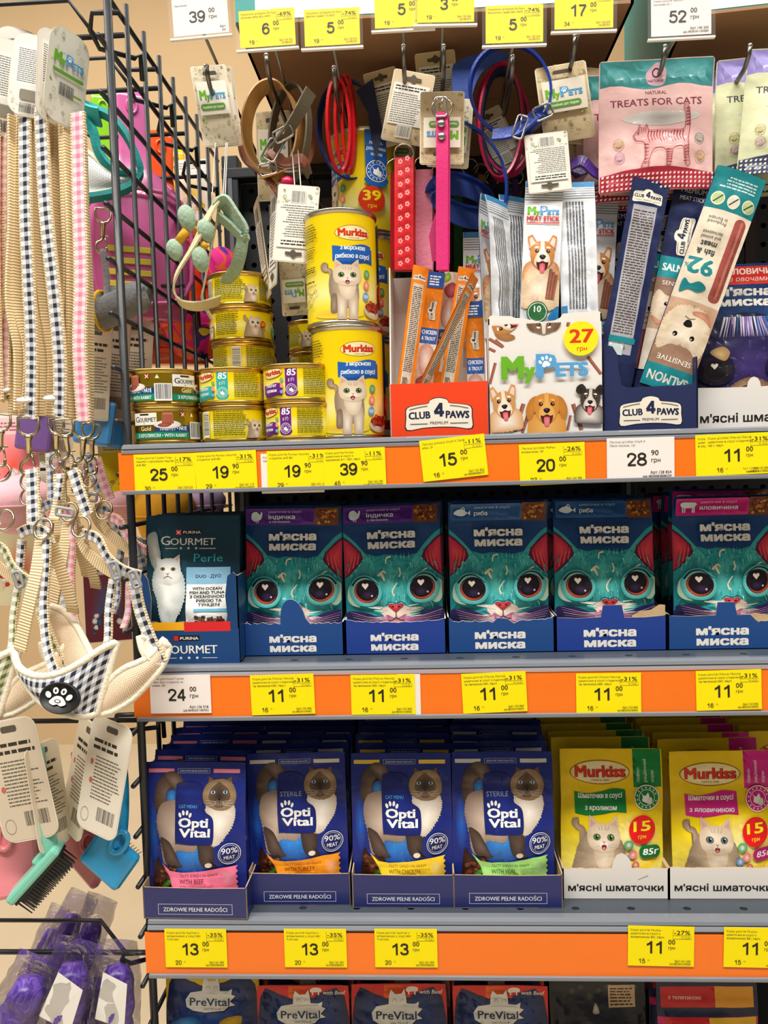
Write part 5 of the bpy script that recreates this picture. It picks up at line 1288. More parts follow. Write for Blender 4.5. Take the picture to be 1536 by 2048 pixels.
stick(kn1, (1268, 760), (1364, 344), .060, 'navy salmon treat sachet standing behind the printed back')
stick(kn1, (1245, 760), (1252, 398), .072, 'navy treat sachet at the back left of the navy box')
# --- dog food box at the right end
def art_dogpouch(seed=1):
    a = Art(seed); a.rect(0, 0, 482, 660, '#1a3a6e')
    a.rect(8, 566, 470, 648, '#dc2a1c'); a.text('ЯЛОВИЧИНА', 170, 612, 24, '#fff2ea', .03, w=250); a.text('з овочами', 180, 580, 22, '#ffe8e0', 0, w=170, sh=.15)
    mini_title(a, 240, 470, 232)
    a.fan([(240+250*cos(k*.2), 200+240*sin(k*.2)) for k in range(32)], '#3a2a68', '#141a3c', rings=4)
    for k in range(60):
        x = a.rng.uniform(140, 340); a.line([(x, 420), (x+(x-240)*.3, 330)], 7, a.rng.choice(['#e8e4ee', '#b8a8d8', '#7a5ab0', '#2a6aa0']), .6)
    for x in (92, 388):
        a.ell(x, 190, 80, 72, '#2a1a3a', '#181430'); a.ell(x, 180, 56, 52, '#4a2a20', '#1c1014'); a.ell(x, 184, 42, 42, '#0e0a10'); heart(a, x-6, 204, 15, '#f6eadc'); a.blob([(x-20, 268), (x+30, 290), (x+60, 262), (x+40, 226), (x+4, 240)], '#e6c890', '#b8905a')
    a.blob([(150, 110), (240, 150), (330, 110), (340, 40), (240, 10), (140, 40)], '#d8b888', '#7a5a48', fur=6)
    a.blob([(186, 100), (240, 118), (294, 100), (272, 60), (240, 48), (208, 60)], '#c8384a', '#3a1420')
    for k in range(10): a.line([(150-k*2, 90-k*7), (20, 70-k*10)], 3, '#d8c0a0', .6); a.line([(330+k*2, 90-k*7), (460, 70-k*10)], 3, '#d8c0a0', .6)
    return a
kd = pouch_kit('dogpouch', art_dogpouch(), 482, 660, .1120/482, .010, 97, '#1a4a86', drop=70)
wa = Art(8); wa.text("м'ясні шматочки", 250, 34, 36, '#26221e', .02, 'c', w=470)
yb = .045; hf = S(84, 1450, 815, yb)
t, p, w = tray('white dog food box with black lettering and a blue dog pouch inside', 1396, 1620, 852, yb, Z1, hf, .2, M_BWHITE, M_KRAFT, [(1, hf)]+[(.62-.03*k, hf+RN.uniform(-.0006, .0006)) for k in range(1)]+[(.5+.06*cos(R(30*k)), hf+.010*sin(R(30*k))) for k in range(7)]+[(.2, hf), (0, hf+.0005)], wa, 500, back_h=.08)
for r in range(3): place_pouch(kd, (p.x, yb+.016+.024*r, Z1+.0014), -3, 0, 0, 'blue dog-face pouch with red banner'+(' in the white dog food box' if r == 0 else ', %s from the front of its box' % ORD[r]), None if r == 0 else 'dog pouches behind the front one')
# ------------------------------------------------------------------ above the shelf: cartons, display hooks, hanging goods
M_BROWN = mat('carton_brown', '#a57e5a', .8, var=.2, bscale=20); M_TEALP = mat('carton_teal', '#0f9a98', .5); M_WHITEP = mat('carton_white', '#eef0f0', .5)
def carton(label, x0, x1, y0, y1, z0, z1, rz=0):
    t = thing('carton', label, 'carton', ((x0+x1)/2, y0, z0), (0, 0, R(rz))); w = (x1-x0)/2; d = y1-y0; h = z1-z0
    new_obj('bottom_flap', box_me('bottom_flap', -w, w, 0, d*.5-.0008, 0, .003), t, M_BROWN); new_obj('bottom_flap', box_me('bottom_flap', -w, w, d*.5+.0008, d, 0, .003), t, M_BROWN)
    new_obj('inner_bottom', box_me('inner_bottom', -w+.003, w-.003, .003, d-.003, .003, .006), t, M_BROWN)
    for a, b in ((-w, -w+.003), (w-.003, w)):
        o = new_obj('side_panel', box_me('side_panel', a, b, 0, d, .0, h), t, M_TEALP)
    new_obj('front_panel', box_me('front_panel', -w+.003, w-.003, 0, .003, .003, h), t, M_TEALP)
    new_obj('white_band', box_me('white_band', -w+.02, w-.003, -.0004, .0, .004, .045), t, M_WHITEP)
    new_obj('back_panel', box_me('back_panel', -w+.003, w-.003, d-.003, d, .003, h), t, M_BROWN)
    return t
pa = W(472, 62, .035); pb = W(1268, 30, .035); pc = W(1378, 80, .03)
carton('large teal carton with brown cardboard underside above the collars', pa.x, pb.x, .035, .40, 1.842, 2.10)
carton('teal carton with brown cardboard underside above the treat bags', pc.x, pc.x+.30, .03, .40, 1.832, 2.10, -6)
t = thing('carton_rest', 'dark steel rail on the uprights under the cartons', 'rail', (0, YB-.02, 1.826)); new_obj('rail', box_me('rail', -.282, XR, -.012, .012, -.0, .0155, .002), t, M_DARK)

def hook(px, py, label, tagp=None, y0=.022, dz=0.0):
    """double display hook: goods arm with upturned tip, upper arm carrying the price plate"""
    p = W(px, py, y0); z = p.z-.016
    t = thing('display_hook', label, 'hook', (p.x, YB, z))
    L = YB-y0
    new_obj('arm', tube_me('arm', [(0, -.001, 0), (0, -L+.03, 0), (0, -L+.012, .003), (0, -L+.003, .010), (0, -L, .017)], .0023, 8), t, M_GUN)
    new_obj('tip', lathe_me('tip', [(.0004, -.0026), (.0022, -.0016), (.0028, 0), (.0022, .0016), (.0004, .0026)], 10), t, M_STEEL).location = (0, -L, .018)
    if tagp:
        q = W(tagp[0], tagp[1], .001)-V((p.x, YB, z))
        new_obj('tag_arm', tube_me('tag_arm', [(0, -.001, .012), (q.x*.3, -L*.5, .012+(q.z-.012)*.5), (q.x, q.y+.002, q.z)], .0016, 8), t, M_GUN)
        new_obj('tag_plate', box_me('tag_plate', q.x-.02, q.x+.02, q.y+.001, q.y+.0022, q.z-.004, q.z+.006), t, M_STEEL)
    new_obj('back_clip', box_me('back_clip', -.018, .018, -.006, -.0, -.004, .016, .0015), t, M_GUN)
    return t
def held_tag(px, py, rot, art, label, wpx, white=False, y=0.0):
    p = W(px, py, y); s = S(wpx, px, py, y)/TW
    t = thing('price_tag', label, 'price tag', (p.x-s*TW/2, p.y, p.z-s*TH/2), (0, -R(rot), 0))
    new_obj('card', box_me('card', 0, TW*s, -.0003, .0002, 0, TH*s), t, M_TAGW if white else M_TAGY)
    new_obj('print', art.build('print', flatmap(s, off=4e-4), INK_PAPER), t)
    new_obj('sleeve', box_me('sleeve', -.0035, TW*s+.003, -.0026, -.0019, -.0035, TH*s+.009), t, M_CLEAR)
    new_obj('sleeve_edge', box_me('sleeve_edge', -.0035, TW*s+.003, -.0026, .0008, -.0045, -.0028), t, M_WHITE)
    return t
NS = lambda *l: list(l)
H_ = [
 (413, 137, (402, 55), 'display hook with a grey blank-backed tag beside the wire panel'),
 (533, 115, (548, 90), 'display hook carrying brown leather collars'),
 (668, 140, (664, 80), 'display hook carrying the red and navy loops'),
 (807, 97, (806, 45), 'display hook carrying kraft cards turned backwards'),
 (887, 97, (886, 40), 'display hook carrying the magenta collar card'),
 (1025, 118, (1028, 80), 'display hook carrying the blue bandana collar'),
 (1150, 77, (1166, 45), 'display hook carrying green-logo kraft cards'),
 (1330, 98, (1362, 60), 'display hook carrying the pink treat bags')]
for a, b, c, l in H_: hook(a, b, l, c)
hook(1500, 96, 'display hook carrying the pale green treat bags', None)
TT = [
 (402, 34, 2, tag_art(['', 'Нашийник'], '39', '00', '', '', '', '', True), 'white price tag reading 39 in a clear holder by the wire panel', 112, True),
 (535, 57, 1, tag_art(["Нашийник д/тварин My Pets", "кольори збок BO-10073"], '6', '00', '19', '69', '159 552', '4823416'), 'yellow price tag reading 6.00 above the leather collars', 112, False),
 (664, 54, 0, tag_art(["Нашийник д/тварин My Pets", "бантик з дзвін VO-0021"], '5', '00', '19', '74', '159 553', '4823416'), 'yellow price tag reading 5.00 above the red loops', 111, False),
 (806, 17, 0, tag_art(["Нашийник д/тварин My Pets"], '5', '00', '19', '74', '159 555', '4823416'), 'yellow price tag reading 5.00 overlapped by the 3.00 tag', 114, False),
 (890, 5, -2, tag_art(["Нашийник д/тварин", "My Pets"], '3', '00', '19', '85', '159 556', '4823416'), 'yellow price tag reading 3.00 overlapping a 5.00 tag', 114, False),
 (1028, 47, -1, tag_art(["Нашийник д/тварин My Pets", "блискітки з дзвін BO-10072"], '5', '00', '19', '74', '159 554', '4823416'), 'yellow price tag reading 5.00 above the blue bandana collar', 114, False),
 (1167, 18, -1, tag_art(["Нашийник д/тварин My Pets"], '17', '00', '34', '50', '154 818', '4823416'), 'yellow price tag reading 17.00 above the logo cards', 116, False),
 (1362, 32, 0, tag_art(["Снеки д/котів Natural з", "лососем 35 г"], '52', '00', '', '', '140 205', '4820341183080', True), 'white price tag reading 52.00 above the pink treat bag', 118, True)]
for i, (x, y, r, a, l, wp, wh) in enumerate(TT): held_tag(x, y, r, a, l, wp, wh, -.001-.003*(i == 4))

# --- hang cards
def doodles(a, x0, y0, x1, y1, n, col):
    for k in range(n):
        x = a.rng.uniform(x0, x1); y = a.rng.uniform(y0, y1); r = a.rng.uniform(2, 4.2); q = a.rng.random()
        if q < .35: a.ring(x, y, r, .7, col, 8)
        elif q < .7: a.line([(x-r, y-r*.5), (x, y+r*.6), (x+r, y-.2*r)], .9, col, sm=3)
        elif q < .85: a.ell(x, y, r, r*.6, '#9ab86a', rot=a.rng.uniform(0, 180), n=8)
        else: a.paw(x, y, r*1.6, col, a.rng.uniform(-30, 30))
def art_cardfront(seed, cream='#e6ddc8'):
    a = Art(seed); a.rect(0, 0, 100, 150, cream); doodles(a, 4, 4, 96, 146, 90, '#8a7c58'); a.rect(8, 56, 92, 118, mixc(cream, '#ffffff', .45))
    mypets(a, 14, 84, .135); a.rr(12, 64, 80, 76, 5.5, '#5c9a34'); a.text('Нашийник для тварин', 46, 67.5, 5, '#eef6e2', .01, 'c', w=58, res=1)
    a.rr(32, 128, 70, 136, 3.8, '#4a4238'); return a
def art_cardback(seed, kraft=False):
    a = Art(seed); a.rect(0, 0, 100, 150, '#d9c4a0' if kraft else '#eeebe2'); doodles(a, 3, 3, 97, 40, 26, '#9a8e6a')
    a.rect(7, 36, 93, 122, '#efece4'); a.bars(12, 108, 88, 120, 2, '#3a3630', .5, .3); a.bars(10, 40, 90, 104, 14, '#6a665c', .42, .3)
    a.barcode(34, 12, 66, 34, '#2a2824', '#f4f2ea'); a.poly([(30, 130), (44, 130), (48, 126), (54, 126), (58, 130), (70, 130), (70, 136), (58, 137), (50, 143), (42, 137), (30, 136)], '#5a5248'); return a
CF = [art_cardfront(i, ('#dcd2ba', '#d2bd96')[i % 2]) for i in range(2)]; CB = [art_cardback(1), art_cardback(2, True)]
M_CARDE = mat('card_edge', '#e8dfcc', .6)
def hang_card(px, py, wpx, hpx, y, rot, art, label, rz=0, flip=False, group=None, rx=0, rad=.06):
    p = W(px, py, y); w = S(wpx, px, py, y); h = S(hpx, px, py, y)
    t = thing('hang_card', label, 'hang card', p, (R(rx), R(-rot+(180 if flip else 0)), R(rz)), group)
    t.rotation_mode = 'XZY'
    new_obj('card', prism_me('card', rrect(-w/2, -h/2, w/2, h/2, w*rad, 7), .0007, M_CARDE, M_CARDE), t)
    s = w/100; k = h/(150*s)
    def mp(u, v, l):
        x, z = (u-50)*s, (v-75)*s*k; r = w*rad; ez = abs(z)-(h/2-r)      # follow the rounded card ends
        if ez > 0 and rad > .1: x = math.copysign(min(abs(x), w/2-r+math.sqrt(max(r*r-ez*ez, 0))-.0004), x)
        return (x, -(2e-4+l), z)
    b = art.build('print', mp, INK_PAPER, cv=[150*q/24 for q in range(1, 24)] if rad > .1 else (), clip=(2, 2, 98, 148))
    new_obj('print', b, t)
    return t
hang_card(429, 211, 70, 158, .045, 8, CF[0], 'cream hang card with green-blue logo beside the wire panel', 12)
hang_card(440, 214, 70, 156, .062, 6, CF[0], 'cream hang card tucked behind another at the wire panel', 12)
hang_card(548, 312, 70, 175, .13, 0, CF[1], 'kraft hang card behind the brown leather collars')
hang_card(592, 448, 84, 152, .040, -7, CB[0], 'white hang card with barcode hanging upside down below the brown collars', flip=True)
hang_card(588, 574, 54, 112, .075, 2, CF[0], 'cream hang card hanging upside down under the white barcode card', flip=True)
hang_card(547, 478, 66, 190, .07, -3, CB[0], 'white hang card turned nearly edge-on beside the barcode card', rz=66, flip=True)
hang_card(524, 500, 66, 190, .10, 6, CB[1], 'kraft hang card turned nearly edge-on', rz=70, flip=True)
hang_card(775, 215, 66, 150, .105, 12, CB[1], 'kraft hang card slanting at the back of the reversed cards')
hang_card(816, 215, 84, 140, .055, -13, CB[1], 'kraft hang card showing its printed back, tilted')
hang_card(876, 180, 80, 150, .085, 4, CB[1], 'kraft hang card showing its back behind the magenta collar card')
hang_card(884, 256, 88, 142, .034, -2, CF[1], 'kraft hang card hanging upside down behind the magenta collar', flip=True)
hang_card(900, 266, 84, 136, .055, -6, CF[0], 'kraft hang card tucked behind the upside-down one', flip=True)
hang_card(1130, 205, 102, 150, .050, 7, CF[1], 'kraft hang card with green-blue logo behind the blue ring')
hang_card(1146, 210, 102, 150, .066, -8, CF[1], 'kraft hang card turned slightly behind the green-blue logo card')
hang_card(1140, 240, 100, 160, .09, 3, CF[1], 'kraft hang card low at the back of the logo cards')
hang_card(1096, 325, 86, 116, .030, 4, CB[0], 'white hang card with barcode hanging below the kraft logo card', flip=True)
hang_card(995, 278, 62, 120, .105, 24, CB[1], 'kraft hang card showing through the pink loops')
hang_card(800, 300, 60, 130, .15, -4, CF[1], 'kraft hang card low behind the tilted one')

# --- collars
def leather(name, col, r=.4): return mat(name, col, r, bump=.12, bscale=400, var=.15)
M_TAN, M_BRN, M_GRN, M_PNK = leather('tan_leather', '#b98a4c'), leather('brown_leather', '#8a5a48'), leather('olive_leather', '#6f6a58'), leather('rose_leather', '#c07a60')
M_RED, M_NAVY, M_BLUE, M_MAG, M_CRIM = leather('red_vinyl', '#c8101c', .25), leather('navy_vinyl', '#1c2c66', .3), leather('blue_vinyl', '#1e3fa0', .25), leather('magenta_leather', '#e0307c', .4), leather('crimson_vinyl', '#c81a50', .3)
M_PURP = leather('purple_plastic', '#4a2a80', .25); M_ROSE = mat('pink_corduroy', '#e88aa4', .8, bump=.4, bscale=300)
M_BANDB = mat('blue_bandana', '#25479c', .7, bump=.2, bscale=150, var=.25); M_BANDN = mat('navy_bandana', '#1c2548', .7, bump=.2, bscale=150, var=.25); M_BANDM = mat('magenta_bandana', '#c42a70', .7, bump=.2, bscale=150, var=.25)
def ringpts(px, py, rx, ry, y, n=14, tilt=0, dy=0.0, a0=0, a1=360):
    c = W(px, py, y); sx = S(rx, px, py, y); sy = S(ry, px, py, y); o = []
    full = a1-a0 >= 360
    for k in range(n if full else n+1):
        a = R(a0+(a1-a0)*k/n); x, z = sx*cos(a), sy*sin(a); ct, st = cos(R(tilt)), sin(R(tilt))
        o.append(c+V((x*ct-z*st, dy*cos(a), x*st+z*ct)))
    return o
def buckle(parent, p, w, h, rot=0, m=None, r=.0011):
    pts = [V((x, 0, z)) for x, z in rrect(-w/2, -h/2, w/2, h/2, min(w, h)*.25, 3)]
    c, s = cos(R(rot)), sin(R(rot)); pts = [V((q.x*c-q.z*s, 0, q.x*s+q.z*c)) for q in pts]
    o = tube('buckle', pts, r, m or M_STEEL, parent, 6, closed=True); o.location = p
    q = tube('buckle_prong', [(0, -.001, -h*.05), (w*.2*c, -.0015, h*.5)], r*.7, m or M_STEEL, o, 6); return o
def collar(label, loops, group=None, cat='collar'):
    """loops: (pts, width, thickness, material, width direction, closed)"""
    base = V(loops[0][0][0]); t = thing('pet_collar', label, cat, base, group=group)
    for pts, w, th, m, wd, cl in loops:
        ribbon('strap', [V(p)-base for p in pts], w, th, wd, m, t, closed=cl)
    return t, base
c, b = collar('tan and brown leather collar hung as a wide loop', [(ringpts(548, 262, 50, 88, .062, tilt=-6, dy=.012), .019, .002, M_TAN, (.35, 1, 0), True)])
c, b = collar('olive leather collar with holes and a steel buckle', [(ringpts(580, 268, 40, 96, .075, tilt=-6, dy=-.008), .013, .002, M_GRN, (.3, 1, .1), True), ([W(545, 300, .05), W(575, 262, .046), W(600, 222, .044), W(622, 182, .045)], .0135, .0022, M_GRN, (.75, .5, .45), False)])
buckle(c, W(566, 268, .043)-b, .020, .012, 25)
for k in range(4): new_obj('eyelet', tube_me('eyelet', [(.0015*cos(q*pi/5), .0015*sin(q*pi/5), 0) for q in range(10)], .0004, 6, closed=True), c, M_BRN, W(572+k*12, 262-k*20, .0445)-b, (R(90), 0, R(20)))
c, b = collar('rose-brown leather strap looping below the leather collars', [([W(500, 205, .09), W(484, 270, .085), W(492, 320, .075), W(530, 352, .062), W(556, 385, .055), W(566, 410, .06)], .010, .002, M_BRN, (.5, .8, .3), False), ([W(612, 210, .10), W(622, 270, .10), W(612, 320, .09), W(575, 345, .075)], .012, .002, M_PNK, (.5, .8, 0), False)])
buckle(c, W(545, 300, .046)-b, .022, .014, 60); buckle(c, W(536, 338, .05)-b, .018, .012, 10)
c, b = collar('bundle of brown leather straps tied with a raffia cord', [([W(540, 300+8*k, .06+.004*k), W(570, 325+6*k, .055), W(604, 318+8*k, .06), W(618, 350, .07)], .011, .002, (M_PNK, M_BRN, M_GRN)[k % 3], (.3, .4, 1), False) for k in range(3)])
tube('cord', [p-b for p in (W(522, 357, .05), W(545, 350, .046), W(575, 338, .05))], .0009, mat('raffia', '#b07a34', .7), c, 6, 4)
o = new_obj('charm', lathe_me('charm', [(.001, -.007), (.006, -.004), (.0075, 0), (.006, .004), (.001, .007)], 12), None, M_CRIM, W(575, 366, .05)); tag(o, 'small crimson bead charm below the leather collars', 'charm')
for k, (x, rx) in enumerate(((678, 22), (690, 18), (698, 12))):
    c, b = collar('red rubber collar loop, %s of three on one hook' % ('widest', 'middle', 'narrowest')[k], [(ringpts(x, 250, rx, 92, .07+.006*k, dy=.004), .006, .003, M_RED, (.2, 1, 0), True)])
c, b = collar('navy collar loop with dark patterned bandana', [(ringpts(702, 262, 62, 96, .10, dy=.01), .010, .002, M_NAVY, (.4, 1, 0), True)])
bd = [W(712, 182, .095), W(745, 152, .09), W(765, 262, .10), W(752, 330, .10), W(736, 230, .10)]
new_obj('bandana', prism_me('bandana', [((p-b).x, (p-b).z) for p in bd], .0012, M_BANDN, M_BANDN), c).location = (0, bd[0].y-b.y, 0)
# hanging straps in front of the box row
def dots(a, w, h, n, c):
    for k in range(n):
        for j, x in enumerate((w*.3, w*.7)):
            y = h*(k+.5+.25*j)/n
            for q in range(5): a.ell(x+w*.09*cos(q*1.26), y+w*.09*sin(q*1.26), w*.055, w*.055, c, n=6)
def hstrap(label, px, py0, py1, wpx, y, m, art=None, bow=0, rz=0):
    p = W(px, py0, y); q = W(px+bow, py1, y); w = S(wpx, px, py0, y); L = p.z-q.z
    t = thing('pet_collar', label, 'collar', q, (0, 0, R(rz))); dx = p.x-q.x
    ribbon('strap', [(0, 0, 0), (dx*.3, 0, L*.35), (dx*.7, -.002, L*.7), (dx, 0, L)], w, .003, (1, 0, 0), m, t)
    ribbon('back_strap', [(0.002, .006, 0), (dx*.3+.003, .008, L*.35), (dx*.7+.003, .007, L*.7), (dx+.002, .004, L)], w*.9, .003, (1, 0, 0), m, t)
    tube('ring', [V((dx, 0, L+.004))+V((.010*cos(k*.6), 0, .010*sin(k*.6))) for k in range(11)], .0009, M_BRASS, t, 6, closed=True)
    return t, dx, L, w
t, dx, L, w = hstrap('red collar with small white flower print hanging over the orange box', 808, 316, 540, 38, .050, leather('red_print', '#d81824', .45))
a = Art(1); dots(a, 100, 560, 10, '#f4a8a8'); new_obj('flower_print', a.build('flower_print', lambda u, v, l: ((u/100-.5)*w*.92+dx*v/560, -(.0046+l), v/560*L), INK_PAPER), t)
t, dx, L, w = hstrap('dark red collar behind the flower print one', 792, 345, 540, 22, .075, M_RED)
t, dx, L, w = hstrap('pink corduroy collar between the red and magenta ones', 848, 340, 540, 34, .062, M_ROSE)
t, dx, L, w = hstrap('magenta leather collar with heart studs buckled over a kraft card', 884, 225, 540, 24, .022, M_MAG)
buckle(t, (dx-.001, -.003, L+.004), .012, .018); 
for k in range(2):
    o = new_obj('heart_stud', lathe_me('heart_stud', [(.0001, 0), (.0042, 0), (.0034, .0016), (.0001, .002)], 10), t, M_STEEL, (dx-.001, -.0035, L-.012-.012*k), (R(90), 0, 0))
pts = [((W(x, yy, .03)-V(t.location)).x, (W(x, yy, .03)-V(t.location)).z) for x, yy in ((880, 400), (866, 440), (858, 470), (864, 520), (900, 525), (900, 400))]
new_obj('bandana', prism_me('bandana', pts, .0015, M_BANDM, M_BANDM), t).location = (0, .010, 0)
# blue bandana collar ring
c, b = collar('blue vinyl collar ring with a wide bandana and steel buckle', [(ringpts(1022, 180, 82, 88, .045, dy=.006, n=18), .010, .0026, M_BLUE, (.25, 1, .1), True), ([W(985, 270, .035), W(1030, 262, .03), W(1075, 228, .03), W(1090, 222, .034)], .013, .003, M_BLUE, (.25, .35, .9), False)])
buckle(c, W(1086, 224, .027)-b, .018, .013, 20); buckle(c, W(1040, 254, .026)-b, .010, .022, -20)
bd = [(905, 128), (915, 110), (950, 96), (985, 90), (1022, 92), (1010, 104), (975, 122), (955, 150), (944, 190), (938, 232), (925, 215), (908, 185)]
P = cr([((W(x, yy, .05)-b).x, (W(x, yy, .05)-b).z) for x, yy in bd], 3, True)
new_obj('bandana', prism_me('bandana', [tuple(p) for p in P], .002, M_BANDB, M_BANDB), c).location = (0, .012, 0)
c, b = collar('blue vinyl collar strap trailing down behind the boxes', [([W(925, 246, .055), W(965, 268, .05), W(1000, 315, .045), W(1014, 370, .048), W(1008, 430, .055), W(996, 480, .06)], .009, .0026, M_BLUE, (.3, 1, 0), False)])
# low blue bandana bowl
c, b = collar('blue patterned bandana collar lying low behind the meat sticks', [(ringpts(930, 405, 60, 30, .085, dy=.03, n=16), .022, .0016, M_BANDB, (0, .15, 1), True)])
ribbon('trim', [p-b+V((0, -.001, .012)) for p in ringpts(930, 405, 61, 30, .085, dy=.03, n=16)], .003, .003, (0, .15, 1), M_BLUE, c, closed=True)
# pink loops
for k, (x, rx, ry, tl) in enumerate(((1004, 44, 108, -4), (1010, 54, 100, 3))):
    c, b = collar(('crimson collar loop inside the blue ring, narrower one', 'crimson collar loop inside the blue ring, wider one')[k], [(ringpts(x, 245, rx, ry, .085+.014*k, dy=.010, tilt=tl), .012, .0026, (M_CRIM, M_MAG)[k], (.35, 1, 0), True)])
    ribbon('lining', [p-b for p in ringpts(x, 245, rx-4, ry-6, .085+.014*k, dy=.010, tilt=tl)], .008, .0014, (.35, 1, 0), M_BANDN, c, closed=True)
# purple collar behind sticks
c, b = collar('purple ribbed plastic collar lying behind the stick boxes', [([W(1142, 330, .055), W(1165, 322, .05), W(1190, 345, .05), W(1225, 360, .055), W(1262, 366, .06), W(1290, 372, .07)], .012, .002, M_PURP, (.1, .4, 1), False), ([W(1146, 350, .06), W(1180, 338, .065), W(1230, 345, .07), W(1280, 356, .075)], .010, .002, M_PURP, (.1, .5, 1), False)])
new_obj('clasp', box_me('clasp', -.010, .012, -.004, .004, -.005, .006, .002), c, M_PURP, W(1246, 366, .045)-b)
# darker stock hanging deep behind
for k, (x, y0, y1, cc, w_) in enumerate(((915, 380, 560, '#2a7a3a', 14), (940, 340, 600, '#20242c', 20), (962, 350, 600, '#c8961c', 9), (985, 360, 620, '#22305a', 16), (1006, 340, 600, '#1a1c22', 18), (1030, 360, 600, '#5a2a80', 12), (740, 340, 560, '#24262c', 22), (895, 330, 600, '#7a1a2c', 16), (1180, 330, 560, '#2a2c34', 18), (1290, 360, 600, '#203050', 22), (1460, 130, 540, '#24262e', 24), (1500, 130, 540, '#3a2a24', 20))):
    col_n = {'#2a7a3a': 'green', '#20242c': 'charcoal', '#c8961c': 'amber', '#22305a': 'navy', '#1a1c22': 'black', '#5a2a80': 'violet', '#24262c': 'graphite', '#7a1a2c': 'maroon', '#2a2c34': 'dark grey', '#203050': 'ink blue', '#24262e': 'soot black', '#3a2a24': 'dark brown'}[cc]
    hstrap('%s collar strap hanging deep behind the front goods' % col_n, x, y0, y1, w_, .24+.012*(k % 4), leather('stock_'+col_n.replace(' ', '_'), cc))

# --- felt-berry collar on the wire panel side
M_MINT = mat('mint_felt', '#a3bfa6', .95, bump=.6, bscale=250, var=.3, sheen=.3); M_CREAMW = mat('cream_webbing', '#d8cda4', .85, bump=.5, bscale=320, var=.12); M_YARN = mat('yellow_felt', '#d9a628', .9, bump=.4, bscale=250)
b = W(434, 400, .03)
c = thing('pet_collar', 'cream webbing collar with mint felt berries and a mint bow', 'collar', b)
L = lambda pts: [W(*p)-b for p in pts]
ribbon('strap', L([(440, 392, .03), (418, 430, .022), (388, 490, .02), (355, 545, .022), (348, 580, .026), (365, 606, .032), (400, 612, .042), (440, 600, .06)]), .0125, .002, [V((.8, -.5, .3)), V((.8, -.5, .35)), V((.75, -.6, .3)), V((.6, -.8, .1)), V((.2, -1, .1)), V((.1, -1, .4)), V((.1, -.9, .5)), V((.1, -1, .4))], M_CREAMW, c)
ribbon('inner_strap', L([(438, 405, .035), (432, 450, .04), (420, 510, .045), (408, 570, .05), (405, 600, .052), (425, 640, .06)]), .010, .002, (.35, -1, .1), M_CREAMW, c)
ribbon('mint_strap', L([(446, 402, .032), (470, 440, .03), (484, 470, .032), (482, 500, .036), (470, 540, .05), (450, 565, .07)]), .013, .003, [V((.7, -.5, .6)), V((.6, -.6, .6)), V((.9, -.5, 0)), V((.9, -.4, 0)), V((.9, -.4, .2)), V((.9, -.4, .2))], M_MINT, c)
ribbon('bow_loop', L([(432, 412, .03), (452, 400, .025), (474, 430, .024), (492, 460, .026), (486, 476, .03), (460, 452, .032), (436, 432, .032)]), .012, .003, (.3, -1, .5), M_MINT, c)
for (x, y, rx, ry, yy) in ((374, 437, 17, 27, .028), (350, 500, 16, 22, .03), (412, 462, 17, 24, .022), (400, 518, 17, 27, .022)):
    sx = S(rx, x, y, yy); sz = S(ry, x, y, yy)
    o = new_obj('felt_berry', lathe_me('felt_berry', [(sx*max(.02, sin(R(a)))*(1-.12*cos(R(a))), -sz*cos(R(a))) for a in range(0, 181, 15)], 16), c, M_MINT, W(x, y, yy)-b, (0, R(-12), 0))
for p, q in (((374, 460, .028), (356, 484, .03)), ((412, 486, .022), (404, 496, .022))): tube('stem', L([p, q]), .0045, M_YARN, c, 8)
for x0, x1 in ((431, 424), (452, 446), (455, 450)): tube('string', L([(x0, 285, .04), ((x0+x1)/2, 340, .04), (x1, 398, .034)]), .0006, M_WHITE, c, 5, 3)
for x in (592, 604): o = tube('card_string', [W(x-8, 300, .05), W(x-5, 340, .046), W(x-2, 378, .042)], .0006, M_WHITE, None, 5, 3); tag(o, 'thin white string tied to the upside-down barcode card', 'string', 'strings of the barcode card')

# --- treat bags
def engraved_cat(a):
    c = '#b0404e'; B = [(0, 34), (14, 50), (18, 62), (24, 54), (34, 56), (38, 64), (42, 50), (50, 46), (90, 48), (128, 46), (146, 52), (150, 84), (146, 112), (156, 116), (162, 86), (160, 50), (154, 20), (156, -20), (160, -46), (150, -50), (144, -20), (136, 0), (110, -8), (104, -46), (92, -50), (90, -10), (60, -4), (44, -30), (40, -56), (24, -58), (22, -50), (34, -20), (30, 14), (10, 20)]
    a.poly([tuple(p) for p in cr(B, 3, True)], '#e8b4b4')
    for k in range(13): x = 44+k*8.2; a.line([(x, 46-(k % 3)), (x-3, 30), (x+2, 12+(k % 4)*3)], 4.2, c, 1)
    for k in range(6): a.line([(152, 60+k*9), (162, 62+k*9)], 4, c); a.line([(30, 10-k*10), (44, 8-k*9)], 3, c, 1); a.line([(142, 0-k*8), (158, 2-k*8)], 3, c, 1); a.line([(92, -8-k*7), (108, -8-k*7)], 3, c, 1)
    for k in range(4): a.line([(18+k*6, 52), (16+k*6, 40)], 2.4, c, .8)
    a.ell(14, 40, 2.4, 2, '#5a1020'); a.line([(0, 34), (10, 20)], 1.4, c)
    for i in range(len(B)): pass
    a.line([tuple(p) for p in B]+[B[0]], 1.6, c, sm=3)
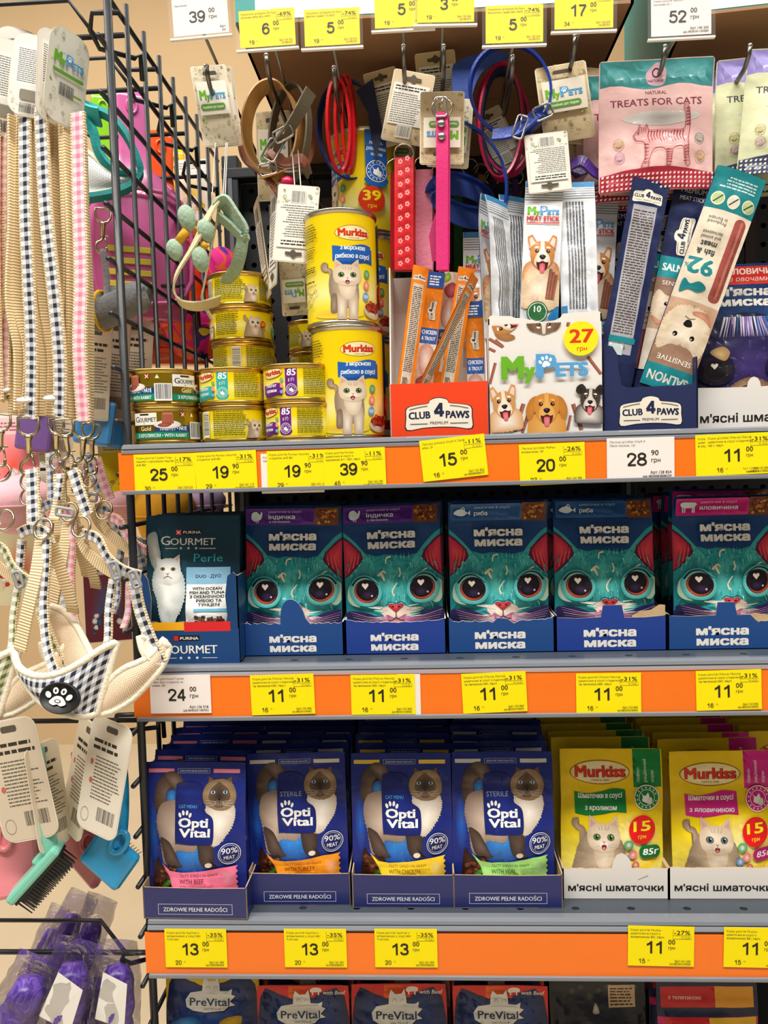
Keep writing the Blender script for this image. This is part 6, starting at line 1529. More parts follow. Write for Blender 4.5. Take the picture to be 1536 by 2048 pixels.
def art_treat(top, body, ink_, seed=1):
    """resealable treat bag, 224 x 252"""
    a = Art(seed); a.rect(0, 0, 224, 252, body)
    a.poly([(0, 252), (0, 204)]+[(224*k/10, 203+5*sin(k*1.1)) for k in range(11)]+[(224, 252)], top)
    a.blob([(100, 236), (112, 246), (124, 242), (132, 230), (128, 208), (112, 204), (96, 210), (92, 226)], mixc(body, '#b080b0', .4)); a.text('NATURAL', 112, 211, 5, '#4a3444', .01, 'c', w=32); a.ell(112, 228, 8, 9, '#4a3444'); a.ell(112, 228, 5.5, 6, mixc(body, '#b080b0', .4))
    a.text('NATURAL', 112, 188, 6.5, ink_, .006, 'c', w=42); a.text('TREATS FOR CATS', 112, 166, 13.5, ink_, .01, 'c', w=180)
    a.blob([(42, 140), (80, 152), (130, 154), (190, 150), (196, 140), (150, 128), (90, 126)], '#b8b4b0', '#e0dcd8')
    a.push(62, 82, .72); engraved_cat(a); a.pop()
    for x, y, c in ((34, 92, '#b8a060'), (36, 66, '#c090b0'), (196, 98, '#6a9a8a'), (198, 64, '#c8a860')): a.ring(x, y, 9, 1.6, c, 14); a.ell(x, y, 5, 6, mixc(c, body, .4))
    a.poly([(0, 0), (224, 0), (224, 32)]+[(224*(1-k/12), 32+12*sin(pi*k/12)) for k in range(13)]+[(0, 32)], '#a82a3c' if ink_ == '#8a2a44' else '#3a4060')
    for i in range(26):
        for j in range(4):
            x, y = 4+i*8.6, 3+j*8.4
            if y < 28+10*sin(pi*x/224): a.poly([(x, y), (x+3.6, y), (x+3.6, y+1.6), (x+5.4, y+3.4), (x+3.6, y+3.4), (x+3.6, y+5.4), (x+1.6, y+3.6), (x, y+3.6)], mixc(body, '#ffffff', .4))
    return a
kt = pouch_kit('treat_pink', art_treat('#3f8a8c', '#efc6c4', '#8a2a44'), 224, 252, S(225, 1305, 250, .04)/224, .010, 121, '#efc6c4', rad=6, flat_top=.16, wr=.9)
kt2 = pouch_kit('treat_green', art_treat('#9a90d0', '#e4e8c0', '#4a4a5a'), 224, 252, S(215, 1500, 250, .04)/224, .009, 123, '#e4e8c0', rad=6, flat_top=.16, wr=.9)
p = W(1310, 385, .045)
place_pouch(kt, p, 2, 0, 0, 'pink treat bag with an engraved striped cat hanging on its hook', cat='treat bag', name='treat_bag', part='bag')
for k in range(1, 4): place_pouch(kt, p+V((-.008-.003*k, .02*k, -.003*k)), 2, 0, 0, 'pink treat bag, %s from the tip of its hook' % ORD[k], 'pink treat bags on one hook', 'treat bag', 'treat_bag', 'bag')
p = W(1588, 352, .035); place_pouch(kt2, p, 2, -10, 5, 'pale green treat bag with lavender top at the front of its hook', cat='treat bag', name='treat_bag', part='bag')
p = W(1540, 362, .055); place_pouch(kt2, p, 2, -6, 0, 'pale green treat bag behind the front one', None, 'treat bag', 'treat_bag', 'bag')
for k in range(1, 3): place_pouch(kt2, p+V((-.004*k, .022*k, 0)), 2, -4, 0, 'pale green treat bag, %s from the tip of its hook' % ORD[k+1], 'deeper pale green treat bags', 'treat bag', 'treat_bag', 'bag')
# ------------------------------------------------------------------ goods on the outer side of the wire panel
def gingham(name, c0, c1, per=.0092, rough=.85):
    m = bpy.data.materials.new(name); m.use_nodes = True; nt = m.node_tree; p = nt.nodes['Principled BSDF']; p.inputs['Roughness'].default_value = rough
    uv = nt.nodes.new('ShaderNodeUVMap'); sp = nt.nodes.new('ShaderNodeSeparateXYZ'); nt.links.new(uv.outputs[0], sp.inputs[0])
    def mth(op, a, b=None):
        n = nt.nodes.new('ShaderNodeMath'); n.operation = op
        for i, x in enumerate((a, b)):
            if x is None: continue
            if isinstance(x, (int, float)): n.inputs[i].default_value = x
            else: nt.links.new(x, n.inputs[i])
        return n.outputs[0]
    st = [mth('GREATER_THAN', mth('FRACT', mth('MULTIPLY', sp.outputs[i], 1/per)), .5) for i in (0, 1)]
    f = mth('MULTIPLY', mth('ADD', st[0], st[1]), .5)
    rp = nt.nodes.new('ShaderNodeValToRGB'); e = rp.color_ramp.elements; e[0].color = H(c0)[:3]+(1,); e[1].color = H(c1)[:3]+(1,)
    nt.links.new(f, rp.inputs[0]); nt.links.new(rp.outputs[0], p.inputs['Base Color'])
    w = mth('ADD', mth('SINE', mth('MULTIPLY', sp.outputs[0], 9000)), mth('SINE', mth('MULTIPLY', sp.outputs[1], 9000)))
    b = nt.nodes.new('ShaderNodeBump'); b.inputs['Strength'].default_value = .3; b.inputs['Distance'].default_value = .0004
    nt.links.new(w, b.inputs['Height']); nt.links.new(b.outputs[0], p.inputs['Normal']); return m
def webbing(name, c0, c1, per=.0030):
    m = bpy.data.materials.new(name); m.use_nodes = True; nt = m.node_tree; p = nt.nodes['Principled BSDF']; p.inputs['Roughness'].default_value = .8
    uv = nt.nodes.new('ShaderNodeUVMap'); sp = nt.nodes.new('ShaderNodeSeparateXYZ'); nt.links.new(uv.outputs[0], sp.inputs[0])
    a = nt.nodes.new('ShaderNodeMath'); a.operation = 'MULTIPLY'; a.inputs[1].default_value = 2*pi/per; nt.links.new(sp.outputs[1], a.inputs[0])
    s = nt.nodes.new('ShaderNodeMath'); s.operation = 'SINE'; nt.links.new(a.outputs[0], s.inputs[0])
    mr = nt.nodes.new('ShaderNodeMapRange'); mr.inputs[1].default_value = -1; mr.inputs[2].default_value = 1; nt.links.new(s.outputs[0], mr.inputs[0])
    rp = nt.nodes.new('ShaderNodeValToRGB'); e = rp.color_ramp.elements; e[0].color = H(c0)[:3]+(1,); e[1].color = H(c1)[:3]+(1,)
    nt.links.new(mr.outputs[0], rp.inputs[0]); nt.links.new(rp.outputs[0], p.inputs['Base Color'])
    b = nt.nodes.new('ShaderNodeBump'); b.inputs['Strength'].default_value = .5; b.inputs['Distance'].default_value = .0006
    nt.links.new(s.outputs[0], b.inputs['Height']); nt.links.new(b.outputs[0], p.inputs['Normal']); return m
def meshcloth(name, c0, c1, sc=520):
    m = mat(name, c0, .8); nt = m.node_tree; p = nt.nodes['Principled BSDF']
    uv = nt.nodes.new('ShaderNodeUVMap'); v = nt.nodes.new('ShaderNodeTexVoronoi'); v.inputs['Scale'].default_value = sc; v.inputs['Randomness'].default_value = .15
    nt.links.new(uv.outputs[0], v.inputs['Vector']); rp = nt.nodes.new('ShaderNodeValToRGB'); e = rp.color_ramp.elements
    e[0].color = H(c1)[:3]+(1,); e[0].position = .15; e[1].color = H(c0)[:3]+(1,); e[1].position = .4
    nt.links.new(v.outputs['Distance'], rp.inputs[0]); nt.links.new(rp.outputs[0], p.inputs['Base Color']); return m
G_NAVY = gingham('navy_gingham', '#eef0f4', '#1c2236'); G_PINK = gingham('pink_gingham', '#fbe6ec', '#f08aa8'); G_GRN = gingham('green_gingham', '#f0efe0', '#66762e'); G_BLUE = gingham('blue_gingham', '#e6ecf6', '#3a5690'); G_SAL = gingham('salmon_gingham', '#f6dcd4', '#d8807c')
M_WEB = webbing('cream_webbing_strap', '#dcba80', '#fff2d2'); M_PIPE = mat('cream_fleece', '#efe6cf', .95, bump=.5, bscale=350, sheen=.4); M_MESHB = meshcloth('beige_air_mesh', '#ecd8bc', '#a8845c')
M_GREYP = mat('grey_slider_plastic', '#9a9da2', .35); M_BADGE = mat('black_rubber_badge', '#17181c', .5)

# wire hooks clipped to the panel, arms pointing out over the side aisle
def side_hook(px, py, y, ln, label, price=True):
    z = W(px, py, y).z; t = thing('wire_hook', label, 'hook', (XP, y, z))
    new_obj('arm', tube_me('arm', [(0, 0, 0), (-ln, 0, 0), (-ln-.01, 0, .008)], .0027, 8), t, M_BLACK)
    new_obj('bracket', tube_me('bracket', [(.004, -.018, .012), (-.024, -.020, .012), (-.030, -.012, 0), (-.026, 0, -.012), (.004, .018, -.014), (.006, .03, -.004), (.006, .032, -.03)], .0026, 8), t, M_BLACK)
    if price: new_obj('tag_arm', tube_me('tag_arm', [(-.03, -.002, .001), (-.055, -.002, .036), (-.2, -.002, .036)], .0021, 8), t, M_BLACK)
    return t
side_hook(215, 72, .052, .20, 'black wire hook holding the leash sets'); side_hook(288, 178, .152, .17, 'black wire hook holding the teal harness'); side_hook(348, 268, .252, .12, 'black wire hook holding the pink and green scoops', False); side_hook(415, 352, .352, .10, 'black wire hook holding the orange scoop', False)
side_hook(300, 600, .23, .16, 'black wire hook behind the grey knit toy', False); side_hook(285, 1440, .03, .20, 'black wire hook holding the grooming brushes', False); side_hook(290, 1905, .02, .22, 'black wire hook holding the bagged purple toys')
t = thing('wire_basket_rail', 'black wire rail crossing behind the leashes', 'rail', (XP, .36, 1.46))
for dz in (0, -.05): new_obj('rail_wire', tube_me('rail_wire', [(0, 0, dz), (-.5, 0, dz)], .0025, 8), t, M_BLACK)

# leash straps
def leash(label, runs, gm, ties, cardc=None, group=None):
    """runs: list of (points in photo pixels + depth, is_gingham, width px)"""
    b = W(*runs[0][0][0]); t = thing('leash', label, 'leash', b, group=group)
    for pts, g, wp in runs:
        P = [W(*p)-b for p in pts]; w = S(wp*1.16, 60, 500, .02)
        wd = (.92, -.25, 0) if g else (.5, .85, 0)
        if g: ribbon('strap', P, w, .0028, wd, M_WEB, t)
        else:
            for k in range(3):              # folded strands seen nearly edge-on
                q = [p+V(((k-1)*.0062+.0016*sin(i*1.7+k*2.1), .004*k, 0)) for i, p in enumerate(P)]
                ribbon('strap', q, .0115, .0034, (.42+.2*(k % 2), .85, 0), M_WEB, t)
        if g: ribbon('gingham_band', [p+V((0, -.0018, 0)) for p in P], w*.78, .0012, wd, gm, t)
    for (x, y, yy) in ties:
        r = S(22, x, y, yy)/2*1.25
        tube('tie', [W(x, y, yy)-b+V((r*cos(k*pi/6), r*.6*sin(k*pi/6), .0015*sin(k*pi/6))) for k in range(12)], .0022, M_WHITE, t, 6, closed=True)
    return t
leash('salmon gingham leash folded in a hank at the outer end of the hook', [([(6, 215, .05), (4, 400, .048), (8, 600, .05), (6, 790, .05)], True, 30), ([(26, 220, .055), (24, 420, .05), (28, 600, .052), (8, 700, .05), (4, 800, .05)], False, 22), ([(-12, 215, .045), (-14, 500, .04), (-6, 800, .045)], True, 28)], G_SAL, [(4, 780, .048)])
leash('navy gingham leash hank next to the salmon one', [([(38, 232, .045), (36, 430, .04), (34, 600, .042), (52, 700, .045), (48, 820, .05)], False, 26), ([(50, 228, .035), (52, 430, .03), (58, 560, .03), (64, 700, .032), (62, 838, .036)], True, 26), ([(30, 235, .06), (32, 470, .06), (44, 640, .06), (42, 830, .055)], False, 24)], G_NAVY, [(50, 800, .034)])
leash('navy gingham leash hank with its gingham band facing out', [([(70, 208, .04), (72, 430, .035), (84, 600, .036), (100, 720, .04), (96, 832, .045)], False, 26), ([(82, 214, .03), (92, 420, .024), (110, 600, .022), (120, 720, .024), (120, 838, .028)], True, 27), ([(64, 212, .05), (66, 450, .05), (80, 640, .05), (86, 828, .05)], False, 22)], G_NAVY, [(104, 796, .030)])
leash('blue gingham leash hank between the navy and pink ones', [([(112, 216, .045), (114, 430, .042), (128, 600, .045), (132, 780, .048)], False, 22), ([(124, 226, .05), (124, 450, .05), (126, 560, .05), (128, 720, .05), (136, 830, .05)], True, 18), ([(138, 224, .04), (142, 430, .036), (150, 560, .04), (146, 700, .045), (150, 830, .05)], False, 24)], G_BLUE, [(132, 800, .045)])
leash('pink gingham leash hank hanging closest to the wire panel', [([(156, 226, .03), (160, 420, .026), (163, 560, .024), (160, 700, .024), (168, 842, .028)], True, 29), ([(146, 240, .04), (152, 450, .036), (156, 620, .036), (158, 838, .036)], False, 20)], G_PINK, [])
leash('green gingham leash end crossing behind the navy hanks', [([(34, 560, .07), (30, 660, .065), (20, 740, .06), (14, 800, .055)], True, 22), ([(60, 640, .075), (40, 730, .07), (10, 800, .06)], False, 24)], G_GRN, [])
# leash header cards
def art_leashcard(seed):
    a = Art(seed); a.rect(0, 0, 100, 150, '#eeece4'); a.rect(14, 58, 86, 128, '#f7f6f2'); a.bars(18, 62, 82, 124, 17, '#6a6a64', .45, .1); doodles(a, 6, 6, 94, 50, 26, '#c8c4b0'); a.rr(28, 30, 72, 48, 4, '#8a857a'); a.barcode(30, 6, 72, 24, '#2a2a28'); return a
def art_leashfront(seed):
    a = Art(seed); a.rect(0, 0, 100, 150, '#e6e4d8'); doodles(a, 6, 6, 94, 146, 50, '#b8b49c'); mypets(a, 14, 92, .135); a.rr(12, 76, 88, 82, 3, '#6aa03c'); a.barcode(30, 44, 66, 64, '#2a2a28'); a.rr(64, 50, 86, 54, 2, '#8aa048'); return a
LB, LF = art_leashcard(3), art_leashfront(4)
hang_card(62, 152, 80, 160, .030, -9, LB, 'white leash card with printed back facing out', 14, rad=.36)
hang_card(10, 175, 80, 190, .045, -6, LB, 'white leash card at the outer end of the hook', 30, rad=.36)
hang_card(108, 156, 74, 180, .032, -5, LB, 'white leash card turned nearly edge-on behind the logo card', 58, rad=.36)
hang_card(134, 158, 92, 182, .030, -9, LF, 'cream leash card with green-blue logo beside the wire panel', 62, rad=.36)
hang_card(30, 150, 90, 180, .060, -10, LB, 'white leash card second from the outer end', 20, rad=.36)

def snap(label, px, py0, py1, y, rz=0, tilt=0, m=None):
    """swivel snap hook hanging between two photo heights"""
    m = m or M_BRASS; a = W(px, py0, y); b = W(px+tilt, py1, y); L = (a-b).length; an = math.atan2((b-a).x, -(b-a).z)
    t = thing('snap_hook', label, 'snap hook', a, (0, -an, R(rz)))
    s = L/.048
    tube('swivel_eye', [V((.0085*s*sx, 0, z*s)) for sx, z in ((-1, .001), (-1, -.008), (-.6, -.013), (0, -.0145), (.6, -.013), (1, -.008), (1, .001), (0, .002))], .0014*s, m, t, 6, closed=True)
    new_obj('barrel', lathe_me('barrel', [(.0012, -.030*s), (.0024*s, -.030*s), (.0026*s, -.018*s), (.0036*s, -.017*s), (.0036*s, -.0145*s), (.001, -.014*s)], 10), t, m)
    hk = tube('hook', [V((x*s, 0, z*s)) for x, z in ((0, -.028), (-.001, -.034), (-.006, -.038), (-.0075, -.044), (-.003, -.0495), (.003, -.048), (.004, -.042))], .0015*s, m, t, 8, 4)
    tube('gate', [V((x*s, 0, z*s)) for x, z in ((.004, -.041), (.003, -.035), (.0015, -.030))], .001*s, m, t, 6)
    new_obj('thumb_lever', box_me('thumb_lever', .002*s, .0065*s, -.001*s, .001*s, -.031*s, -.029*s, .0004), t, m); return t
snap('brass snap hook under the navy gingham hank, its ring on a gingham tab', 56, 838, 948, .034, 10, 4)
snap('brass snap hook under the outward-facing navy hank', 112, 838, 935, .026, -10, 2)
snap('brass snap hook beside the outward-facing navy hank', 126, 842, 940, .020, 30, 16)
snap('dark brass snap hook under the pink leash', 168, 845, 950, .030, 20, -4)
snap('brass snap hook behind the pink leash', 182, 850, 945, .045, 40, 4)
snap('brass snap hook at the outer end under the salmon hank', 2, 832, 930, .045, 20, 0)
def dring(px, py, r, y, label, tl=0):
    rr_ = S(r, px, py, y); p = W(px, py, y)
    o = tube('d_ring', [V((rr_*cos(k*pi/9), rr_*.25*sin(k*pi/9+tl), rr_*sin(k*pi/9))) for k in range(18)], .0013, M_BRASS, None, 8, closed=True); o.location = p; return tag(o, label, 'ring')
dring(60, 962, 19, .030, 'round brass ring on the gingham tab'); dring(120, 952, 15, .026, 'round brass ring below the paired snap hooks'); dring(4, 945, 17, .045, 'round brass ring at the outer end of the hook'); dring(150, 950, 13, .022, 'round brass ring on the right gingham strap'); dring(178, 962, 13, .04, 'round brass ring behind the pink leash')

# padded step-in harnesses
def patch(name, top, bot, n, th, m_out, m_in, parent, b, dx=V((0, 0, 0))):
    """padded panel between two curves; the side facing the camera is slot 0"""
    T = [p+dx-b for p in cr([W(*p) for p in top], n)]; B = [p+dx-b for p in cr([W(*p) for p in bot], n)]
    k = min(len(T), len(B)); rows_ = 7; vs = []; uv = []; L = 0
    for i in range(k):
        if i: L += ((T[i]-T[i-1]).length+(B[i]-B[i-1]).length)/2
        h = (T[i]-B[i]).length
        for j in range(rows_):
            t = j/(rows_-1); bul = .006*sin(pi*t)*sin(pi*min(max(i/(k-1), .02), .98))**.5
            vs.append(T[i].lerp(B[i], t)+V((0, -bul, 0))); uv.append((L, h*t))
    n0 = len(vs); vs += [v+V((0, th, 0)) for v in vs]; uv += uv
    fs = []; mi = []
    for i in range(k-1):
        for j in range(rows_-1):
            a, c = i*rows_+j, (i+1)*rows_+j
            fs.append((a, a+1, c+1, c)); mi.append(0); fs.append((n0+a, n0+c, n0+c+1, n0+a+1)); mi.append(1)
    ed = [(i*rows_, (i+1)*rows_) for i in range(k-1)]+[(i*rows_+rows_-1, (i+1)*rows_+rows_-1) for i in range(k-1)]+[(j, j+1) for j in range(rows_-1)]+[((k-1)*rows_+j, (k-1)*rows_+j+1) for j in range(rows_-1)]
    for a, c in ed: fs.append((a, c, n0+c, n0+a)); mi.append(1)
    me = mesh(name, vs, fs, True); me.materials.append(m_out); me.materials.append(m_in); me.polygons.foreach_set('material_index', mi)
    ul = me.uv_layers.new(name='UVMap')
    for l in me.loops: ul.data[l.index].uv = uv[l.vertex_index]
    o = new_obj(name, me, parent)
    rim = [V(vs[i*rows_]) for i in range(k)]+[V(vs[(k-1)*rows_+j]) for j in range(1, rows_-1)]+[V(vs[i*rows_+rows_-1]) for i in range(k-1, -1, -1)]+[V(vs[j]) for j in range(rows_-2, 0, -1)]
    tube('piping', [p+V((0, th/2, 0)) for p in rim], .0036, M_PIPE, o, 8, closed=True)
    return o
def harness(label, gm, dx, badge=True, pads=True):
    b = W(120, 1350, -.03)+dx; t = thing('pet_harness', label, 'harness', b)
    K = lambda pts: [W(*p)+dx-b for p in pts]
    if pads: patch('back_wing', [(98, 1212, .035), (125, 1222, .03), (150, 1250, .02), (172, 1290, .005), (188, 1320, -.01)], [(92, 1340, .02), (110, 1345, .015), (128, 1350, .005), (150, 1352, -.005), (176, 1345, -.012)], 5, .003, M_MESHB, gm, t, b, dx)
    if pads: patch('chest_panel', [(26, 1296, -.01), (36, 1334, -.03), (68, 1352, -.05), (112, 1350, -.06), (158, 1328, -.056), (200, 1300, -.046), (234, 1284, -.034)], [(26, 1312, -.01), (46, 1358, -.03), (76, 1400, -.05), (110, 1422, -.06), (140, 1431, -.06), (168, 1434, -.056), (192, 1428, -.05)], 5, .003, gm, M_MESHB, t, b, dx)
    if pads: patch('belly_wing', [(204, 1398, -.042), (222, 1360, -.042), (248, 1338, -.042), (276, 1326, -.04), (300, 1312, -.034), (326, 1280, -.022)], [(190, 1430, -.046), (222, 1424, -.046), (262, 1400, -.044), (298, 1364, -.038), (324, 1332, -.03), (338, 1296, -.022)], 5, .003, M_MESHB, gm, t, b, dx)
    if pads: patch('wing_tip', [(278, 1275, -.03), (284, 1300, -.034), (296, 1322, -.036)], [(290, 1278, -.026), (306, 1310, -.030), (316, 1330, -.032)], 5, .003, M_PIPE, M_PIPE, t, b, dx)
    def gs(nm, pts, w, wd=(.95, -.2, .1), g=True, web=True):
        P = K(pts); ww = S(w, 150, 1150, -.02)
        if web: ribbon(nm, P, ww*1.15, .0024, wd, M_WEB, t)
        if g: ribbon('gingham_band', [p+V((0, -.0016, 0)) for p in P], ww*.86, .0012, wd, gm, t)
    gs('neck_strap', [(84, 1070, .0), (74, 1140, -.01), (58, 1210, -.015), (40, 1300, -.015)], 25, g=False)
    gs('neck_strap', [(94, 1070, -.004), (92, 1140, -.01), (88, 1210, -.016), (94, 1290, -.03), (110, 1345, -.045)], 18)
    gs('neck_strap', [(106, 1090, .006), (125, 1150, .006), (142, 1205, .01), (146, 1225, .015)], 22, g=False)
    gs('tab', [(64, 938, .024), (66, 990, .018), (68, 1050, .01)], 28)
    gs('loop_strap', [(40, 1068, .016), (62, 1058, .01), (92, 1066, .002), (104, 1090, .0)], 22, (.3, -.3, 1))
    gs('side_strap', [(44, 1080, .02), (40, 1130, .02), (36, 1165, .02)], 18)
    gs('lift_strap', [(118, 948, .02), (118, 1000, .016), (108, 1040, .01)], 22, g=False); gs('lift_strap', [(122, 948, .014), (116, 1000, .01)], 16)
    gs('lift_strap', [(146, 940, .012), (160, 985, .006), (176, 1030, .002)], 22)
    gs('back_strap', [(166, 1068, .0), (195, 1078, -.01), (215, 1115, -.016), (245, 1140, -.02), (282, 1152, -.02)], 20, (.5, -.3, .8))
    gs('back_strap', [(158, 1072, .008), (172, 1100, .002), (200, 1128, -.006), (228, 1146, -.014)], 22, (.5, -.3, .8), g=False)
    gs('belly_strap', [(268, 1160, -.018), (280, 1220, -.022), (302, 1280, -.026), (324, 1325, -.028)], 22)
    gs('belly_strap', [(226, 1158, -.016), (218, 1220, -.022), (216, 1280, -.03), (204, 1318, -.042)], 15)
    for (x, y, yy, r) in ((232, 1140, -.022, 15), (272, 1158, -.028, 20), (132, 1024, -.002, 80)):
        p = W(x, y, yy)+dx-b; w = S(34, x, y, yy)/2; h = S(15, x, y, yy)/2; c, s = cos(R(r)), sin(R(r))
        sl = tube('slider', [p+V((q[0]*c-q[1]*s, -.003, q[0]*s+q[1]*c)) for q in rrect(-h, -w, h, w, h*.5, 3)], .0017, M_GREYP, t, 8, closed=True)
    for (x, y, yy) in ((86, 1058, -.004), (162, 1054, -.004), (10, 1040, .02)):
        p = W(x, y, yy)+dx-b; tube('o_ring', [p+V((.009*cos(k*pi/8), .004*sin(k*pi/8), .010*sin(k*pi/8))) for k in range(16)], .0014, M_BRASS, t, 8, closed=True)
    if badge:
        p = W(120, 1396, -.0685)+dx-b; r = S(42, 120, 1395, -.06)
        d = new_obj('paw_badge', lathe_me('paw_badge', [(.001, -.003), (r*.96, -.003), (r, 0), (r*.96, .002), (r*.9, .0026), (r*.88, .0016), (.001, .0018)], 36), t, M_BADGE, p, (R(90), 0, 0)); d.scale = (1, .74, 1); d.rotation_euler = (R(72), R(8), R(-4))
        a = Art(1); a.paw(0, 0, 1, '#f4f1e8'); a.ell(0, -.2, .16, .11, '#17181c'); a.ell(0, -.2, .11, .07, '#f4f1e8')
        for x, y in ((-.2, .42), (.2, .42)): a.ell(x, y, .05, .09, '#17181c', n=10)
        new_obj('paw_print', a.build('paw_print', lambda u, v, l: (u*r*1.0, v*r*1.0, .0030+l*3), INK_CARD), d)
    return t
harness('navy gingham padded harness with a black paw badge', G_NAVY, V((0, 0, 0)))
harness('green gingham padded harness at the outer end of the hook', G_GRN, V((-.115, .035, -.012)), False)
harness('pink gingham strap harness partly hidden behind the navy one', G_PINK, V((-.012, .085, .012)), False, False)
harness('blue gingham strap harness hidden behind the others', G_BLUE, V((-.04, .125, .02)), False, False)

# teal harness, rope toy
M_TEALF = mat('teal_fabric', '#0f8c8c', .7, bump=.3, bscale=200); M_TEALM = mat('aqua_mesh', '#3cc0c4', .7, bump=.5, bscale=400); M_GREYM = meshcloth('grey_mesh', '#d4d8dc', '#a8b0b4', 300)
b = W(180, 300, .15); t = thing('pet_harness', 'teal harness with grey mesh seen through the wire panel', 'harness', b); L = lambda pts: [W(*p)-b for p in pts]
o = patch('mesh_panel', [(168, 300, .15), (190, 316, .15), (215, 340, .148), (250, 352, .15), (276, 350, .152)], [(168, 385, .15), (190, 386, .15), (215, 380, .148), (250, 368, .15), (278, 354, .152)], 4, .003, M_GREYM, M_TEALF, t, b)
ribbon('trim', L([(168, 212, .152), (195, 222, .148), (225, 238, .146), (255, 275, .146), (276, 322, .148), (281, 348, .15), (262, 372, .148), (225, 388, .146), (168, 398, .146)]), .012, .006, (.4, -1, .3), M_TEALF, t)
ribbon('trim', L([(172, 240, .15), (186, 262, .148), (196, 300, .146), (218, 332, .146), (250, 346, .147), (278, 350, .149)]), .010, .006, (.8, -.6, .2), M_TEALF, t)
ribbon('mesh_strap', L([(168, 195, .15), (172, 225, .147), (200, 235, .147)]), .024, .003, (.3, -1, .6), M_TEALM, t)
snap('brass snap hook hanging below the teal harness', 206, 420, 505, .148, 30, 0)
M_GREYK = mat('grey_knit', '#8c8f94', .95, bump=.8, bscale=220, var=.35, sheen=.3); M_YEL = mat('yellow_plastic', '#f2c416', .4)
b = W(240, 618, .11); t = thing('knit_toy', 'grey knitted roll with a yellow tie and cord', 'toy', b); L = lambda pts: [W(*p)-b for p in pts]
tube('roll', L([(176, 640, .11), (205, 628, .108), (240, 612, .106), (270, 598, .108), (292, 590, .112)]), lambda k: .0175*(1 if .08 < k < .9 else .8), M_GREYK, t, 14, 4)
tube('roll', L([(176, 612, .125), (205, 606, .122), (240, 594, .12), (270, 588, .122), (294, 592, .12)]), lambda k: .013, M_GREYK, t, 12, 4)
tube('cord', L([(206, 500, .115), (212, 540, .112), (214, 575, .108), (212, 605, .1)]), .0035, M_GREYK, t, 8, 4)
tube('tie', [W(210, 622, .11)-b+V((.003*cos(k*pi/8)-.002, .021*cos(k*pi/8), .0215*sin(k*pi/8))) for k in range(16)], .0022, M_YEL, t, 6, closed=True)

# plastic scoops deep behind the grid
def scoop(label, px, py0, py1, wpx, y, col, rz=0, slot='#e8d850'):
    m = mat('scoop_'+col.strip('#'), col, .22, spec=.6, coat=.4); a = W(px, py0, y); Ht = a.z-W(px, py1, y).z; w = S(wpx, px, py1, y)
    t = thing('litter_scoop', label, 'scoop', (a.x, y, a.z-Ht), (0, 0, R(rz)))
    sec = [(1.0, .16, .03), (.97, .2, .04), (.8, .18, .05), (.66, .22, .09), (.58, .5, .2), (.5, .62, .3), (.3, .66, .34), (.1, .64, .32), (.0, .58, .26)]
    vs = []; fs = []; n = 16
    for (f, wf, df) in sec:
        for k in range(n):
            q = 2*pi*k/n; c, s = cos(q), sin(q); e = .55
            vs.append((w*.75*wf*math.copysign(abs(c)**e, c), w*.6*df*math.copysign(abs(s)**e, s), Ht*f))
    for i in range(len(sec)-1):
        for k in range(n): fs.append((i*n+k, i*n+(k+1) % n, (i+1)*n+(k+1) % n, (i+1)*n+k))
    fs.append(tuple(range(n))); fs.append(tuple(range(len(vs)-n, len(vs))))
    new_obj('pan', fixn(mesh('pan', vs, fs, True)), t, m)
    tube('rim', [V((w*.5*math.copysign(abs(cos(q*pi/8))**.6, cos(q*pi/8)), -w*.21, Ht*(.30+.25*math.copysign(abs(sin(q*pi/8))**.6, sin(q*pi/8))))) for q in range(16)], .003, m, t, 8, closed=True)
    ms = mat('scoop_slot_'+slot.strip('#'), slot, .4)
    for k in range(4): new_obj('slot', box_me('slot', -w*.30, w*.1, -w*.216, -w*.204, Ht*(.12+.05*k), Ht*(.145+.05*k), .0005), t, ms, None, None)
    tube('hang_hole', [V((.006*cos(k*pi/6), -w*.03, Ht*.93+.009*sin(k*pi/6))) for k in range(12)], .002, m, t, 6, closed=True)
    return t
scoop('lime green plastic scoop behind the teal harness', 205, 186, 620, 150, .30, '#8ad020', 20)
scoop('pink plastic scoop with slotted pan behind the wire grid', 262, 182, 640, 200, .22, '#d868a8', 25)
scoop('orange plastic scoop behind the wire grid', 320, 262, 730, 160, .355, '#f0541a', 15, '#f8b020')
scoop('red-orange plastic scoop at the foot of the grid hooks', 150, 480, 860, 170, .39, '#e8481c', 0, '#f8b020')
scoop('yellow plastic scoop deep behind the grid', 352, 300, 640, 100, .41, '#f4c818', 10, '#f8e070')
# tie-dye plush toys
def tiedye(name, cols, sc=18):
    m = mat(name, cols[0], .8); nt = m.node_tree; p = nt.nodes['Principled BSDF']; tc = nt.nodes.new('ShaderNodeTexCoord'); nz = nt.nodes.new('ShaderNodeTexNoise'); nz.inputs['Scale'].default_value = sc; nz.inputs['Distortion'].default_value = 1.6; nz.inputs['Detail'].default_value = 1
    rp = nt.nodes.new('ShaderNodeValToRGB'); rp.color_ramp.interpolation = 'CONSTANT'; e = rp.color_ramp.elements; e[0].color = H(cols[0])[:3]+(1,); e[1].color = H(cols[1])[:3]+(1,); e[1].position = .42
    for q, c in zip((.5, .57, .64), cols[2:]): x = e.new(q); x.color = H(c)[:3]+(1,)
    nt.links.new(tc.outputs['Object'], nz.inputs['Vector']); nt.links.new(nz.outputs['Fac'], rp.inputs[0]); nt.links.new(rp.outputs[0], p.inputs['Base Color']); return m
M_TIE = tiedye('tie_dye_plush', ['#f01c90', '#f8641c', '#f01c90', '#4a2a90', '#f8d020'], 14)
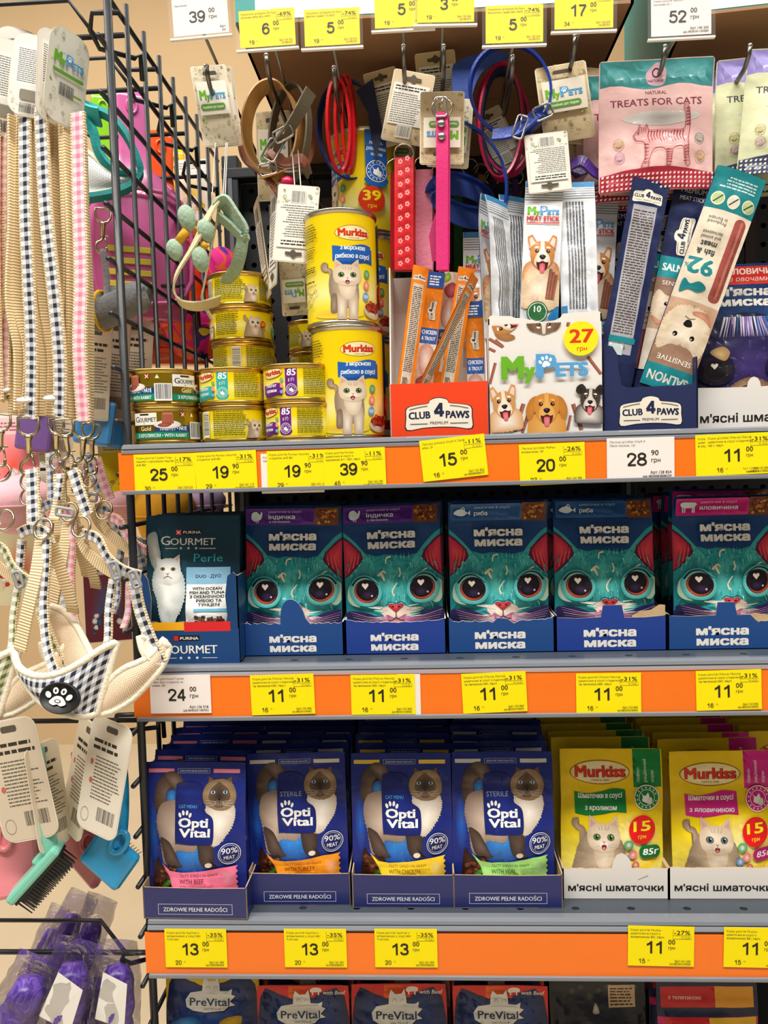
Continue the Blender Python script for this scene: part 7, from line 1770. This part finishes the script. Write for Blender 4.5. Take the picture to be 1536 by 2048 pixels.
def plush(label, px, py, rx, ry, y, m, cat='toy', name='plush_toy'):
    sx, sz = S(rx, px, py, y), S(ry, px, py, y); t = thing(name, label, cat, W(px, py, y))
    me = lathe_me('body', [(max(.001, sx*sin(R(a))*(1+.08*sin(R(a*4)))), -sz*cos(R(a))) for a in range(0, 181, 12)], 20); new_obj('body', me, t, m)
    tube('seam', [V((sx*1.005*cos(k*pi/10)*1.0, sx*1.005*sin(k*pi/10), 0)) for k in range(20)], .0012, m, t, 6, closed=True); return t
plush('tie-dye plush toy beside the cream berry collar', 395, 660, 70, 60, .33, M_TIE); plush('tie-dye plush toy low behind the wire grid', 300, 645, 55, 40, .36, M_TIE); plush('tie-dye plush toy above the five-can stack', 445, 565, 45, 70, .37, M_TIE)
M_PINKF = mat('pink_plush', '#f0b8c4', .9, bump=.4, bscale=150, sheen=.4); M_YELF = mat('mustard_plush', '#d89a1c', .9, bump=.4, bscale=150)
plush('round pale pink plush toy behind the harnesses', 40, 1010, 70, 60, .30, M_PINKF); plush('mustard plush toy behind the grey-teal pouch box', 330, 1030, 60, 75, .32, M_YELF); plush('pale pink plush toy beside the mustard one', 250, 1010, 55, 45, .34, M_PINKF); plush('lilac plush toy behind the dark teal pouch', 400, 1010, 50, 45, .36, mat('lilac_plush', '#c0a0c8', .9, bump=.4, bscale=150))
# packs hanging deeper on the panel
def flatpack(label, px, py, w, h, y, c1, c2, rz=0, seed=1):
    a = Art(seed); a.rect(0, 0, 100, 150, c1); a.blob([(10, 20), (50, 60), (90, 30), (80, 100), (30, 110)], c2, c1); a.rect(0, 120, 100, 150, mixc(c1, '#ffffff', .4)); a.bars(14, 126, 86, 144, 3, mixc(c1, '#000000', .5)); a.chunks(10, 10, 90, 60, 10, [c2, '#f4f0e8'], 5, 10)
    return hang_card(px, py, w, h, y, 0, a, label, rz)
flatpack('yellow hanging pack behind the navy leash', 110, 640, 90, 190, .33, '#f2c616', '#2a9aa0', 10); flatpack('pink and white hanging pack at the outer end behind the leashes', 25, 920, 110, 170, .34, '#f4a0a8', '#f05a3c', 0, 2)
flatpack('white hanging pack behind the snap hooks', 60, 900, 130, 150, .40, '#e4e4e2', '#8ab06a', 0, 3); flatpack('yellow hanging pack beside the wire panel below the leashes', 235, 945, 70, 130, .31, '#f4d41c', '#c8a010', 25, 4); flatpack('amber hanging pack behind the salmon leash', 30, 420, 80, 300, .42, '#e8a82c', '#d86a2c', 0, 5)
flatpack('white and yellow hanging pack at the far end of the panel', 385, 380, 70, 120, .40, '#f0ece0', '#f4d020', 0, 6); flatpack('green and red hanging pack behind the pink plush toy', 40, 1120, 120, 180, .42, '#d8d0a8', '#c83a3a', 0, 7); flatpack('wine red hanging pack behind the navy gingham harness', 215, 1200, 90, 170, .28, '#6a2a34', '#3a5a80', 20, 8); flatpack('aqua hanging pack behind the leash hanks', 78, 330, 60, 260, .36, '#1ca0a8', '#f0c020', 0, 9)

# grooming brushes with cards
def brush(label, px, py, y, col, rot, hw=.058, hh=.036, rz=0, rx=0):
    """slicker brush, head centre at the photo pixel, handle running up"""
    m = mat('brush_'+col.strip('#'), col, .3, spec=.5, coat=.3); t = thing('pet_brush', label, 'brush', W(px, py, y), (R(rx), R(-rot), R(rz)))
    new_obj('head', box_me('head', -hw/2, hw/2, -.006, .006, -hh/2, hh/2, .005), t, m)
    pad = new_obj('bristle_pad', box_me('bristle_pad', -hw/2+.005, hw/2-.005, .006, .0085, -hh/2+.004, hh/2-.004), t, M_BADGE)
    vs = []; fs = []
    for i in range(12):
        for j in range(7):
            x = -hw/2+.007+i*(hw-.014)/11; z = -hh/2+.006+j*(hh-.012)/6; k = len(vs); r = .0006
            for (a, c) in ((-r, -r), (r, -r), (0, r)): vs.append((x+a, .008, z+c)); vs.append((x+a*.6, .021, z+c*.6-.002))
            fs += [(k, k+2, k+3, k+1), (k+2, k+4, k+5, k+3), (k+4, k, k+1, k+5), (k+1, k+3, k+5)]
    o = new_obj('bristles', mesh('bristles', vs, fs), t, M_GREYP); o['kind'] = 'stuff'
    sx, cz = sin(R(rot))*1.1, cos(R(rot))
    new_obj('handle', tube_me('handle', [(sx*f, yy, hh*.3+cz*f) for f, yy in ((0, .0), (.014, .003), (.035, .006), (.06, .008), (.085, .008))], lambda k: .008+.002*sin(pi*k), 12, 4), t, m)
    tube('thumb_ring', [V((.008*cos(k*pi/8), -.008, hh*.55+.012*sin(k*pi/8))) for k in range(16)], .0028, m, t, 8, closed=True); return t
def rake(label, px, py, y, col, rot):
    m = mat('brush_'+col.strip('#'), col, .3, spec=.5, coat=.3); t = thing('pet_brush', label, 'brush', W(px, py, y), (0, R(-rot), R(12)))
    new_obj('head', box_me('head', -.034, .034, -.014, .014, -.005, .005, .003), t, m)
    new_obj('bristle_pad', box_me('bristle_pad', -.031, .031, -.012, .012, -.0075, -.005), t, M_BADGE)
    bm_ = mesh('bristle', [(a, b, z) for z, k in ((0, 1), (-.017, .6)) for a, b in ((-.0011*k, -.0008*k), (.0011*k, -.0008*k), (0, .001*k))], [(0, 1, 4, 3), (1, 2, 5, 4), (2, 0, 3, 5), (3, 4, 5)])
    for i in range(18):
        for j in range(3):
            o = new_obj('bristle', bm_, t, M_BADGE, (-.029+i*.0034, -.009+j*.009, -.0072)); o['kind'] = 'stuff'
    new_obj('handle', tube_me('handle', [(.022, 0, .002), (.030, 0, .012), (.046, .002, .034), (.070, .004, .060), (.092, .004, .082)], lambda k: .008+.002*sin(pi*k), 12, 4), t, m)
    new_obj('neck', box_me('neck', .006, .034, -.006, .006, .003, .010, .002), t, m); return t
brush('blue slicker brush hanging under a glossy cream card', 220, 1716, .0, '#2a9fd8', -36, .052, .044, -12, -8)
brush('pink slicker brush at the outer end of the brush hook', 22, 1735, .0, '#e88a94', 8, .062, .060, 10, -8)
rake('mint grooming rake seen edge-on with long black bristles', 72, 1742, -.02, '#7ccab4', 46)
brush('dusty red slicker brush behind the blue one', 172, 1710, .035, '#b0525a', -34, .060, .046, -24, 0)
brush('dusty red slicker brush deeper on the hook', 150, 1680, .06, '#a84a54', -36, .056, .040, -30, 0)
def art_brushcard(seed, c):
    a = Art(seed); a.rect(0, 0, 100, 150, c); a.bars(14, 108, 90, 126, 2, '#3a362e', .5, .3); a.bars(24, 44, 92, 102, 13, '#6a6456', .4, .35); a.barcode(46, 18, 88, 36, '#2a2824'); a.ring(18, 20, 9, 1.2, '#9a927c'); a.ell(16, 90, 4, 4, '#c86a58'); a.ell(20, 66, 4, 4, '#c86a58'); a.rr(38, 134, 66, 142, 3.5, '#5a5448'); return a
BC = [art_brushcard(1, '#d8cab0'), art_brushcard(2, '#e0d8c8'), art_brushcard(3, '#d6c8b2')]
hang_card(38, 1560, 118, 250, -.026, 10, BC[2], 'tan brush card with printed back at the outer end of the hook', 0, rad=.22)
hang_card(208, 1556, 108, 236, -.030, -12, BC[1], 'glossy cream brush card above the blue brush', -22, rad=.22)
hang_card(160, 1556, 96, 236, .0, -14, BC[0], 'tan brush card tucked behind the glossy cream one', -40, rad=.22)
hang_card(98, 1590, 80, 215, -.012, 6, BC[0], 'tan brush card seen nearly edge-on above the mint brush', 66, rad=.22)
# second tier of brushes halfway up, deep behind the leashes
for (px, py, y, c, l) in ((190, 845, .25, '#4a96d8', 'blue slicker brush deep behind the pink leash'), (215, 850, .29, '#3a8ad0', 'blue slicker brush beside the wire panel'), (240, 855, .32, '#e890b0', 'pink slicker brush beside the wire panel'), (70, 860, .33, '#7a5a9a', 'violet slicker brush deep behind the snap hooks')): brush(l, px, py, y, c, -10, .05, .06, 10)
for (px, py, w, h, y, rz, l) in ((190, 745, 60, 190, .235, 30, 'tan brush card behind the pink leash'), (222, 740, 70, 200, .275, 36, 'cream brush card beside the wire panel'), (262, 735, 80, 190, .31, 10, 'tan brush card inside the wire grid corner'), (110, 830, 80, 190, .36, 0, 'tan brush card deep behind the navy leashes')): hang_card(px, py, w, h, y, -6, BC[0], l, rz)

# bagged purple toys
M_PUR = tiedye('purple_swirl', ['#6a48b4', '#5a3aa4', '#7a58c4', '#5a3aa4', '#7250bc'], 40); MATS['purple_swirl'].node_tree.nodes['Principled BSDF'].inputs['Roughness'].default_value = .3
def film_mat():
    m = bpy.data.materials.new('clear_film'); m.use_nodes = True; nt = m.node_tree; nt.nodes.remove(nt.nodes['Principled BSDF']); out = nt.nodes['Material Output']
    tr = nt.nodes.new('ShaderNodeBsdfTransparent'); gl = nt.nodes.new('ShaderNodeBsdfGlossy'); gl.inputs['Roughness'].default_value = .12; mx = nt.nodes.new('ShaderNodeMixShader'); fr = nt.nodes.new('ShaderNodeFresnel'); fr.inputs['IOR'].default_value = 1.5
    tc = nt.nodes.new('ShaderNodeTexCoord'); nz = nt.nodes.new('ShaderNodeTexNoise'); nz.inputs['Scale'].default_value = 40; nz.inputs['Detail'].default_value = 4; nz.inputs['Distortion'].default_value = 1
    bp = nt.nodes.new('ShaderNodeBump'); bp.inputs['Strength'].default_value = .6; bp.inputs['Distance'].default_value = .008
    nt.links.new(tc.outputs['Object'], nz.inputs['Vector']); nt.links.new(nz.outputs['Fac'], bp.inputs['Height']); nt.links.new(bp.outputs[0], gl.inputs['Normal']); nt.links.new(bp.outputs[0], fr.inputs['Normal'])
    ad = nt.nodes.new('ShaderNodeMath'); ad.operation = 'ADD'; ad.operation = 'MULTIPLY_ADD'; ad.inputs[1].default_value = .55; ad.inputs[2].default_value = .03; nt.links.new(fr.outputs[0], ad.inputs[0])
    nt.links.new(ad.outputs[0], mx.inputs[0]); nt.links.new(tr.outputs[0], mx.inputs[1]); nt.links.new(gl.outputs[0], mx.inputs[2]); nt.links.new(mx.outputs[0], out.inputs['Surface']); return m
M_FILM = film_mat()
def bagtoy(label, x0, y0, x1, y1, y, rpx, seed, card=True):
    """purple fluted rubber stick from (x0,y0) to (x1,y1) inside a crumpled clear bag"""
    a, b_ = W(x0, y0, y), W(x1, y1, y); r = S(rpx, x0, y0, y); t = thing('bagged_toy', label, 'toy', b_)
    rg = random.Random(seed); ax = (a-b_); Lh = ax.length; ax.normalize(); n = V((0, -1, 0)); s = ax.cross(n)
    N = 26; seg = 16; vs = []; fs = []
    for i in range(N+1):
        f = i/N; q = b_-b_+ax*Lh*f; rr_ = r*(1-.5*max(0, (f-.86)/.14)**2)*(1+.05*sin(f*26))
        if f > .985: rr_ *= .4
        for k in range(seg): an = 2*pi*k/seg+f*3; w_ = 1+.10*cos(an*4-f*12); vs.append(q+(n*cos(an)+s*sin(an))*rr_*w_)
    for i in range(N):
        for k in range(seg): fs.append((i*seg+k, i*seg+(k+1) % seg, (i+1)*seg+(k+1) % seg, (i+1)*seg+k))
    fs.append(tuple(range(seg))); fs.append(tuple(range(N*seg, N*seg+seg)))
    new_obj('toy_stick', fixn(mesh('toy_stick', vs, fs, True)), t, M_PUR)
    vs = []; fs = []; N = 14; seg = 18
    for i in range(N+1):
        f = -.05+1.32*i/N; fl = 1.35-.2*max(0, f-1)*3; th = 1.15*(1-.85*max(0, min(1, (f-.95)/.3)))
        for k in range(seg):
            an = 2*pi*k/seg; w_ = 1+.14*noise.noise(V((cos(an)*2, sin(an)*2, f*6+seed))); vs.append(ax*Lh*f+(s*cos(an)*r*fl*1.15+n*sin(an)*r*th)*w_)
    for i in range(N):
        for k in range(seg): fs.append((i*seg+k, i*seg+(k+1) % seg, (i+1)*seg+(k+1) % seg, (i+1)*seg+k))
    new_obj('clear_bag', fixn(mesh('clear_bag', vs, fs, True)), t, M_FILM)
    if card:
        c = ax*Lh*.72+n*r*1.02; w_ = r*1.1
        new_obj('bag_card', mesh('bag_card', [c+s*x+ax*z+n*(.001*((i*7) % 3)) for i, (x, z) in enumerate(((-w_, -.02), (w_*.8, -.028), (w_, .02), (-w_*.5, .03)))], [(0, 1, 2, 3)]), t, M_WHITE)
    return t
bagtoy('bagged purple rubber toy highest on the hook', 150, 1830, 80, 1990, .07, 22, 1, False); bagtoy('bagged purple rubber toy beside the highest one', 190, 1840, 130, 2010, .05, 22, 2, False)
bagtoy('bagged purple rubber toy with a white card by the wire panel', 235, 1930, 235, 2110, .0, 30, 3); bagtoy('bagged purple rubber toy with a white card in the middle of the hook', 150, 1930, 110, 2110, -.01, 34, 4)
bagtoy('bagged purple rubber toy at the outer end of the hook', 68, 1960, 0, 2110, -.015, 36, 5, False); bagtoy('bagged purple rubber toy behind the white card one', 200, 1960, 165, 2120, .03, 28, 6, False)
bagtoy('bagged purple rubber toy deep behind the others', 110, 1860, 40, 2020, .10, 20, 7, False)
